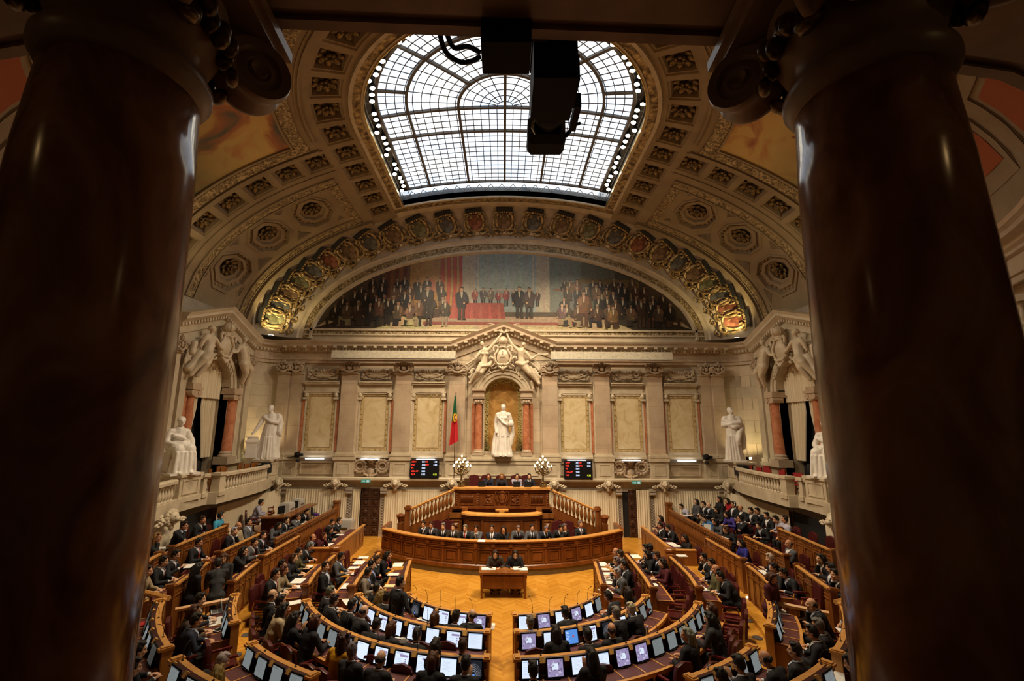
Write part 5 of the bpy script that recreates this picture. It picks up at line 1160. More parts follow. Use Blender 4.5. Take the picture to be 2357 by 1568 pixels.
# high-backed and low chairs
def chair(high=False):
    t=MB(); w,h=(.27,1.30) if high else (.25,1.02)
    pr=[(-w,.42),(-w,h-.12),(-w*.82,h-.03),(-w*.4,h+.0),(0,h+.025),(w*.4,h),(w*.82,h-.03),(w,h-.12),(w,.42)]
    n=len(pr); v=[]
    for k,(dy,sc) in enumerate(((-.26,.94),(-.30,1.0),(-.34,.97))):
        v+=[(x*sc,dy-.10*(z-.42)-(.0 if high else .03)*(1-(x/w)**2)*0,z if z<.5 else .42+(z-.42)*sc**.3) for x,z in pr]
    f=[(k*n+i,k*n+i+1,(k+1)*n+i+1,(k+1)*n+i) for k in range(2) for i in range(n-1)]+[tuple(range(n-1,-1,-1)),tuple(range(2*n,3*n))]
    t.add(v,f); back=t.mesh('backrest','leather',35)
    t=MB(); t.box(-w+.02,-.26,.38,w-.02,.24,.46); t.box(-w+.04,-.24,.46,w-.04,.22,.50); seat=t.mesh('seat','leather',30)
    arms=[]
    for s in (-1,1):
        t=MB(); t.box(s*w-.03,-.2,.66,s*w+.03,.18,.70); arms.append(t.mesh('armrest','red_leather'))
    fr_=[]
    for s in (-1,1): t=MB(); t.tube([(s*w,.14,.66),(s*w,.18,.55),(s*(w-.02),.12,.42)],.018,6); t.tube([(s*w,-.2,.66),(s*w,-.24,.5),(s*(w-.02),-.2,.42),(s*(w-.02),.12,.42)],.018,6); fr_.append(t.mesh('arm_frame','wood_light'))
    t=MB(); t.lathe([(.045,.12),(.04,.38)],k=8)
    for k in range(5): a=2*pi*k/5; t.tube([(0,0,.12),(.24*cos(a),.24*sin(a),.05)],[.035,.022],5); t.ell((.25*cos(a),.25*sin(a),.03),.03,6)
    ped=t.mesh('base','wood_dark')
    st=MB()
    if high: st.ell((0,-.325,1.10),(.07,.02,.08),8)
    return [('backrest',back),('seat',seat),('armrest',arms[0]),('armrest',arms[1]),('arm_frame',fr_[0]),('arm_frame',fr_[1]),('base',ped)]
noisy('red_leather',[(.3,(.085,.010,.010)),(.7,(.14,.016,.015))],14,.32)
LOW,HIGH=chair(),chair(True)
def put_chair(kind,x,y,z,rz,label,group):
    o=thing('leather_chair',label,'chair',(x,y,z),rz,group)
    for n_,m_ in kind: ob(n_,m_,o)
    return o
for i,x in enumerate((-1.48,-.86,-.1,.66,1.2)): put_chair(HIGH,x,23.95,2.05,R(180),'high maroon leather chair at the top desk, %s from the left candelabrum'%ORD[i],'high chairs at the top desk')
for i,x in enumerate((-3.0,-2.5,2.5,3.0)): put_chair(HIGH,x,21.75,.25,R(180),'empty high maroon chair behind the curved bench, %s of the tribune front'%['farther left','close left','close right','farther right'][i],'high chairs below the stairs')
# candelabra
def candle():
    b=MB(); b.lathe([(.16,0),(.17,.04),(.10,.07),(.06,.14),(.09,.22),(.05,.30),(.04,.5),(.07,.58),(.04,.64),(.05,.85),(.02,1.2)],k=12)
    for k in range(5): a=2*pi*k/5; b.ell((.12*cos(a),.12*sin(a),.1),(.06,.06,.09),6)
    pts=[]
    for ring,(n,r,z) in enumerate(((7,.42,.98),(6,.30,1.14),(4,.17,1.28))):
        for k in range(n):
            a=2*pi*k/n+.4*ring; p=Vector((r*cos(a),r*sin(a),z)); b.tube([(0,0,.55+.12*ring),(r*.5*cos(a),r*.5*sin(a),.58+.12*ring),(r*.95*cos(a),r*.95*sin(a),z-.22),p-Vector((0,0,.06))],.016,5); b.lathe([(.01,-.08),(.05,-.06),(.04,-.05)],p,8); pts.append(p)
        for k in range(n): a=2*pi*(k+.5)/n; b.ell((r*.7*cos(a),r*.7*sin(a),z-.30),(.07,.07,.05),6)
    pts.append(Vector((0,0,1.43))); return b.mesh('stem','bronze',40),pts
stem,pts=candle()
q=MB(); q.ell((0,0,0),(.045,.045,.055),8); bulb=q.mesh('bulb','bulb',True)
for i,x in enumerate((-2.0,1.93)):
    o=thing('candelabrum','bronze candelabrum with glowing bulbs on the %s end of the top desk'%('left','right')[i],'lamp',(x,22.85,2.945))
    ob('stem',stem,o)
    for p in pts: ob('bulb',bulb,o,p)
# boards, cases, flag, floodlights
def text(mb,s,x,y,z,h,m=0,align='LEFT'):
    c=D.curves.new('t','FONT'); c.body=s; c.size=h*1.38; c.align_x=align; o=D.objects.new('t',c); COL.objects.link(o)
    me=D.meshes.new_from_object(o.evaluated_get(bpy.context.evaluated_depsgraph_get())); mb.add([(x+p.co.x,y,z+p.co.y) for p in me.vertices],[tuple(f.vertices) for f in me.polygons],m)
    D.objects.remove(o); D.curves.remove(c); D.meshes.remove(me)
for i,(x,w) in enumerate(((-5.02,1.55),(3.31,1.53))):
    o=thing('voting_board','black electronic board with red party names and times, %s of the niche'%('left','right')[i],'display board',(x,25.52,3.06))
    q=MB(); q.box(0,0,0,w,.1,.94); q.build('housing','black',o)
    t=MB()
    for k,(a,b,c,d) in enumerate((('GOV','3:51','BE','1:08'),('PSD','3:53','PEV','5:00'),('PS','5:00','',''),('CDS-PP','5:00','',''),('PCP','5:00','','0:22'))):
        z=.80-.165*k; text(t,a,.07,-.012,z,.085,0); text(t,b,.72,-.012,z,.085,1,'RIGHT' if 0 else 'CENTER')
        if c: text(t,c,.82,-.012,z,.085,0)
        if d: text(t,d,w-.20,-.012,z,.085,2 if k==4 else 1,'CENTER')
    t.build('lettering',['led_red','led_white','led_yellow'],o)
for i,(x0,x1) in enumerate(((-9.57,-2.68),(2.64,9.39))):
    o=thing('screen_case','long stone coloured projection screen case under the cornice, %s of the gable'%('left','right')[i],'screen case',(0,0,0))
    q=MB(); q.box(x0,25.05,9.50,x1,25.3,9.92); q.build('case','case_stone',o); q=MB(); q.box(x0,25.02,9.47,x1,25.33,9.5); q.build('slot','aluminium',o)
    for f in (.1,.9):
        x=x0+(x1-x0)*f; q=MB(); 
        for d in (-.12,.12): q.tube([(x+d,25.18,9.92),(x+d,25.18,10.1)],.014,5)
        q.build('hanger','steel',o)
o=thing('flag','green and red flag with a yellow armillary emblem, hanging from a pole','flag',(-2.62,25.3,3.99)); FLG=o
q=MB(); q.tube([(0,0,-.93),(0,0,3.55)],.022,8); q.ell((0,0,3.6),(.03,.03,.07),6); q.build('pole','wood_dark',o)
q=MB()
def fl_(u,v): 
    z=3.45-2.55*v; w=.06+.30*v**.8; return (-.02+w*(u-.6)*1.15+.05*v*(u-.3),-.05-.09*sin(u*9+v*2)*v**.5,z+.25*(u-.5)*v)
q.grid(fl_,18,26); 
for k,fa_ in enumerate(q.f): q.m[k]=0 if (k%26)/26+.10*((k//26)/18-.5)<.46 else 1
plain('flag_green',(.012,.12,.045),.8); plain('flag_red',(.52,.012,.02),.8); plain('flag_yellow',(.75,.52,.02),.7)
q.build('cloth',['flag_green','flag_red'],o,True)
q=MB()
for r_ in (.15,.11): q.tube([(.0+r_*.62*cos(t),-.15-.02*cos(t),2.28+r_*1.6*sin(t)) for t in [2*pi*i/18 for i in range(18)]],.016,5,0,False,True)
for s in (-1,1): q.tube([(-.08,-.14,2.28+s*.2),(0,-.17,2.28),(.08,-.15,2.28-s*.2)],.012,4)
q.box(-.03,-.18,2.2,.05,-.17,2.38,1); q.box(-.012,-.185,2.24,.03,-.18,2.34,2); q.build('emblem',['flag_yellow','flag_red','paper'],o)
for i,x in enumerate((-11.15,11.05)):
    o=thing('stage_light','black stage light clamped to the wall ledge by the %s corner pilasters'%('left','right')[i],'light',(x,25.62,4.15)); s=(1,-1)[i]
    q=MB(); q.lathe([(.13,-.22),(.15,-.1),(.15,.12),(.06,.2)],(0,-.12,.08),12,0,Matrix.Rotation(R(75),4,'X')@Matrix.Rotation(R(25*s),4,'Y')); q.build('head','black',o)
    q=MB(); q.ell((.02*s,-.1,-.22),(.12,.14,.1),8); q.box(-.16,-.2,-.06,-.12,-.04,.2); q.box(.16,-.2,.0,.3,-.1,.16); q.build('yoke','black_matt',o)
    q=MB(); q.tube([(0,0,0),(-.5*s,.05,-.06),(-1.2*s,.2,-.08)],.02,6); q.build('arm','iron',o)
# clerks' table in the well
CT=thing('clerks_table','dark wooden table with panelled front in the middle of the well','table',(.05,17.0,0))
q=MB(); q.box(-.86,-.1,.78,.84,.62,.84); q.build('tabletop','wood',CT)
q=MB(); q.box(-.8,-.02,.30,.78,.02,.78); 
for a in ((-.78,.34,-.02,.66),(0,.34,.76,.66)): q.frame(*a,.04,-.04,-.02)
q.box(-.82,-.06,.66,.8,.0,.72); q.build('modesty_panel','wood_red',CT)
for x in (-.76,.74):
    for y in (-.02,.54): q=MB(); q.add([(x+a*w,y+b*w,z) for z,w in ((0,.03),(.78,.05)) for a,b in ((-1,-1),(1,-1),(1,1),(-1,1))],[(0,1,5,4),(1,2,6,5),(2,3,7,6),(3,0,4,7),(0,3,2,1),(4,5,6,7)]); q.build('leg','wood_red',CT)
# laptops on the top desk and microphones
def laptop(name,lab,p,rz,ang=105,cat='laptop',sc='black_gloss',col='black'):
    o=thing(name,lab,cat,p,rz,'laptops')
    q=MB(); q.box(-.17,-.12,0,.17,.12,.018); q.build('base',col,o)
    q=MB(); q.box(-.14,-.02,.018,.14,.1,.021); q.build('keys','grey_dark',o)
    T=Matrix.Translation((0,-.12,.015))@Matrix.Rotation(R(180-ang),4,'X'); q=MB(); q.box(-.17,0,0,.17,.24,.012,0,T); q.build('lid',col,o)
    q=MB(); q.box(-.155,.012,-.002,.155,.228,.0,0,T); q.build('screen',sc,o); return o
for i,x in enumerate((-1.02,.66,1.2)): laptop('laptop','black open laptop on the top desk, %s from the left'%ORD[i],(x,22.95,2.945),0,100)
# ---------------------------------------------------------------- desk rows
def ellpath(k,s,t0,t1,n=None):      # along a tier, angle from the central aisle, outward from it
    yc,ax,ay,_=ROWS[k]; n=n or max(6,int(abs(t1-t0)/2.5))
    return [(s*ax*sin(R(t0+(t1-t0)*i/n)),yc-ay*cos(R(t0+(t1-t0)*i/n))) for i in range(n+1)]
def along(path,d):
    for a,b in zip(path,path[1:]):
        l=math.dist(a,b)
        if d<=l or b is path[-1]:
            t=d/l; u=((b[0]-a[0])/l,(b[1]-a[1])/l); return Vector((a[0]+(b[0]-a[0])*t,a[1]+(b[1]-a[1])*t)),Vector(u)
        d-=l
def plen(p): return sum(math.dist(a,b) for a,b in zip(p,p[1:]))
DESKS={}
def desk_row(key,label,path,s,z0,zb=None,pitch=.5,screens=True,hp=1.06,depth=.62,group='curved desk rows'):
    # path runs away from the aisle; the sitters are on the outer side
    P=path if s<0 else path[::-1]          # outward side on the right-hand normal
    f=lambda L:[(a,z0+b) for a,b in L]
    if zb is None: zb=z0
    o=thing('desk_row',label,'desk',(0,0,0),0,group)
    def sw(nm,mat,*profs,sm=30):
        q=MB()
        for pr in profs: q.sweep(P,pr,0)
        return q.build(nm,mat,o,sm)
    # right-hand normal sign: make sure it points outwards
    mid=P[len(P)//2]; nx=P[len(P)//2-1]; d=Vector((mid[0]-nx[0],mid[1]-nx[1])); nrm=Vector((d.y,-d.x))
    sg=1 if nrm.dot(Vector((mid[0],mid[1]-16.0)))>0 else -1
    F=lambda L:[(sg*a,z0+b) for a,b in L]
    Z0=zb-z0
    sw('back_panel','wood',F([(0,Z0),(.05,Z0),(.05,hp),(0,hp)]),F([(-.03,Z0),(.0,Z0),(.0,Z0+.10),(-.03,Z0+.10)]))
    sw('screen_board','leather_panel',F([(.05,.76),(.07,.76),(.15,hp-.02),(.05,hp-.0)]))
    sw('ledge','wood_light',F([(-.05,hp-.03),(.05,hp-.03),(.05,hp+.012),(-.05,hp+.012)]))
    sw('hood','leather_panel',F([(.05,hp-.03),(.15,hp-.07),(.165,hp-.04),(.05,hp+.01)]))
    sw('desktop','leather_top',F([(.07,.70),(depth-.06,.68),(depth-.06,.735),(.07,.755)]))
    sw('desk_edge','wood_light',F([(depth-.06,.66),(depth,.66),(depth,.738),(depth-.06,.742)]))
    L=plen(path); n=max(1,int(round(L/pitch))); dv=MB(); sp_=MB(); mo=MB(); seats=[]
    for i in range(n+1):
        p,u=along(path,min(L*i/n,L-1e-4)); nn=Vector((u.y,-u.x)); 
        if nn.dot(Vector((p.x,p.y-16.0)))<0: nn=-nn
        rz=math.atan2(u.y,u.x)
        e=.018 if i in(0,n) else 0
        T=lambda a,z:(p.x+nn.x*a+u.x*(e if i==0 else -e),p.y+nn.y*a+u.y*(e if i==0 else -e),z0+z)
        dv.cbox(T(.30+.0,.742),(.03,depth-.12,.022),0,rz)
        if i in (0,n): sp_=MB(); sp_.cbox(T(depth/2+.02,.36+Z0/2),(.04,depth-.04,.72-Z0),0,rz); sp_.build('end_panel','wood',o)
        elif i%2==0: sp_=MB(); sp_.cbox(T(.28,.35),(.04,.42,.70),0,rz); sp_.build('support','wood_dark',o)
        if i<n:
            c,u=along(path,L*(i+.5)/n); nn=Vector((u.y,-u.x))
            if nn.dot(Vector((c.x,c.y-16.0)))<0: nn=-nn
            seats.append((c,nn,math.atan2(u.y,u.x)))
            w=L/n; Tm=Matrix.Translation((c.x,c.y,z0))@Matrix.Rotation(math.atan2(-nn.x,nn.y),4,'Z')   # local +y outwards
            t=MB(); t.frame(-w*.40,Z0+.18,w*.40,.80,.03,-.03,0); t.box(-w*.30,-.018,Z0+.28,w*.30,0,.70); t.frame(-w*.42,.86,w*.42,hp-.08,.022,-.025,0)
            mo.add([Tm@Vector(q) for q in t.v],t.f)
    dv.build('divider','wood_light',o); mo.build('panel_moulding','wood',o)
    for nm,pt in (('end',path[0]),('end',path[-1])):
        p,u=along(path,0 if pt is path[0] else L-1e-4); nn=Vector((u.y,-u.x))
        if nn.dot(Vector((p.x,p.y-16.0)))<0: nn=-nn
        q=MB(); q.cbox((p.x+nn.x*.03,p.y+nn.y*.03,z0+(hp+Z0)/2),(.09,.16,hp-Z0),0,math.atan2(u.y,u.x)); q.cbox((p.x+nn.x*.05,p.y+nn.y*.05,z0+hp+.01),(.14,.24,.045),0,math.atan2(u.y,u.x)); q.cbox((p.x+nn.x*.05,p.y+nn.y*.05,z0+hp+.04),(.10,.17,.03),0,math.atan2(u.y,u.x))
        q.build('end_post','wood',o) if not screens else q.build('end_post','wood_light',o)
    DESKS[key]=(o,seats,z0,path); return seats
SD={-1:'left',1:'right'}
for s in (-1,1):
    n_=SD[s]
    desk_row(('a1',s),'front curved desk row with monitors, %s of the central aisle'%n_,ellpath(0,s,6,62),s,0,pitch=.47)
    desk_row(('a2',s),'second curved desk row with monitors, %s of the central aisle'%n_,ellpath(1,s,4.3,63),s,.12,pitch=.47)
    desk_row(('a3',s),'third curved desk row with monitors, %s of the central aisle'%n_,ellpath(2,s,2.9,61),s,.24,pitch=.485)
    desk_row(('a4',s),'short desk section with monitors behind the third row, %s foreground'%n_,ellpath(3,s,26.5,42.5),s,.38,pitch=.5)
    desk_row(('b4',s),'short desk section in the %s side aisle, with a bare wooden end'%n_,ellpath(3,s,53,68),s,.38,pitch=.52)
    desk_row(('b5',s),'short raised desk section beside the %s near column'%n_,ellpath(4,s,43,62),s,.70,pitch=.55)
    desk_row(('c5',s),'desk section at the bottom %s corner in front of the near column'%n_,ellpath(4,s,27,39),s,.70,pitch=.55)
    desk_row(('l1',s),'innermost straight desk wing on the %s, facing the well'%n_,[(s*3.02,14.95),(s*3.1,15.7),(s*3.22,16.7),(s*3.3,17.55)],s,0,pitch=.52,screens=False)
    desk_row(('l2',s),'second desk wing on the %s, behind the innermost wing'%n_,[(s*4.34,14.35),(s*4.44,15.4),(s*4.52,16.8),(s*4.56,18.1)],s,.12,pitch=.53,screens=False)
    desk_row(('l3',s),'third desk wing on the %s, before the side aisle'%n_,[(s*5.55,14.05),(s*5.78,15.2),(s*5.87,16.3),(s*5.92,17.3)],s,.24,pitch=.53,screens=False)
    desk_row(('o1',s),'lower front bench of the raised %s side, nearer half'%n_,[(s*7.55,13.85),(s*7.75,14.8),(s*7.9,15.8)],s,.38,.2,.55,False)
    desk_row(('p1',s),'lower front bench of the raised %s side, farther half'%n_,[(s*8.06,16.45),(s*8.12,18),(s*8.16,19.5)],s,.38,.2,.55,False)
    desk_row(('o2',s),'middle bench of the raised %s side, nearer half'%n_,[(s*8.32,12.5),(s*8.55,13.6),(s*8.78,14.65)],s,.70,.36,.55,False)
    desk_row(('p2',s),'middle bench of the raised %s side, farther half'%n_,[(s*9.08,15.7),(s*9.14,17),(s*9.18,18.4)],s,.70,.36,.55,False)
    desk_row(('o3',s),'back bench of the raised %s side, nearer half'%n_,[(s*9.74,13.3),(s*9.9,13.9),(s*10.0,14.3)],s,1.02,.66,.55,False)
    desk_row(('p3',s),'back bench of the raised %s side, farther half'%n_,[(s*10.15,15.0),(s*10.3,16.6),(s*10.4,18.2)],s,1.02,.66,.55,False)
# rails across the steps of the side tiers
for s in (-1,1):
    for i,(a,b,z,lab) in enumerate((((-7.05,12.9),(-8.0,12.2),.52,'wooden balustrade crossing the steps between the two lowest benches, %s side'),((-8.05,12.0),(-9.6,12.7),.85,'wooden balustrade crossing the upper steps by the near column, %s side'))):
        o=thing('step_rail',lab%SD[s],'railing',(0,0,0),0,'step rails'); A_,B_=Vector((-s*a[0] if s>0 else a[0],a[1],0)),Vector((-s*b[0] if s>0 else b[0],b[1],0))
        for zz,r in ((.80,.06),(.16,.05)): q=MB(); q.tube([A_+Vector((0,0,z+zz)),B_+Vector((0,0,z+zz))],r,6); q.build('rail','wood_light',o)
        for k in range(6):
            q=MB(); p=A_.lerp(B_,(k+.5)/6); q.lathe([(.03,.16),(.055,.34),(.03,.6),(.04,.78)],(p.x,p.y,z),8); q.build('baluster','wood',o)
# balustrades and staff boxes near the back wall
for s in (-1,1):
    n_=SD[s]
    o=thing('side_balustrade','long wooden balustrade sloping away on the %s, before the raised desks'%n_,'railing')
    A_,B_=Vector((s*8.9,25.8,0)),Vector((s*8.72,18.6,0))
    q=MB(); q.tube([A_+Vector((0,0,1.47)),B_+Vector((0,0,1.47))],.07,8); q.tube([A_+Vector((0,0,1.38)),B_+Vector((0,0,1.38))],.05,6); q.build('handrail','wood',o)
    q=MB(); q.box(min(A_.x,B_.x)-.06,18.6,.0,max(A_.x,B_.x)+.04,25.8,.62); q.build('stringer','wood_red',o)
    for k in range(38):
        p=A_.lerp(B_,(k+.5)/38); ob('baluster',wbal,o,(p.x,p.y,.62)).scale=(1,1,1.04)
    q=MB(); q.box(s*8.9-.14,25.6,.0,s*8.9+.14,25.86,1.75); q.box(s*8.9-.18,25.56,1.75,s*8.9+.18,25.9,1.85); q.build('post','wood',o)
    q=MB(); q.box(min(s*8.85,s*12),18.6,-.02,max(s*8.85,s*12),25.9,.34)
    if s>0: q.box(9.95,18.6,.3,12,25.9,.60); q.box(10.75,18.6,.5,12,25.9,.86)
    else: q.box(-12,21.6,.3,-10.3,25.9,.95)
    struct(q,'floor_platform','wood_red','raised wooden platform against the %s side wall'%n_,'floor')
    b=thing('staff_desk','wooden desk front enclosing the clerks on the %s of the back wall'%n_,'desk')
    x=s*6.9; Q=[(x,24.0),(s*6.78,19.55),(s*7.75,19.5)]
    q=MB(); q.sweep(Q,[(-.03,0),(.03,0),(.03,.96),(-.03,.96)]); q.build('front','wood',b)
    q=MB(); q.sweep(Q,[(-.08,.94),(.05,.94),(.05,.99),(-.08,.99)]); q.build('ledge','wood_light',b)
    q=MB(); 
    for k in range(7):
        y=19.75+.6*k; T=Matrix.Translation((x-s*.02-s*.06*(1-k/7),y,0))@Matrix.Rotation(R(-90*s),4,'Z'); t=MB(); t.frame(0 if s<0 else -.5,.15,.5 if s<0 else 0,.8,.03,-.03 if 1 else 0,.03); q.add([T@Vector(p) for p in t.v],t.f)
    q.build('panel_moulding','wood',b)
    q=MB(); q.box(min(x,x+s*.7),19.6,.70,max(x,x+s*.7),24.0,.75); q.build('desktop','leather_top',b)
    p=MB(); p.lathe([(.17,0),(.17,.98),(.24,1.0),(.24,1.06),(.2,1.09),(0,1.09)],(s*6.62,19.3,0),8); o=p.build('newel_post','wood'); tag(o,'octagonal wooden post at the near corner of the %s clerks desk'%n_,'post')
b=thing('machine_desk','raised wooden desk front carrying printers and screens by the left curtain','desk')
Q=[(-9.05,24.9),(-8.95,20.3),(-10.1,20.3)]
UB=Q
q=MB(); q.sweep([(-10.2,25.2),(-10.0,21.9),(-10.9,21.8)],[(-.03,.5),(.03,.5),(.03,1.72),(-.03,1.72)]); q.build('front','wood_red',b)
q=MB(); q.sweep([(-10.2,25.2),(-10.0,21.9),(-10.9,21.8)],[(-.4,1.70),(.05,1.70),(.05,1.76),(-.4,1.76)]); q.build('ledge','wood',b)
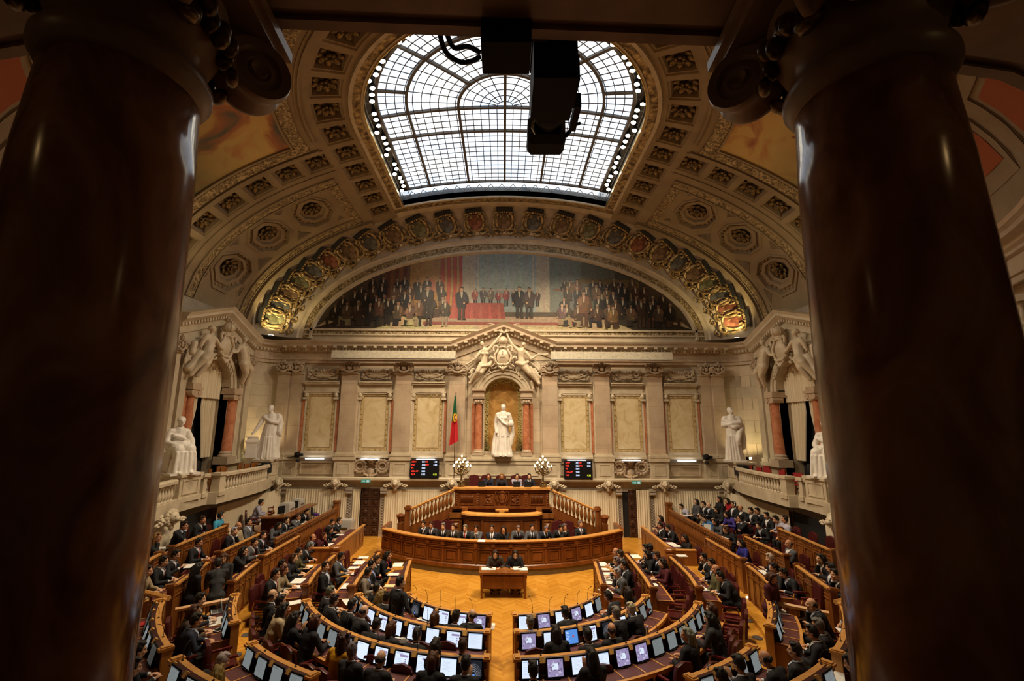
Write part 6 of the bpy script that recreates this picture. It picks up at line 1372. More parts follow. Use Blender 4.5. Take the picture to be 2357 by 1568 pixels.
PEOPLE_TXT="""
A1L -0.72 11.95 5 B k - balding man in dark suit leaning to the right
A1L -1.10 11.90 0 S k - black haired man in dark suit
A1L -1.59 11.84 0 R c - woman with long light brown hair
A1L -3.02 13.07 6 S k - dark haired man in black bent over his phone
A1L -3.22 13.26 0 Y b - person in a beige coat
A1L -3.50 13.76 5 S k w man in black suit looking right
A1R 0.65 11.60 0 G c - grey haired man seen from behind
A1R 1.53 12.19 0 S k - black haired man with white collar
A1R 2.86 13.41 2 S k - dark haired man bent over papers
A1R 3.45 13.57 5 L k - woman with dark bob turning to her neighbour
L1L -4.14 15.19 5 S tweed b man in grey tweed jacket and blue shirt
L1L -4.22 15.84 4 S k b man in dark suit with light blue shirt
L1L -4.27 16.62 1 N k - man in black with hand on his chin
L1L -4.02 17.16 1 L k r woman in black with a pink scarf, hand on cheek
L1R 3.58 15.35 1 W g - white haired man in grey, chin on hand
L1R 3.98 16.08 0 S k w dark haired man behind the white haired one
L1R 3.86 16.58 0 G k - grey haired man reading papers
L1R 4.21 17.44 5 N k - brown haired man in black looking aside
L1R 4.13 17.79 0 B k - bald man at the far end
A2L -0.79 10.13 0 N k - brown haired person seen from behind
A2L -1.33 10.16 0 L k - long dark haired person bent low
A2L -1.79 10.62 0 S k - short haired man in dark jacket
A2L -2.40 10.95 0 R c - long haired person with grey hat on chair
A2L -2.80 11.21 2 S k - black haired man bowed over the desk
A2L -3.28 11.87 0 B c w bald man typing with raised hands
A2L -3.68 12.22 0 S k w dark haired man in black suit, profile
A2L -4.24 12.55 7 S k w man holding up a long sheet
A2L -4.55 13.13 0 G k w grey haired man in black suit
A2R 1.15 10.81 0 L k - woman with pinned brown hair
A2R 1.81 10.65 0 S k - black haired man seen from behind
A2R 2.36 10.84 4 B k - bald man seen from behind
A2R 2.70 11.85 0 G k - grey haired man in black suit
A2R 3.14 12.15 1 W k - white haired man, hand on his cheek
L2L -5.48 15.20 4 S k - balding man in black suit leaning back
L2L -5.43 16.45 0 S g b young dark haired man in grey suit
L2R 5.20 15.96 0 L m - woman in maroon top with dark hair
L2R 5.30 16.78 0 N k w man in dark suit and white shirt
L2R 5.01 16.99 0 L k - dark haired woman in black
L2R 5.39 17.81 5 S n - man in dark blue with dark hair
L2R 5.22 17.81 0 S k - black haired man at the far end
A3L -0.65 9.14 6 S k - balding man holding a phone
A3L -1.26 9.30 0 R k - woman with auburn hair seen from behind
A3L -2.22 9.34 0 B k - bald man pointing across his desk
A3L -2.82 9.55 4 G c - grey haired man in dark suit, hands joined
A3L -3.17 10.06 5 C y - woman in yellow with long curly hair
A3L -4.07 10.95 0 R k - red haired woman in black
A3L -4.59 11.12 6 L k - dark haired woman in black, hands together
A3L -5.09 11.67 1 L be - woman in cream cardigan
A3L -5.39 12.10 0 S k - dark haired person beside the bald man
A3L -5.74 12.41 4 B k - bald man in black suit
A3R 0.55 8.96 0 S k - black haired man seen from behind
A3R 1.67 9.50 6 L k - long dark haired woman holding a phone
A3R 3.80 10.36 5 YG k - woman with long silver hair
A3R 4.66 11.26 0 L c - black haired woman in grey jacket typing
A3R 4.90 11.68 4 R b - brown haired woman in patterned brown top
L3L -6.52 14.18 0 S k r man in black suit with red tie
L3L -6.47 14.58 0 R be - brown haired woman in light blouse
L3L -6.81 15.15 1 S k - black haired man in profile
L3L -6.76 15.86 0 R k - blond woman in black
L3L -6.88 16.49 0 S ol - man in olive jacket
L3L -6.90 17.43 2 G k w grey haired man in dark suit looking down
L3R 6.40 14.74 4 B ol - bald man in an olive jacket
L3R 6.62 15.50 0 S k - dark haired man behind the bald one
L3R 6.66 16.19 1 S k - bearded man in black, hand on mouth
A4L -4.93 8.98 2 W k w grey bearded man in dark suit, head bowed
A4L -4.69 8.43 5 Y c - blond woman in the foreground
A4R 4.77 9.20 2 B k - bald man at his keyboard
A4R 4.14 8.90 6 S k - balding man raising his hand
A4R 3.63 8.46 0 S k - dark haired head at the bottom edge
B4L -6.48 10.62 0 S n - dark haired man in blue suit typing
B4L -6.83 11.10 0 R b - blond woman between two men
B4L -7.17 11.80 0 S k w dark haired man typing on a laptop
B4R 7.30 11.75 1 B k w bald man in black suit, fist on chin
B4R 6.63 10.52 0 G k - grey haired man leaning in
B4R 6.29 10.20 0 S k gr man with glasses and lime green tie
B4R 5.39 9.32 4 S c w dark haired man in grey suit turned left
B5L -6.12 8.53 0 S k - man at the left edge with hand on the desk
B5L -5.77 7.97 0 S k - dark haired head by the left column
B5R 5.73 8.32 2 L k - person with dark curly hair by the right column
P1L -8.56 16.16 1 L k - dark haired woman in black
P1L -8.80 17.26 1 S g r man in dark grey suit, hand raised
P1L -9.04 18.31 0 S k r man with striped red tie
O1R 8.11 14.18 2 S k - man in black reaching over the rail
O1R 8.06 14.57 7 S k w dark haired man reading a paper
O1R 8.55 15.63 7 W k w white haired man holding a sheet
P1R 8.58 17.54 0 L bl - woman in bright blue jumper
O2L -9.24 12.81 0 L be - dark haired person in beige jumper
O2L -9.45 13.67 0 S k m balding man with maroon tie
O2L -9.60 14.36 7 S k w man in dark suit with open newspaper
P2L -9.86 15.80 0 S k r dark haired man with bright red tie
P2L -9.70 17.51 1 W k - white haired man, hands at his mouth
P2L -9.92 18.15 4 B be - bald bearded man in light brown
P2L -9.94 18.87 4 S g w balding man in grey suit
P2R 9.39 15.96 3 B g - bald man in light grey suit, arms folded
O2R 9.37 14.39 1 L k r woman with red scarf, hand on chin
O2R 8.96 13.39 5 S k - dark haired man looking left
O2R 8.73 12.89 1 S k w man in black suit, fist at his mouth
O3L -10.77 15.12 1 Y k - blond woman in black, leaning on her hand
P3L -11.10 16.84 1 S k w dark haired man in black suit, chin on hand
P3L -11.09 17.83 1 N k w man in black suit, hand over mouth
P3L -10.84 18.52 5 S cy - person in bright turquoise shirt
P3R 10.70 18.28 4 S ls - bearded man in pale checked shirt
P3R 10.62 18.72 2 S ls - dark haired man in lilac shirt
SFL -9.47 20.45 2 L g - woman in grey jumper writing
SFL -9.56 21.38 1 S k - dark haired man, chin in hand
SFL -9.44 22.19 1 N g - person in grey jacket with brown bob
SFL -9.66 23.68 2 S k w man in dark suit looking down
SFL -10.05 26.00 2 S k - man in black suit at the far end
MDL -11.17 22.13 0 S ls - man in checked shirt at the machine desk
SBL -7.69 19.70 0 B k w balding man in black
SBL -7.37 20.01 1 R m - woman in maroon, hand on cheek
SBL -7.57 21.30 2 L k - dark haired woman in black writing
SBL -8.02 22.71 1 S k - man in black farther back
SBL -7.84 23.13 1 S k - dark haired man beside the white printer
SBR 7.46 19.92 0 L pk - dark haired woman with pink top
SBR 7.53 22.05 2 S k - man in black bent over the desk
SBR 7.30 22.36 0 S k - man in black in the middle
SBR 7.88 24.12 0 L m - woman with patterned scarf at the far end
PR1 9.62 25.83 2 S ls - man with headphones in a white shirt
PR1 9.48 22.92 2 S be - person in a cream top
PR1 9.44 22.50 2 S blu - man in light blue jumper
PR1 9.55 21.71 2 L g - woman in grey top with red scarf
PR1 9.27 20.11 2 R k - fair haired woman in black writing
PR2 10.20 25.25 4 L g - young woman with hair tied back
PR2 10.33 24.61 0 S k - man in black jumper and white collar
PR2 10.46 24.34 0 B k - older man in black
PR2 10.40 23.39 2 L c - woman with brown hair bent forward
PR2 10.24 22.04 2 L pu - person in a purple jumper
PR2 10.31 20.96 1 S k - man in dark suit, chin on hand
PR2 10.44 19.70 2 S k - dark haired man in black reading
PR3 10.98 24.26 4 L k - smiling woman with dark hair
PR3 11.34 24.19 1 L re - woman in red jumper, hand on cheek
PR3 10.92 22.67 4 S k - person with white headphones
PR3 10.86 21.91 0 B k - bald man in black jumper
PR3 10.98 21.25 0 S k - dark haired man with open collar
PR3 11.28 21.26 1 S k - dark haired man, hand on mouth
PR3 11.05 20.14 0 S k - man in black near the dark doorway
GOV -3.79 20.63 1 S k - dark haired man, hand on mouth
GOV -3.25 20.65 0 N c w man in charcoal suit
GOV -2.66 20.41 0 G k b grey haired man with blue tie
GOV -2.17 20.34 0 N b w man in brown jacket
GOV -1.63 20.18 0 G k r grey haired man with red tie
GOV -1.12 20.20 1 S g - man in grey jacket, hand over mouth
GOV -0.45 20.19 3 S n b man with blue tie, arms folded
GOV 0.04 19.98 1 L k - woman with long black hair
GOV 0.66 20.48 2 G g b grey haired man looking down
GOV 1.25 20.51 0 S g k black haired young man in grey suit
GOV 1.86 20.35 2 G n w grey haired man leaning left
GOV 2.60 20.37 2 S k w dark haired man turned to his neighbour
GOV 2.91 20.14 1 G k w man with hand at his brow
GOV 3.50 20.93 4 G k w grey haired man sitting higher at the end
PRE -0.72 23.45 1 R n - woman in blue with brown hair
PRE -0.06 23.45 0 Y k w blond woman in black jacket
PRE 0.69 23.45 1 N ls - woman with folded hands in grey print
PRE 1.30 23.45 0 S n b man in dark suit with blue tie
TAB -0.26 17.50 2 L b - woman with long curly dark hair
TAB 0.46 17.50 2 L k - woman with brown bob sorting sheets"""
CHAIRS_TXT="""
O2R 10.24 16.10
P3R 11.02 17.74
P3R 11.22 17.10
P3R 11.20 16.40
P2R 10.20 18.45
P2R 10.00 17.69
O2R 10.02 16.14
O2R 8.08 13.25
P1R 8.97 17.71
P1R 9.00 17.21
L2R 5.42 16.22
A2R 5.47 15.59
A2R 5.21 14.70
A2R 4.85 14.01
A3R 6.54 14.65
A3R 6.16 13.47
A3R 5.84 12.74
A3R 5.41 12.10
A3R 4.83 11.34
A3R 3.36 10.24
A4L -5.80 10.63
A4L -6.62 10.63
L2L -5.51 18.40
A2L -4.95 13.80
P2L -11.97 19.72
P2L -11.69 20.13
P1L -10.17 18.36
O1L -9.33 15.09
SFL -14.08 26.73
MDL -12.06 24.84
A3L -3.94 10.16
A3L -3.52 10.08
P3L -12.63 23.36"""
ITEMS_TXT="""
paper L1L -3.85 18.08 0
paper L1L -3.75 16.92 0
folder_yellow L1L -3.59 15.74 0
paper L1L -3.27 14.98 0
paper A1L -1.97 13.27 .3
paper A1L -0.33 12.79 .2
paper A2L -2.23 11.92 .3
laptop_white A2L -1.72 11.71 .1
paper A2L -3.41 13.02 .4
paper A2L -3.86 13.50 .6
paper A2L -4.32 14.12 .6
paper L2L -4.80 15.38 0
paper L2L -5.13 16.57 0
paper L2L -5.21 17.25 0
paper L2L -5.23 17.88 0
paper L2L -5.27 18.50 0
paper A3L -4.32 11.97 .5
tablet A3L -1.17 10.18 .2
folder_yellow A3L -3.16 11.07 .4
paper A3L -5.69 13.62 .8
paper L3L -6.39 15.45 0
paper L3L -6.20 14.86 0
paper L3L -6.73 16.94 0
paper B4L -6.87 12.04 .7
tablet B4L -6.51 11.59 .7
laptop B4L -7.22 12.61 .9
paper O3L -11.19 16.12 0
paper O2L -9.83 15.28 .2
red_folder B5L -7.90 11.00 1
paper B5L -7.22 10.02 1
paper SBL -7.51 20.99 0
paper SBL -7.68 21.84 .1
paper SBL -7.65 22.77 0
paper SFL -9.21 22.58 0
paper SFL -9.10 20.54 0
paper SFL -9.24 24.63 0
cloth_blue SFL -9.21 21.29 0
cloth_purple SFL -9.45 24.39 0
paper L1R 3.72 18.28 0
paper L1R 3.65 17.64 0
paper L1R 3.69 17.15 0
paper L1R 3.57 16.68 .1
paper L1R 3.42 16.19 .1
paper A1R 3.22 15.38 .5
paper A1R 2.66 14.38 .4
paper A1R 2.39 13.86 .4
paper A1R 2.17 13.62 .5
paper A1R 1.52 13.21 .3
binder A1R 1.17 13.32 .3
paper A1R 0.48 12.87 .1
paper A2R 0.67 11.61 0
laptop_white A2R 1.42 11.72 .3
tablet A2R 1.73 11.68 .2
paper A2R 2.13 12.12 .3
paper L2R 5.15 18.90 0
paper L2R 4.72 15.62 .1
paper L3R 6.00 14.99 .3
paper A3R 4.77 12.62 .7
paper A3R 4.04 11.82 .6
paper A3R 3.65 11.44 .5
green_case A3R 3.35 11.25 .5
paper A3R 0.62 10.12 0
paper L3R 6.81 18.53 0
paper B4R 7.13 12.88 .8
paper B4R 6.38 11.76 .8
paper O1R 8.52 16.07 .3
paper O1R 8.25 15.33 .3
paper P1R 8.45 17.30 0
paper B5R 7.44 10.77 1
paper C5R 5.84 9.02 .8
paper SBR 7.45 21.41 0
paper SBR 7.51 20.96 0
paper TAB -0.48 17.36 0
paper TAB 0.52 17.38 .3
paper TAB 0.74 17.34 .1
paper PR1 9.27 25.32 .2
paper PR1 9.59 25.08 .1
paper PR1 9.61 22.81 .2
laptop PR1 9.26 21.68 1.6
paper PR1 9.20 20.20 .2
paper PR2 10.85 25.36 .2
paper PR2 10.56 23.28 .2
newspaper PR3 11.68 26.23 .2
paper PR3 11.94 25.68 .1
paper GOV -0.84 19.32 0
phone A2L -1.40 11.84 .4
phone A3L -2.39 10.70 .4
phone A3L -0.89 10.02 .2
phone A1L -2.21 13.53 .4
phone A1R 0.94 12.93 .3
phone A2R 1.00 11.63 .3
phone A3R 1.28 10.24 .2
phone A3R 2.82 10.86 .4
phone A2R 4.09 13.94 .7
phone A3R 4.99 12.98 .8
phone A3R 4.21 11.96 .6
phone A3L -3.66 11.65 .6
phone B4R 6.19 11.48 .9
phone A4R 4.94 10.22 .5
phone A4L -4.77 9.82 -.5
bottle A2L -1.95 12.28 0
bottle A3R 3.38 11.70 0
bottle B5L -7.13 10.09 0
bottle A4L -6.22 9.65 0"""
# ---------------------------------------------------------------- the two near columns, their beam, and the hanging camera
def column(s,x,y,label):
    z0=3.75
    c=thing('column',label,'column',(x,y,0),R(-4*s)); c['kind']='structure'
    m=MB(); m.lathe([(.437,z0+.35),(.437,5.2),(.43,6.2),(.405,7.2),(.375,7.72)],k=64); m.build('shaft','marble_column',c,True)
    b=MB(); b.cbox((0,0,z0+.08),(1.15,1.15,.16)); b.lathe([(.56,z0+.16),(.58,z0+.2),(.56,z0+.25),(.48,z0+.27),(.47,z0+.3),(.5,z0+.33),(.44,z0+.36)],k=40); b.build('base','stone_grey',c,40)
    k=MB(); k.lathe([(.375,7.70),(.40,7.72),(.435,7.78),(.435,7.83),(.40,7.88),(.385,7.90),(.39,8.0),(.43,8.1),(.47,8.2),(.47,8.4),(.3,8.45)],k=48)
    k.cbox((0,0,8.50),(1.22,1.22,.08)); k.cbox((0,0,8.57),(1.30,1.30,.08))
    cap=k.build('capital','stone_brown',c,40)
    for a in (45,135,225,315):
        v=MB(); T=Matrix.Rotation(R(a),4,'Z')@Matrix.Translation((.66,0,8.24))@Matrix.Rotation(pi/2,4,'X')@Matrix.Diagonal((.88,.88,1,1))
        v.lathe([(0,-.10),(.06,-.13),(.075,-.10),(.10,-.115),(.16,-.10),(.18,-.13),(.25,-.14),(.265,-.09),(.22,-.03),(.22,.03),(.265,.09),(.25,.14),(.18,.13),(.16,.10),(.10,.115),(.075,.10),(.06,.13),(0,.10)],(0,0,0),32,0,T)
        pts=[Matrix.Rotation(R(a),4,'Z')@Vector(p) for p in ((.62,0,8.44),(.45,0,8.42),(.3,0,8.38))]
        v.tube(pts,[.12,.12,.1],10)
        v.build('volute','stone_brown',cap,50)
    f=MB()
    for a in range(0,360,90):
        for i in range(7):
            q=Matrix.Rotation(R(a+(i-3)*7.5),4,'Z'); f.ell(q@Vector((.47+.03*(i%2),0,8.12+.05*((i*2)%3))),(.06,.05,.08),8)
        for e in (-1,1): f.ell(Matrix.Rotation(R(a+e*30),4,'Z')@Vector((.52,0,8.05)),(.05,.09,.05),8,0,Matrix.Rotation(R(a+e*30),4,'Z'))
    f.build('garland','bronze_dark',cap,True)
noisy('stone_brown',[(.3,(.20,.14,.10)),(.7,(.30,.215,.16))],3,.38,bump=.05)
noisy('bronze_dark',[(.35,(.05,.03,.015)),(.65,(.18,.12,.05))],8,.3,metal=.7)
column(-1,-2.27,2.40,'massive polished brown marble column on the left with a scrolled capital')
column(1,2.21,2.46,'massive polished brown marble column on the right with a scrolled capital')
bm=MB()
BP=[(-7.0,3.6),(-4.3,2.78),(-2.27,2.42),(2.21,2.60),(4.3,2.92),(7.0,3.9)]
bm.sweep(BP[::-1],[(-.47,8.665),(-.40,8.665),(-.40,8.705),(-.30,8.705),(-.30,8.675),(.30,8.675),(.30,8.705),(.38,8.705),(.38,8.665),(.47,8.665),(.47,9.1),(.55,9.15),(.55,9.5),(-.47,9.5)])
struct(bm,'beam','stone_brown','dark stone beam across the top, carried by the two near columns','beam')
tv=thing('remote_camera','black remote television camera hanging from the beam, pointing into the chamber','camera',(.42,3.2,8.70))
q=MB(); q.box(-.19,.0,-.19,.17,.52,.2); q.box(-.2,.05,.2,.18,.4,.26); q.box(.17,.1,-.12,.2,.4,.12)
q.build('body','black',tv)
q=MB(); q.lathe([(.12,.5),(.15,.54),(.15,.7),(.12,.74),(.12,.82)],(0,0,0),20,0,Matrix.Rotation(R(-90),4,'X')); q.build('lens_barrel','black',tv,40)
q=MB()
P=[(-.14,.80,.13),(-.19,.92,.16),(-.19,1.10,.16)]
v=[]
for w_,y_,h_ in P: 
    w_=abs(w_); v+=[(a*w_*1.0,y_,b*h_) for a,b in ((-1,-.7),(-.8,-1),(.8,-1),(1,-.7),(1,.7),(.8,1),(-.8,1),(-1,.7))]
q.add(v,[(i*8+j,i*8+(j+1)%8,i*8+8+(j+1)%8,i*8+8+j) for i in range(2) for j in range(8)]+[tuple(range(8)),tuple(range(16,24))])
q.build('lens_hood','black',tv)
q=MB(); q.box(.17,.46,-.05,.27,.54,.05); q.box(.22,.5,-.06,.28,.86,.02); q.tube([(.25,.85,-.02),(.2,.92,-.06),(.14,.9,-.1)],.02,6); q.tube([(.26,.8,-.03),(.3,.72,-.07)],.015,6); q.build('viewfinder_arm','black',tv)
q=MB(); q.tube([(-.14,.45,-.17),(-.17,.6,-.2),(-.13,.75,-.16)],.012,6); q.build('lead','black_gloss',tv)
hd=thing('pan_head','black motor housing bolted beside the hanging camera','camera mount',(.02,3.0,8.82))
q=MB(); q.box(-.2,-.15,-.32,.17,.15,.5); q.build('housing','black',hd)
q=MB(); q.box(-.2,-.1,.12,.2,.1,.42); q.box(.16,-.03,-.12,.3,.05,.06); q.box(.2,-.03,-.02,.42,.08,.08); q.build('bracket','black_matt',hd)
q=MB(); q.box(.34,-.12,.02,.60,.1,.6); q.build('hanger_plate','black_matt',hd)
q=MB(); q.tube([(.32,-.1,.0),(.32,-.1,.6)],.014,8); q.tube([(.36,-.12,.0),(.36,-.12,.6)],.01,8); q.build('rod','steel',hd)
cb=MB(); 
cb.tube(curve3([(-.52,3.0,9.1),(-.50,3.05,8.95),(-.42,3.1,8.705),(-.3,3.12,8.72),(-.2,3.12,8.665)],8),.02,8)
o=cb.build('cable','black_gloss',None,True); tag(o,'upper black cable looping to the camera motor housing','cable','black cables beside the hanging camera')
cb=MB(); cb.tube(curve3([(-.52,2.95,9.1),(-.53,3.0,8.9),(-.48,3.08,8.66),(-.36,3.12,8.58),(-.26,3.12,8.59),(-.2,3.12,8.63)],8),.02,8)
o=cb.build('cable','black_gloss',None,True); tag(o,'lower black cable sagging to the camera motor housing','cable','black cables beside the hanging camera')
from mathutils.bvhtree import BVHTree
# ---------------------------------------------------------------- people
def ik(S,W,a,b,hint):
    d=W-S; L=min(d.length,(a+b)*.995); u=d.normalized(); x=(a*a-b*b+L*L)/(2*L); h=sqrt(max(0,a*a-x*x)); n=hint-u*hint.dot(u); n.normalize()
    return S+u*x+n*h, S+u*L
def hand(mb,w,d,n,k=1,curl=.5):
    d=d.normalized(); s=d.cross(n).normalized(); n=s.cross(d)
    for o in (-.026,-.009,.009,.026): mb.cap(w,w+d*.085+s*o,.022,.0155,8)
    for o,l in ((-.033,.058),(-.011,.074),(.011,.080),(.033,.070)):
        a=w+d*.09+s*o; b=a+(d-n*curl*.5).normalized()*l*.55; c=b+(d-n*curl*1.5).normalized()*l*.5
        mb.chain([(*a,.0115),(*b,.0105),(*c,.009)],8)
    a=w+d*.025+s*.028*k; b=a+(d*.7+s*.75*k-n*.2).normalized()*.045; c=b+(d+s*.15*k-n*.4).normalized()*.035
    mb.chain([(*a,.014),(*b,.0115),(*c,.0095)],8)
def skull(mb,T):
    E_=lambda p,r: mb.ell(T@Vector(p),r,14,0,T.to_3x3().to_4x4())
    E_((0,-.012,.035),(.076,.096,.092)); E_((0,.026,-.035),(.064,.068,.084)); E_((0,.048,-.092),(.032,.032,.026))
    mb.cap(T@Vector((0,.092,.022)),T@Vector((0,.112,-.028)),.010,.0165,8); 
    for q in (-1,1):
        E_((q*.014,.100,-.034),(.011,.012,.008)); E_((q*.030,.083,.036),(.026,.009,.009)); E_((q*.043,.066,-.02),(.022,.02,.02)); E_((q*.078,-.012,-.006),(.012,.022,.034)); E_((q*.05,.02,-.07),(.018,.04,.028))
    E_((0,.093,-.062),(.026,.010,.007)); E_((0,.089,-.075),(.021,.011,.007))
def person_meshes(L=.2,yaw=0,pitch=.2,hr=(.12,.44,.80),hl=(-.12,.44,.80),hdr=None,hdl=None,stand=0,tilt=0):
    z0=.54 if not stand else .93
    k=1.0
    pel=Vector((0,0,z0)); mid=Vector((0,.03+.10*L,z0+.24)); ch=Vector((0,.045+.24*L,z0+.44-.02*L)); nb=Vector((0,.05+.34*L,z0+.58-.07*L)); hc=nb+Vector((0,.045+.08*L,.165-.03*L))
    TH_=Matrix.Translation(hc)@Matrix.Rotation(yaw,4,'Z')@Matrix.Rotation(-pitch,4,'X')@Matrix.Rotation(tilt,4,'Y')
    SH=[ch+Vector((q*.185,.0,.075)) for q in (-1,1)]
    if hr=='chin': hr=TH_@Vector((.02,.085,-.135)); hdr=Vector((-.25,.1,1)); 
    elif hr=='cheek': hr=TH_@Vector((.075,.05,-.12)); hdr=Vector((-.1,.1,1))
    if stand: K=[(Vector((q*.10,0,.90)),Vector((q*.11,.03,.48)),Vector((q*.12,-.02,.07)),Vector((q*.14,.14,.03))) for q in (-1,1)]
    else: K=[(Vector((q*.10,.02,.53)),Vector((q*.13,.43,.53)),Vector((q*.12,.40,.08)),Vector((q*.13,.54,.03))) for q in (-1,1)]
    arms=[]
    for q,S,W,hd in ((-1,SH[0],Vector(hl),hdl),(1,SH[1],Vector(hr),hdr)):
        E_,W2=ik(S,W,.29,.27,Vector((q*.7,-.35,-.75))); d=hd if hd is not None else (W2-E_); arms.append((q,S,E_,W2,Vector(d).normalized()))
    def torso(m,g):
        m.chain([(*pel,.15+g),(*mid,.135+g),(*ch,.145+g)],14); m.cap(pel+Vector((-.06,-.01,-.0)),pel+Vector((.06,-.01,0)),.14+g,.14+g)
        m.cap(mid+Vector((-.055,0,.04)),mid+Vector((.055,0,.04)),.115+g,.115+g); m.cap(ch+Vector((-.07,0,.0)),ch+Vector((.07,0,0)),.12+g,.12+g,12)
        m.cap(ch+Vector((-.13,0,.07)),ch+Vector((.13,0,.07)),.075+g,.075+g); m.cap(ch+Vector((0,.0,.08)),nb,.085+g,.058+g)
    body=MB(); torso(body,-.012); body.cap(nb,hc+Vector((0,-.02,-.05)),.055,.052); skull(body,TH_)
    for q,S,E_,W,d in arms:
        body.chain([(*S,.055),(*E_,.042),(*W,.028)]); n=Vector((0,0,1)) if abs(d.z)<.7 else Vector((0,-1,0)); hand(body,W,d,n,-q,.5)
    for h,kn,an,to in K: body.chain([(*h,.075),(*kn,.055),(*an,.04),(*to,.035)])
    bm_=remesh(body,.0095,'body','skin',1,dec=.45)
    jk=MB(); torso(jk,.014)
    for q,S,E_,W,d in arms: jk.chain([(*S,.078),(*(S.lerp(E_,.5)),.068),(*E_,.058),(*(E_.lerp(W,.86)),.046)]); 
    if stand: jk.cap(pel+Vector((-.06,-.02,-.16)),pel+Vector((.06,-.02,-.16)),.15,.15); jk.cap(pel+Vector((0,-.02,-.16)),pel,.17,.165)
    else:
        for q in (-1,1): jk.cap((q*.10,.05,z0+.0),(q*.13,.2,z0-.0),.105,.098)
    jm=remesh(jk,.015,'jacket','cloth',2)
    tr=MB()
    for h,kn,an,to in K: tr.chain([(*h,.10),(*(h.lerp(kn,.5)),.088),(*kn,.068),(*an,.055)]); tr.cap(an+Vector((0,.0,-.02)),to,.045,.04)
    tr.cap((-.08,0,z0-.02),(.08,0,z0-.02),.135,.135); tm=remesh(tr,.02,'trousers','cloth',1)
    # shirt front and tie follow the jacket's surface
    zt=nb.z-.005; zb=mid.z+.02
    tb_=MB(); torso(tb_,.014); bv=BVHTree.FromPolygons(tb_.v,tb_.f)
    def patch(fn,off,nm,mat,extra=None):
        q=MB(); N=14; ok=[]
        for j in range(N+1):
            t=j/N; z=zb+.03+(zt-zb-.03)*t; w=fn(t)
            for i in range(9):
                x=w*(i/4-1); h=bv.ray_cast(Vector((x,1.5,z)),Vector((0,-1,0)))[0]; y=(h.y if h else nb.y+.06)+off
                q.v.append((x,y,z))
        for j in range(N):
            for i in range(8): q.f.append((j*9+i,j*9+i+1,j*9+i+10,j*9+i+9)); q.m.append(0)
        if extra: extra(q)
        return q.mesh(nm,mat,True)
    def cuffs(q):
        q.tube([nb+Vector((.066*cos(t),.062*sin(t)+.004,.02-.018*sin(t))) for t in [2*pi*i/14 for i in range(14)]],.017,6,0,False,True)
        for s_,S,E_,W,d in arms: q.cap(E_.lerp(W,.86),E_.lerp(W,.965),.041,.037,10)
    sm=patch(lambda t:.012+.070*t,.010,'shirt','shirt',cuffs)
    ti=patch(lambda t:.030-.014*t+(.006 if t>.93 else 0),.016,'tie','tie')
    return dict(body=bm_,jacket=jm,trousers=tm,shirt=sm,tie=ti,T=TH_,hc=hc)
PS=[dict(L=.28,pitch=.16),dict(L=.42,yaw=.15,pitch=.12,hr='chin',hl=(.02,.36,.81)),dict(L=.7,pitch=.30,hr=(.10,.52,.80),hl=(-.15,.46,.80)),
    dict(L=.05,pitch=.05,hr=(-.10,.27,.90),hl=(.10,.25,.86),hdr=Vector((-1,.1,-.1)),hdl=Vector((1,.1,0))),dict(L=-.12,pitch=.0,hr=(.09,.28,.68),hl=(-.08,.30,.68),yaw=-.25),
    dict(L=.12,yaw=.85,pitch=.1,hr=(.14,.38,.80),hl=(-.2,.34,.80)),dict(L=.2,pitch=.3,hr=(.07,.34,1.0),hl=(-.06,.36,.97),hdr=Vector((-.2,.3,1)),hdl=Vector((.2,.3,1))),dict(L=.3,pitch=.26,yaw=-.1,hr=(.14,.40,.93),hl=(-.13,.40,.93)),
    dict(L=0,yaw=-.6,pitch=.05,stand=1,hr=(.26,.22,1.02),hl=(-.24,.05,.82)),dict(L=.75,pitch=.3,stand=1,hr=(.2,.66,.95),hl=(-.2,.62,.92)),dict(L=.1,yaw=.2,pitch=.4,stand=1,hr=(.18,.2,.9),hl=(-.2,.15,.85))]
POSE=[person_meshes(**p) for p in PS]
eb=MB()
for q in (-1,1): eb.ell((q*.031,.083,.018),(.0135,.008,.007),8,0); eb.ell((q*.031,.0895,.018),(.006,.004,.006),6,1); eb.cbox((q*.031,.0905,.041),(.032,.006,.005),1)
eyes_me=eb.mesh('eyes',['eye_white','eye_dark'])
gl_=MB()
for q in (-1,1): gl_.tube([(q*.033+.026*cos(t),.104,.016+.019*sin(t)) for t in [2*pi*i/12 for i in range(12)]],.003,4,0,False,True); gl_.tube([(q*.058,.10,.02),(q*.082,.0,.022)],.003,4)
glass_me=gl_.mesh('glasses','black')
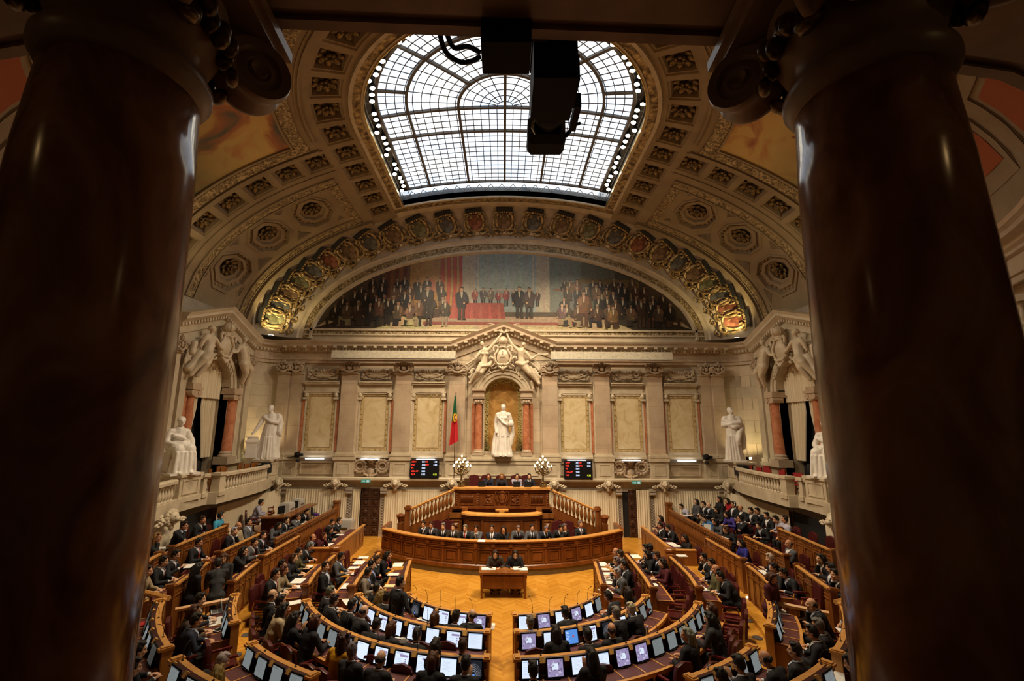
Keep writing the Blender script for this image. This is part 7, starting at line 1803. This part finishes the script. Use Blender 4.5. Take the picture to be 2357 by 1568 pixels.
def hair(kind):
    m=MB(); rr=random.Random(3)
    if kind=='bald':
        for i in range(15):
            a=pi*(1.02+.96*i/14)+0; m.ell((.073*cos(a),-.02+.088*sin(a),.0+.012*sin(i)),(.024,.024,.042),8)
    else:
        m.ell((0,-.030,.050),(.086,.098,.090),16); m.ell((0,-.055,.0),(.080,.072,.090),14)
        for q in (-1,1): m.ell((q*.040,.035,.112),(.042,.045,.028),8); m.ell((q*.074,-.01,.035),(.018,.045,.05),8)
        if kind=='short':
            for i in range(10): m.ell((.06*rr.uniform(-1,1),.05*rr.uniform(-1.4,1),.118+.012*rr.random()),(.03,.035,.02),6)
        if kind in('long','curly'):
            for q in (-1,1): m.chain([(q*.075,-.03,.03,.040),(q*.088,-.035,-.08,.040),(q*.085,-.03,-.20,.035),(q*.075,-.01,-.27,.018)])
            m.chain([(0,-.09,.02,.075),(0,-.10,-.10,.085),(0,-.10,-.22,.075),(0,-.09,-.29,.04)]); m.chain([(-.05,-.09,0,.05),(-.055,-.1,-.22,.05)]); m.chain([(.05,-.09,0,.05),(.055,-.1,-.22,.05)])
        if kind=='bob':
            for q in (-1,1): m.chain([(q*.076,-.02,.04,.040),(q*.086,-.02,-.06,.040),(q*.078,-.005,-.12,.025)])
            m.chain([(0,-.08,.02,.08),(0,-.09,-.08,.075)])
        if kind=='curly':
            for i in range(90):
                a=rr.uniform(0,2*pi); z=rr.uniform(-.28,.12)
                r=.10+.025*rr.random() if z>-.05 else .115
                p=(r*cos(a),-.05+r*.9*sin(a),z)
                if p[1]>.02 and z<.06: continue
                m.ell(p,.026,6)
    return remesh(m,.011,'hair','hair',1)
HAIR={k:hair(k) for k in ('short','bald','long','bob','curly')}
HK={'S':('short','1a120c'),'N':('short','3a2413'),'G':('short','6a6560'),'W':('short','a8a39a'),'B':('bald','2a221c'),'L':('long','17100c'),'R':('bob','4a2512'),'Y':('long','8a6636'),'C':('curly','3c1d0d'),'YG':('long','8f8a80')}
COAT={k:srgb(v) for k,v in dict(k='18181d',c='2a2a2e',g='505156',n='1c2132',b='3d3226',tweed='7d7468',be='a18f72',y='c08a10',m='4a1620',ol='565033',bl='24247e',cy='3f9cc4',ls='a7a5b8',blu='3d6ea8',pu='4d3f9e',re='a01822',pk='1b171a').items()}
TIE={'w':None,'-':None,'b':'2a3350','r':'a01c20','m':'5a1420','gr':'8fae3a','k':'111111'}
PEOPLE={}
def person(pose,hk,coat,tie,label,x,y,z,rz,group=None,mirror=False,sc=1.05,headxy=True,pants=None,glasses=False):
    P=POSE[pose]
    o=thing('person',label,'person',(x,y,z),rz,group); 
    if headxy:       # x, y give the head; the seat lies behind it
        h=P['hc']; d=Matrix.Rotation(rz,3,'Z')@Vector((0 if not mirror else 0,h.y*sc,0)); o.location=(x-d.x,y-d.y,z)
    o.scale=(-sc if mirror else sc,sc,sc)
    rr=random.Random(label)
    sk=rr.choice(('c08c6a','c89a78','b58060','cfa585')); cc=COAT[coat]; f=rr.uniform(.8,1.2)
    def c_(me,col,M_=None):
        q=ob(me.name.split('.')[0],me,o); q.color=(*col,1)
        if M_ is not None: q.matrix_local=M_
        return q
    c_(P['body'],srgb(sk)); c_(P['jacket'],[v*f for v in cc]); c_(P['trousers'],srgb('17171b') if pants is None else srgb(pants))
    woman='woman' in label
    sh=rr.choice(('c9c9d0','d2d2d4','b9c2d8')) if not woman else rr.choice(('c8bfb4','26222a','a89c90'))
    if 'blue shirt' in label: sh='8f9fd0'
    if 'pink' in label: sh='b23a66'
    if tie!='-' or (not woman and coat in('k','g','c','n','b')): c_(P['shirt'],srgb(sh))
    t=TIE[tie] if tie in TIE else None
    if tie=='w': t=rr.choice(('20242e','3a1a1e','2a2a2e','4a1a20'))
    if t and not woman: c_(P['tie'],srgb(t))
    k,hc=HK[hk]; c_(HAIR[k],[v*rr.uniform(.8,1.25) for v in srgb(hc)],P['T'])
    ob('eyes',eyes_me,o).matrix_local=P['T']
    if glasses or 'glasses' in label: ob('glasses',glass_me,o).matrix_local=P['T']
    if 'headphones' in label:
        q=MB(); q.tube([(.092*cos(t),-.02,.03+.105*sin(t)) for t in [pi*i/12 for i in range(13)]],.012,6); q.ell((.092,-.01,0),(.02,.035,.04),8); q.ell((-.092,-.01,0),(.02,.035,.04),8)
        ob('headphones',q.mesh('headphones','paper' if 'white head' in label else 'black',True),o).matrix_local=P['T']
    return o
def facing(zone,x,y):
    s=-1 if x<0 else 1; z2=zone[:2]
    if zone in ('GOV',): d=Vector((x*.55,y-26.9)) ; d=Vector((-0.0+x*.08,-1))
    elif zone in ('PRE','TAB'): d=Vector((0,-1))
    elif zone[0]=='L' or z2 in ('P1','P2','P3','SB'): d=Vector((-s,.02 if z2!='SB' else -.1))
    elif z2 in('O1','O2','O3'): d=Vector((-s,.2))
    elif z2 in ('SF','PR'): d=Vector((-s,-.25))
    elif z2=='MD': d=Vector((.8,.4))
    else:
        k={'A1':0,'A2':1,'A3':2,'A4':3,'B4':3,'B5':4,'C5':4}[z2]; yc,ax,ay,_=ROWS[k]; d=Vector((-x/ax**2,-(y-yc)/ay**2))
    return math.atan2(-d.x,d.y)
PL={'A1L':'front arc of desks, left','A1R':'front arc of desks, right','A2L':'second arc, left','A2R':'second arc, right','A3L':'third arc, left','A3R':'third arc, right','L1L':'innermost left wing','L1R':'innermost right wing','L2L':'second left wing','L2R':'second right wing','L3L':'third left wing','L3R':'third right wing','A4L':'behind the third arc, left','A4R':'behind the third arc, right','B4L':'left side aisle desk','B4R':'right side aisle desk','B5L':'desk by the left column','B5R':'desk by the right column','O1R':'lower right bench','P1L':'lower left bench','P1R':'lower right bench, far half','O2L':'middle left bench','P2L':'middle left bench, far half','P2R':'middle right bench, far half','O2R':'middle right bench','O3L':'back left bench','P3L':'back left bench by the curtain','P3R':'back right bench by the curtain','SFL':'left balustrade desk','MDL':'beside the printers','SBL':'left clerks desk','SBR':'right clerks desk','PR1':'press rail','PR2':'middle press row','PR3':'back press row','GOV':'at the curved bench','PRE':'at the top desk','TAB':'at the clerks table','O1L':'lower left bench','C5R':'bottom right desk','A3':'','O3R':'back right bench'}
FZ={'A1':0,'A2':.12,'A3':.24,'A4':.38,'B4':.38,'B5':.70,'C5':.70,'L1':0,'L2':.12,'L3':.24,'O1':.38,'P1':.38,'O2':.70,'P2':.70,'O3':1.02,'P3':1.02,'SF':.34,'MD':.95,'SB':0,'PR1':.34,'PR2':.6,'PR3':.86,'GOV':.25,'PRE':2.05,'TAB':0}
fz=lambda z: FZ[z] if z in FZ else FZ[z[:2]]
cnt={}
for ln in PEOPLE_TXT.strip().split('\n'):
    zn,x,y,po,hk,coat,tie,desc=ln.split(' ',7); x,y,po=float(x),float(y),int(po)
    c=cnt[zn]=cnt.get(zn,0)+1
    lab='%s, %s'%(desc,PL[zn])
    if zn=='GOV':
        r_=math.hypot(x,26.9-y); k_=min(1,6.72/r_); x,y=x*k_,26.9-(26.9-y)*k_
    rz=facing(zn,x,y); mir_=(c%2==0) if po not in(5,) else (zn[-1]=='R' and c%2==0)
    o=person(po,hk,coat,tie,lab,x,y,fz(zn),rz,None,mir_)
    if zn not in('PRE',):
        b=o.location; kind=LOW
        ch=put_chair(kind,b.x,b.y,fz(zn),rz,'leather chair of the %s'%lab,'occupied chairs')
        if len(ch['label'].split())>16: ch['label']='leather chair of the %s'%desc
    else: pass
# standing people
person(8,'S','k','-','standing speaker in a black suit at the front arc of desks, left',-2.62,12.72,0,R(-35),None,False,1.08)
person(9,'S','c','-','man in charcoal suit standing and leaning over the bench end, left',-7.75,13.35,.38,R(35),None,False,1.05)
person(10,'R','c','-','fair haired woman standing behind the leaning man, left side',-7.95,13.95,.38,R(200),None,False,1.0)
person(10,'L','k','-','dark haired woman standing beside the leaning man, left side',-8.15,13.2,.38,R(-40),None,False,.98)
person(9,'S','b','-','man in brown suit standing bent over the desk, bottom right',7.55,10.75,.5,R(60),None,False,1.05)
person(10,'R','m','-','woman with reddish bob standing with her back turned, lower right steps',7.0,12.75,.3,R(-150),None,False,1.0)
person(2,'S','k','-','dark haired man in black writing on a sheet, third right wing',6.35,14.35,.24,R(70),None,False,1.05)
person(0,'S','k','-','dark haired onlooker behind the far upper balustrade on the right',12.7,10.0,7.9,R(60),None,False,1.0)
k_=0
for ln in CHAIRS_TXT.strip().split('\n'):
    zn,x,y=ln.split(); x,y=float(x),float(y); k_+=1; c=cnt['c'+zn]=cnt.get('c'+zn,0)+1
    put_chair(LOW,x,y,fz(zn),facing(zn,x,y),'empty maroon leather chair, %s in line, %s'%(ORD[c-1],PL[zn]),'empty leather chairs')
# ---------------------------------------------------------------- monitors, microphones and things lying on the desks
def screens():
    out=[]
    B_=lambda q,x0,z0,x1,z1,m: q.box(-.155+.31*x0,-.0015 if m else 0,.025+.285*z0,-.155+.31*x1,.0,.025+.285*z1,m)
    rr=random.Random(9)
    for kind in range(6):
        q=MB(); B_(q,0,0,1,1,0)
        if kind==0:
            for i in range(9): B_(q,.12,.84-.07*i,.12+rr.uniform(.4,.75),.85-.07*i,1)
            B_(q,0,.95,1,1,2)
        elif kind==1:
            B_(q,.35,.72,.95,.86,1); B_(q,.05,.9,.6,.93,2)
            for i in range(4): B_(q,.72,.55-.13*i,.82,.62-.13*i,1)
            for i in range(5): B_(q,.08,.6-.1*i,.55,.612-.1*i,2)
        elif kind==2:
            for i in range(26): x,z=rr.random()*.86,rr.random()*.84; B_(q,x,z,x+rr.uniform(.05,.14),z+rr.uniform(.05,.16),1+i%2)
            B_(q,.3,.4,.7,.75,3)
        elif kind==3:
            for i in range(8): B_(q,.06,.86-.1*i,.06+rr.uniform(.15,.3),.89-.1*i,1)
            B_(q,.55,.45,.7,.62,2); B_(q,0,0,1,.05,3)
        elif kind==4:
            for r in range(5):
                for i in range(22):
                    a=pi*(.02+.96*i/21)-.0; R_=.18+.075*r; x,z=.5+R_*cos(a)*1.0,.14+R_*sin(a)*1.35; B_(q,x-.018,z-.02,x+.018,z+.02,1)
            B_(q,.42,.1,.58,.22,2)
        else:
            B_(q,.04,.9,.5,.93,1)
        out.append(q)
    return out
for n_,c_,s_ in (('s_white',(.74,.84,1.0),1.0),('s_line',(.46,.54,.68),.8),('s_pale',(.45,.60,.90),.8),('s_violet',(.40,.33,.58),.75),('s_violet2',(.62,.58,.80),.8),('s_violet3',(.26,.20,.40),.6),('s_blue',(.10,.30,.80),.9),('s_dark',(.02,.025,.035),.6),('s_grey',(.34,.35,.40),.6),('s_side',(.42,.47,.47),.42),('s_side2',(.25,.28,.28),.4),('s_off',(.12,.135,.13),.3),('s_red',(.6,.15,.2),.7)): emit(n_,c_,s_)
SM=[['s_white','s_line','s_pale'],['s_white','s_violet','s_pale'],['s_violet','s_violet2','s_violet3','s_white'],['s_blue','s_white','s_red','s_dark'],['s_dark','s_grey','s_blue'],['s_white','s_pale']]
SQ=screens()
SCR=[q.mesh('screen',m) for q,m in zip(SQ,SM)]
SCR_SIDE=[SQ[0].mesh('screen',['s_side','s_side2','s_side2']),SQ[5].mesh('screen',['s_side','s_side2']),SQ[5].mesh('screen',['s_off','s_side2'])]
SN=['a white text page','a web page with a picture','a violet photograph','a blue desktop','a grey seating plan','a blank pale page']
q=MB(); q.box(-.178,.003,.0,.178,.03,.335); q.box(-.12,.03,.05,.12,.055,.29); mon_b=q.mesh('bezel','black')
q=MB(); q.box(-.09,-.05,-.0,.09,.14,.012); q.box(-.03,.03,.0,.03,.06,.1); mon_s=q.mesh('stand','black_matt')
q=MB(); q.cbox((0,0,0),(.09,.05,.10)); tag_me=q.mesh('nameplate','tag_gold')
def mic_mesh():
    q=MB(); q.lathe([(.022,0),(.02,.02),(.006,.03)],k=8); q.tube(curve3([(0,0,.02),(0,.0,.15),(0,.03,.27),(0,.09,.34)],6),.005,5); q.cap((0,.09,.34),(0,.13,.365),.009,.008,6); return q.mesh('stem','black_matt')
mic_me=mic_mesh()
def tilt_mat(p,nn,z,back): return Matrix.Translation((p.x,p.y,z))@Matrix.Rotation(math.atan2(nn.x,-nn.y),4,'Z')@Matrix.Rotation(back,4,'X')
# local frame: -y towards the sitter
SCH={('a1',-1):[2,1,1,5,4,0,2,5],('a1',1):[0,2,5,2,0,0,5,0],('a2',-1):[0,1,5,1,0,1,0,5],('a2',1):[2,0,3,1,4,5,0,5],('a3',-1):[4,0,1,1,1,5,4,0,0,0],('a3',1):[1,2,0,0,2,2,0,5,0,5]}
for key,rowname in ((('a1',-1),'front arc, left'),(('a1',1),'front arc, right'),(('a2',-1),'second arc, left'),(('a2',1),'second arc, right'),(('a3',-1),'third arc, left'),(('a3',1),'third arc, right'),(('a4',-1),'behind the third arc, left'),(('a4',1),'behind the third arc, right'),(('b4',-1),'left side aisle desk'),(('b4',1),'right side aisle desk'),(('b5',-1),'desk by the left column'),(('b5',1),'desk by the right column'),(('c5',-1),'bottom left desk'),(('c5',1),'bottom right desk')):
    o_,seats,z0,path=DESKS[key]; s=key[1]
    for i,(c,nn,rz) in enumerate(seats):
        side=key[0] in('b4','b5','c5') or (key[0][0]=='a' and abs(c.x)>(3.2 if key[0]!='a1' else 2.3)) or key[0]=='a4'
        k=SCH[key][i%len(SCH[key])] if key in SCH else 0
        lab='monitor with %s, %s from the aisle, %s'%(SN[k] if not side else ('dim grey screen' if i%3<2 else 'dark screen'),ORD[i],rowname)
        lab=lab.replace('with dim','with a dim').replace('with dark','with a dark')
        if len(lab.split())>16: lab='monitor, %s from the aisle, %s'%(ORD[i],rowname)
        m=thing('monitor',lab,'monitor',(0,0,0),0,'desk monitors'); p=c+nn*.235
        m.matrix_world=tilt_mat(p,nn,z0+.765,R(-13))
        ob('bezel',mon_b,m); ob('stand',mon_s,m).matrix_local=Matrix.Translation((0,.03,-.005))
        sc_=(SCR_SIDE[(i*2+len(seats))%3 if key[0] in('b4','b5') else i%2] if side else SCR[k]); ob('screen',sc_,m)
        # nameplate between monitors, microphone on the ledge
        L=plen(path); pt,u=along(path,min(L-.04,L*(i+1)/len(seats)-.0) if i<len(seats)-1 else L-.12); n2=Vector((u.y,-u.x))
        if n2.dot(Vector((pt.x,pt.y-16)))<0: n2=-n2
        t=ob('nameplate',tag_me,o_); t.matrix_world=tilt_mat(pt+n2*.125,n2,z0+1.04,R(-35))
        if i%2==0 or key[0]=='a1':
            g=thing('microphone','thin black gooseneck microphone, %s from the aisle, %s'%(ORD[i],rowname),'microphone',(0,0,0),0,'desk microphones')
            g.matrix_world=tilt_mat(pt+n2*.0,n2,z0+1.07,0)@Matrix.Rotation(R(random.choice((160,180,200,30))),4,'Z'); ob('stem',mic_me,g); g.scale=(1,1,.75 if key[0]!='a1' else 1.0)
for key in list(DESKS):
    if key[0] in('l1','l2','l3','o1','p1','o2','p2','o3','p3'):
        o_,seats,z0,path=DESKS[key]; nm=o_['label'].split(',')[0]
        for i,(c,nn,rz) in enumerate(seats):
            g=thing('microphone','low black microphone, %s along the %s'%(ORD[i],nm),'microphone',(0,0,0),0,'ledge microphones'); g.matrix_world=tilt_mat(c+nn*.02,nn,z0+1.07,0)@Matrix.Rotation(R(90),4,'Z')@Matrix.Scale(.5,4); ob('stem',mic_me,g)
# loose things
def paperm(w=.27,h=.36,n=3):
    q=MB()
    for i in range(n): q.cbox((random.uniform(-.01,.01),random.uniform(-.01,.01),.002+.003*i),(w,h,.002),0,random.uniform(-.06,.06))
    return q
pm_=[paperm(n=2).mesh('paper','paper'),paperm(.5,.34,2).mesh('paper','paper'),paperm(n=6).mesh('paper','paper')]
def simple(*bx):
    q=MB()
    for b in bx: q.cbox(b[0],b[1],b[2] if len(b)>2 else 0)
    return q
ph=simple(((0,0,.015),(.15,.19,.03),0)); ph.chain([(-.05,-.09,.05,.022),(-.05,0,.06,.016),(-.05,.09,.05,.022)]); phm=ph.mesh('telephone','black_gloss',40)
bt=MB(); bt.lathe([(.03,0),(.032,.01),(.032,.14),(.014,.185),(.012,.21)],k=10); btm=bt.mesh('bottle_body','glass_bottle',True); bt=MB(); bt.lathe([(.014,.205),(.014,.225)],k=8); btc=bt.mesh('cap','s_pale')
FL=simple(((0,0,.012),(.24,.32,.024))); 
kinds={'folder_yellow':('folder','yellow folder with white sheets','paper_yellow'),'red_folder':('folder','bright red folder','paper_red'),'binder':('ring_binder','thick dark ring binder','grey_dark'),'green_case':('spectacle_case','lime green spectacle case','folder_green'),'cloth_blue':('bag','blue folded bag','shield_blue'),'cloth_purple':('bag','purple folded bag','s_purple'),'newspaper':('newspaper','open newspaper','paper')}
plain('s_purple',(.09,.03,.2),.8)
ci={}
for ln in ITEMS_TXT.strip().split('\n'):
    k,zn,x,y,r=ln.split(); x,y,r=float(x),float(y),float(r); c=ci[(k,zn)]=ci.get((k,zn),0)+1
    z=fz(zn)+{'SB':.755,'SF':.95,'TAB':.845,'GOV':1.065,'PR1':.95,'PR2':.8,'PR3':.8}.get(zn if zn in('TAB','GOV','PR1','PR2','PR3') else zn[:2],.757)
    rz=facing(zn,x,y); pl_='%s in order, %s'%(ORD[c-1],PL.get(zn,'desk'))
    if k=='paper':
        o=ob('paper',pm_[c%3 if zn not in('O3L','GOV') else 0],None,(x,y,z),rz+r*.3); tag(o,'white sheets of paper, '+pl_,'paper','papers on the desks')
    elif k=='phone': o=thing('telephone','black desk telephone, '+pl_,'telephone',(x,y,z),rz+r,'desk telephones'); ob('telephone_body',phm,o)
    elif k=='bottle': o=thing('water_bottle','clear plastic water bottle, '+pl_,'bottle',(x,y,z),0,'water bottles'); ob('bottle_body',btm,o); ob('cap',btc,o)
    elif k in('laptop','laptop_white'): o=laptop('laptop','%s laptop, %s'%('white' if 'w' in k[6:] else 'open grey',pl_),(x,y,z),rz+pi+r*.2,100,'laptop','s_side2','grey_plastic')
    elif k=='tablet':
        o=thing('tablet','tablet with white rim, '+pl_,'tablet',(x,y,z),rz+r); ob('case',simple(((0,0,.006),(.19,.26,.012))).mesh('case','paper'),o); ob('screen',simple(((0,0,.0125),(.15,.2,.003))).mesh('screen','black_gloss'),o)
    else:
        nm,lb,mt=kinds[k]; sc_={'binder':(1.1,1,2.6),'green_case':(.3,.5,1.5),'cloth_blue':(1,1,4),'cloth_purple':(.8,.7,5)}.get(k,(1,1,1))
        q=simple(((0,0,.012*sc_[2]),(.24*sc_[0],.32*sc_[1],.024*sc_[2])))
        o=q.build(nm,mt,None,False,(x,y,z),rz+r*.3); tag(o,lb+', '+PL.get(zn,''),nm.replace('_',' '))
# printers and screens at the back left, small floor lights, bags, balcony chairs
def printer(nm,lab,p,rz,s,mat):
    o=thing(nm,lab,'printer',p,rz); q=simple(((0,0,.14*s),(.5*s,.42*s,.28*s)),((0,0,.30*s),(.46*s,.38*s,.05*s))); ob('casing',q.mesh('casing',mat),o); ob('tray',simple(((0,-.2*s,.12*s),(.3*s,.12*s,.02*s))).mesh('tray','grey_dark'),o); return o
printer('printer','pale beige printer on the machine desk beside the curtain',(-10.35,23.0,1.755),R(90),1.2,'grey_plastic'); printer('printer','second grey copier at the far end of the machine desk',(-10.45,24.4,1.755),R(90),1.1,'grey_plastic')
printer('printer','white floor printer behind the left clerks desk',(-8.1,24.9,.5),0,1.5,'grey_plastic').scale=(1,1,1.1)
for i,y in enumerate((22.35,23.75)):
    o=thing('monitor','black screen on the machine desk, %s from its near end'%ORD[i],'monitor',(-10.3,y,1.755),R(60)); ob('bezel',mon_b,o)
for s in (-1,1):
    for i,(x,y,z) in enumerate(((8.45,17.0,.30),)):
        q=MB(); q.ell((0,0,0),(.05,.05,.05),8); o=q.build('step_light','floor_spot',None,True,(s*7.95,16.1,.36)); tag(o,'tiny lit step light at the foot of the lower %s bench'%SD[s],'light')
    for i in range(3): q=MB(); q.lathe([(0,.0),(.13,.0),(.13,.012),(0,.012)],k=14); o=q.build('floor_vent','steel',None,False,(s*(7.2-.35*i),14.6-1.1*i,.245)); tag(o,'round metal floor vent, %s along the %s side aisle'%(ORD[i],SD[s]),'vent','round floor vents')
def fchair(mat,fr):
    a=MB(); a.box(-.22,-.2,.42,.22,.22,.47); b=MB(); b.box(-.22,.2,.55,.22,.25,.92)
    l=[]
    for x in (-.2,.2):
        for y in (-.18,.22): t=MB(); t.box(x-.02,y-.02,0,x+.02,y+.02,.92 if y>0 else .44); l.append(t.mesh('leg',fr))
    return [('seat',a.mesh('seat',mat)),('backrest',b.mesh('backrest',mat))]+[('leg',x) for x in l]
BCH={-1:fchair('wood','wood_red'),1:fchair('red_velvet','wood_red')}
for s in (-1,1):
    for i,(x,y,r) in enumerate(((12.5,22.6,0),(12.4,21.8,.2),(12.9,21.3,-.3),(12.4,20.6,0),(12.4,19.6,.3),(13.0,22.9,.1),(12.5,23.3,-.2))):
        o=thing('balcony_chair','%s chair on the %s balcony, %s from the corner statue'%(('brown wooden','red upholstered')[s>0],SD[s],ORD[[2,3,4,5,6,1,0][i]]),'chair',(s*x,y,3.05),R(90*s)+r,'balcony chairs')
        for n_,m_ in BCH[s]: ob(n_,m_,o)
    o=simple(((0,0,.2),(.55,.5,.4)),((.1,0,.45),(.3,.4,.12))).build('equipment_case','black_matt',None,False,(s*11.95,23.6,3.45)); tag(o,'black equipment cover beside the corner statue on the %s balcony'%SD[s],'equipment')
    o=thing('video_camera','black video camera standing by the drapes on the %s balcony'%SD[s],'camera',(s*12.6,19.0,3.05)); ob('body',simple(((0,0,1.15),(.5,.35,.3)),((.1,0,1.35),(.2,.2,.15))).mesh('body','black_matt'),o)
    for i in range(3): a=2*pi*i/3; q=MB(); q.tube([(0,0,1.0),(.35*cos(a),.35*sin(a),.0)],.025,6); ob('leg',q.mesh('leg','black_matt'),o)
    o=simple(((0,0,.6),(.5,.6,1.2))).build('cabinet','marble_white',None,False,(s*12.75,18.5,3.05)); tag(o,'pale box beside the seated statue on the %s balcony'%SD[s],'box')
o=thing('handbag','brown leather bag on an empty chair at the bottom right','bag',(3.95,9.95,.78),.5); q=MB(); q.cbox((0,0,.12),(.36,.18,.24)); q.tube([(-.1,0,.24),(-.06,0,.34),(.06,0,.34),(.1,0,.24)],.012,6); ob('bag_body',q.mesh('bag_body','wood',40),o)
plain('rust_cloth',(.26,.085,.03),.9)
q=MB(); q.grid(lambda u,v:(-.3+.6*u,-.02-.06*sin(v*pi)+.01*sin(u*14),1.06-.02*abs(u-.5)-.55*abs(v-.35)),14,10); o=q.build('coat','rust_cloth',None,True,(-4.38,10.55,.24),R(-35)); tag(o,'rust coloured coat hung over a chair back behind the woman in yellow','coat')
q=MB(); q.lathe([(.17,0),(.17,.012),(.10,.016),(.095,.11),(.07,.13),(0,.13)],k=20); o=q.build('hat','grey_felt',None,40,(-2.2,10.95,1.0)) if 0 else None
plain('grey_felt',(.09,.085,.08),.9)
o=q.build('hat','grey_felt',None,40,(-2.12,10.82,1.12)); tag(o,'grey felt hat on the chair beside the long haired person, second arc','hat')
# ---------------------------------------------------------------- lamps of the room
def spot(name,p,aim,power,col,size=.25,ang=70,blend=.8):
    l=D.lights.new(name,'SPOT'); l.energy=power; l.color=col; l.shadow_soft_size=size; l.spot_size=R(ang); l.spot_blend=blend
    o=ob(name,l); o.location=p; o.rotation_mode='QUATERNION'; o.rotation_quaternion=Vector((0,0,-1)).rotation_difference((Vector(aim)-Vector(p)).normalized()); return o
WARM=(1.0,.79,.52); 
for i,(t,ax,ay,az,pw) in enumerate([(-3.5,-3,26,5.5,1900),(1.5,4,26,4,1900),(TE-1.5,-4,26,4,1900),(TE+3.5,3,26,5.5,1900),(5,-5,19,0,1700),(TE-5,5,19,0,1700),(-1,-6,13,0,1700),(TE+1,6,13,0,1700),(-4.5,11,20,2.5,1500),(TE+4.5,-11,20,2.5,1500),(2.5,12,16,1,1400),(TE-2.5,-12,16,1,1400),(6.9,0,17,0,1500),(TE-6.9,0,17,0,1500)]):
    p=Vp(t,5.2,.05); spot('rim_spot',p,(ax,ay,az),pw*KEY,WARM,.2,75)
for s in (-1,1):     # uplights at the feet of the arch, and lamps behind the corner statues
    u=MB(); u.lathe([(0,.02),(.13,.02),(.16,0),(.16,-.06),(0,-.06)],k=12); u.lathe([(0,.03),(.12,.03)],k=12,m=1)
    o=u.build('uplight',['black','uplight'],None,False,(s*12.75,YB-1.5,10.62)); tag(o,'bright uplight at the %s foot of the cartouche arch'%('left','right')[s>0],'light')
    spot('arch_uplight',(s*12.75,YB-1.75,10.7),(s*12.5,YB-.7,13.2),260,(1,.76,.32),.1,110)
    spot('rib_uplight',(s*13.1,17.6,10.75),(s*11,18.2,15),130,(1,.78,.36),.1,100)
    u=MB(); u.box(-.14,-.08,-.06,.14,.08,.10,0); u.box(-.1,-.085,-.02,.1,-.08,.08,1)
    o=u.build('floodlight',['black','uplight'],None,False,(s*12.95,24.75,4.2),R(30*s)); tag(o,'small yellow lamp behind the statue in the %s corner'%('left','right')[s>0],'light')
    spot('statue_lamp',(s*12.95,24.6,4.35),(s*13.4,26,6.2),110,(1,.80,.40),.08,120)
    for y in (13.0,8.5): spot('gallery_lamp',(s*13.2,y,10.6),(s*9,y+1.5,17),60,(1,.72,.36),.3,130)
spot('niche_lamp',(0,YB+.3,4.5),(0,YB+.75,8),40,(1,.86,.45),.1,140)
g=D.lights.new('gallery_glow','POINT'); g.energy=2.5; g.color=(1,.62,.25); g.shadow_soft_size=.05; ob('gallery_glow',g).location=(3.7,.5,8.2)
g=D.lights.new('gallery_glow','POINT'); g.energy=1.8; g.color=(1,.62,.25); g.shadow_soft_size=.05; ob('gallery_glow',g).location=(-3.9,.4,8.2)
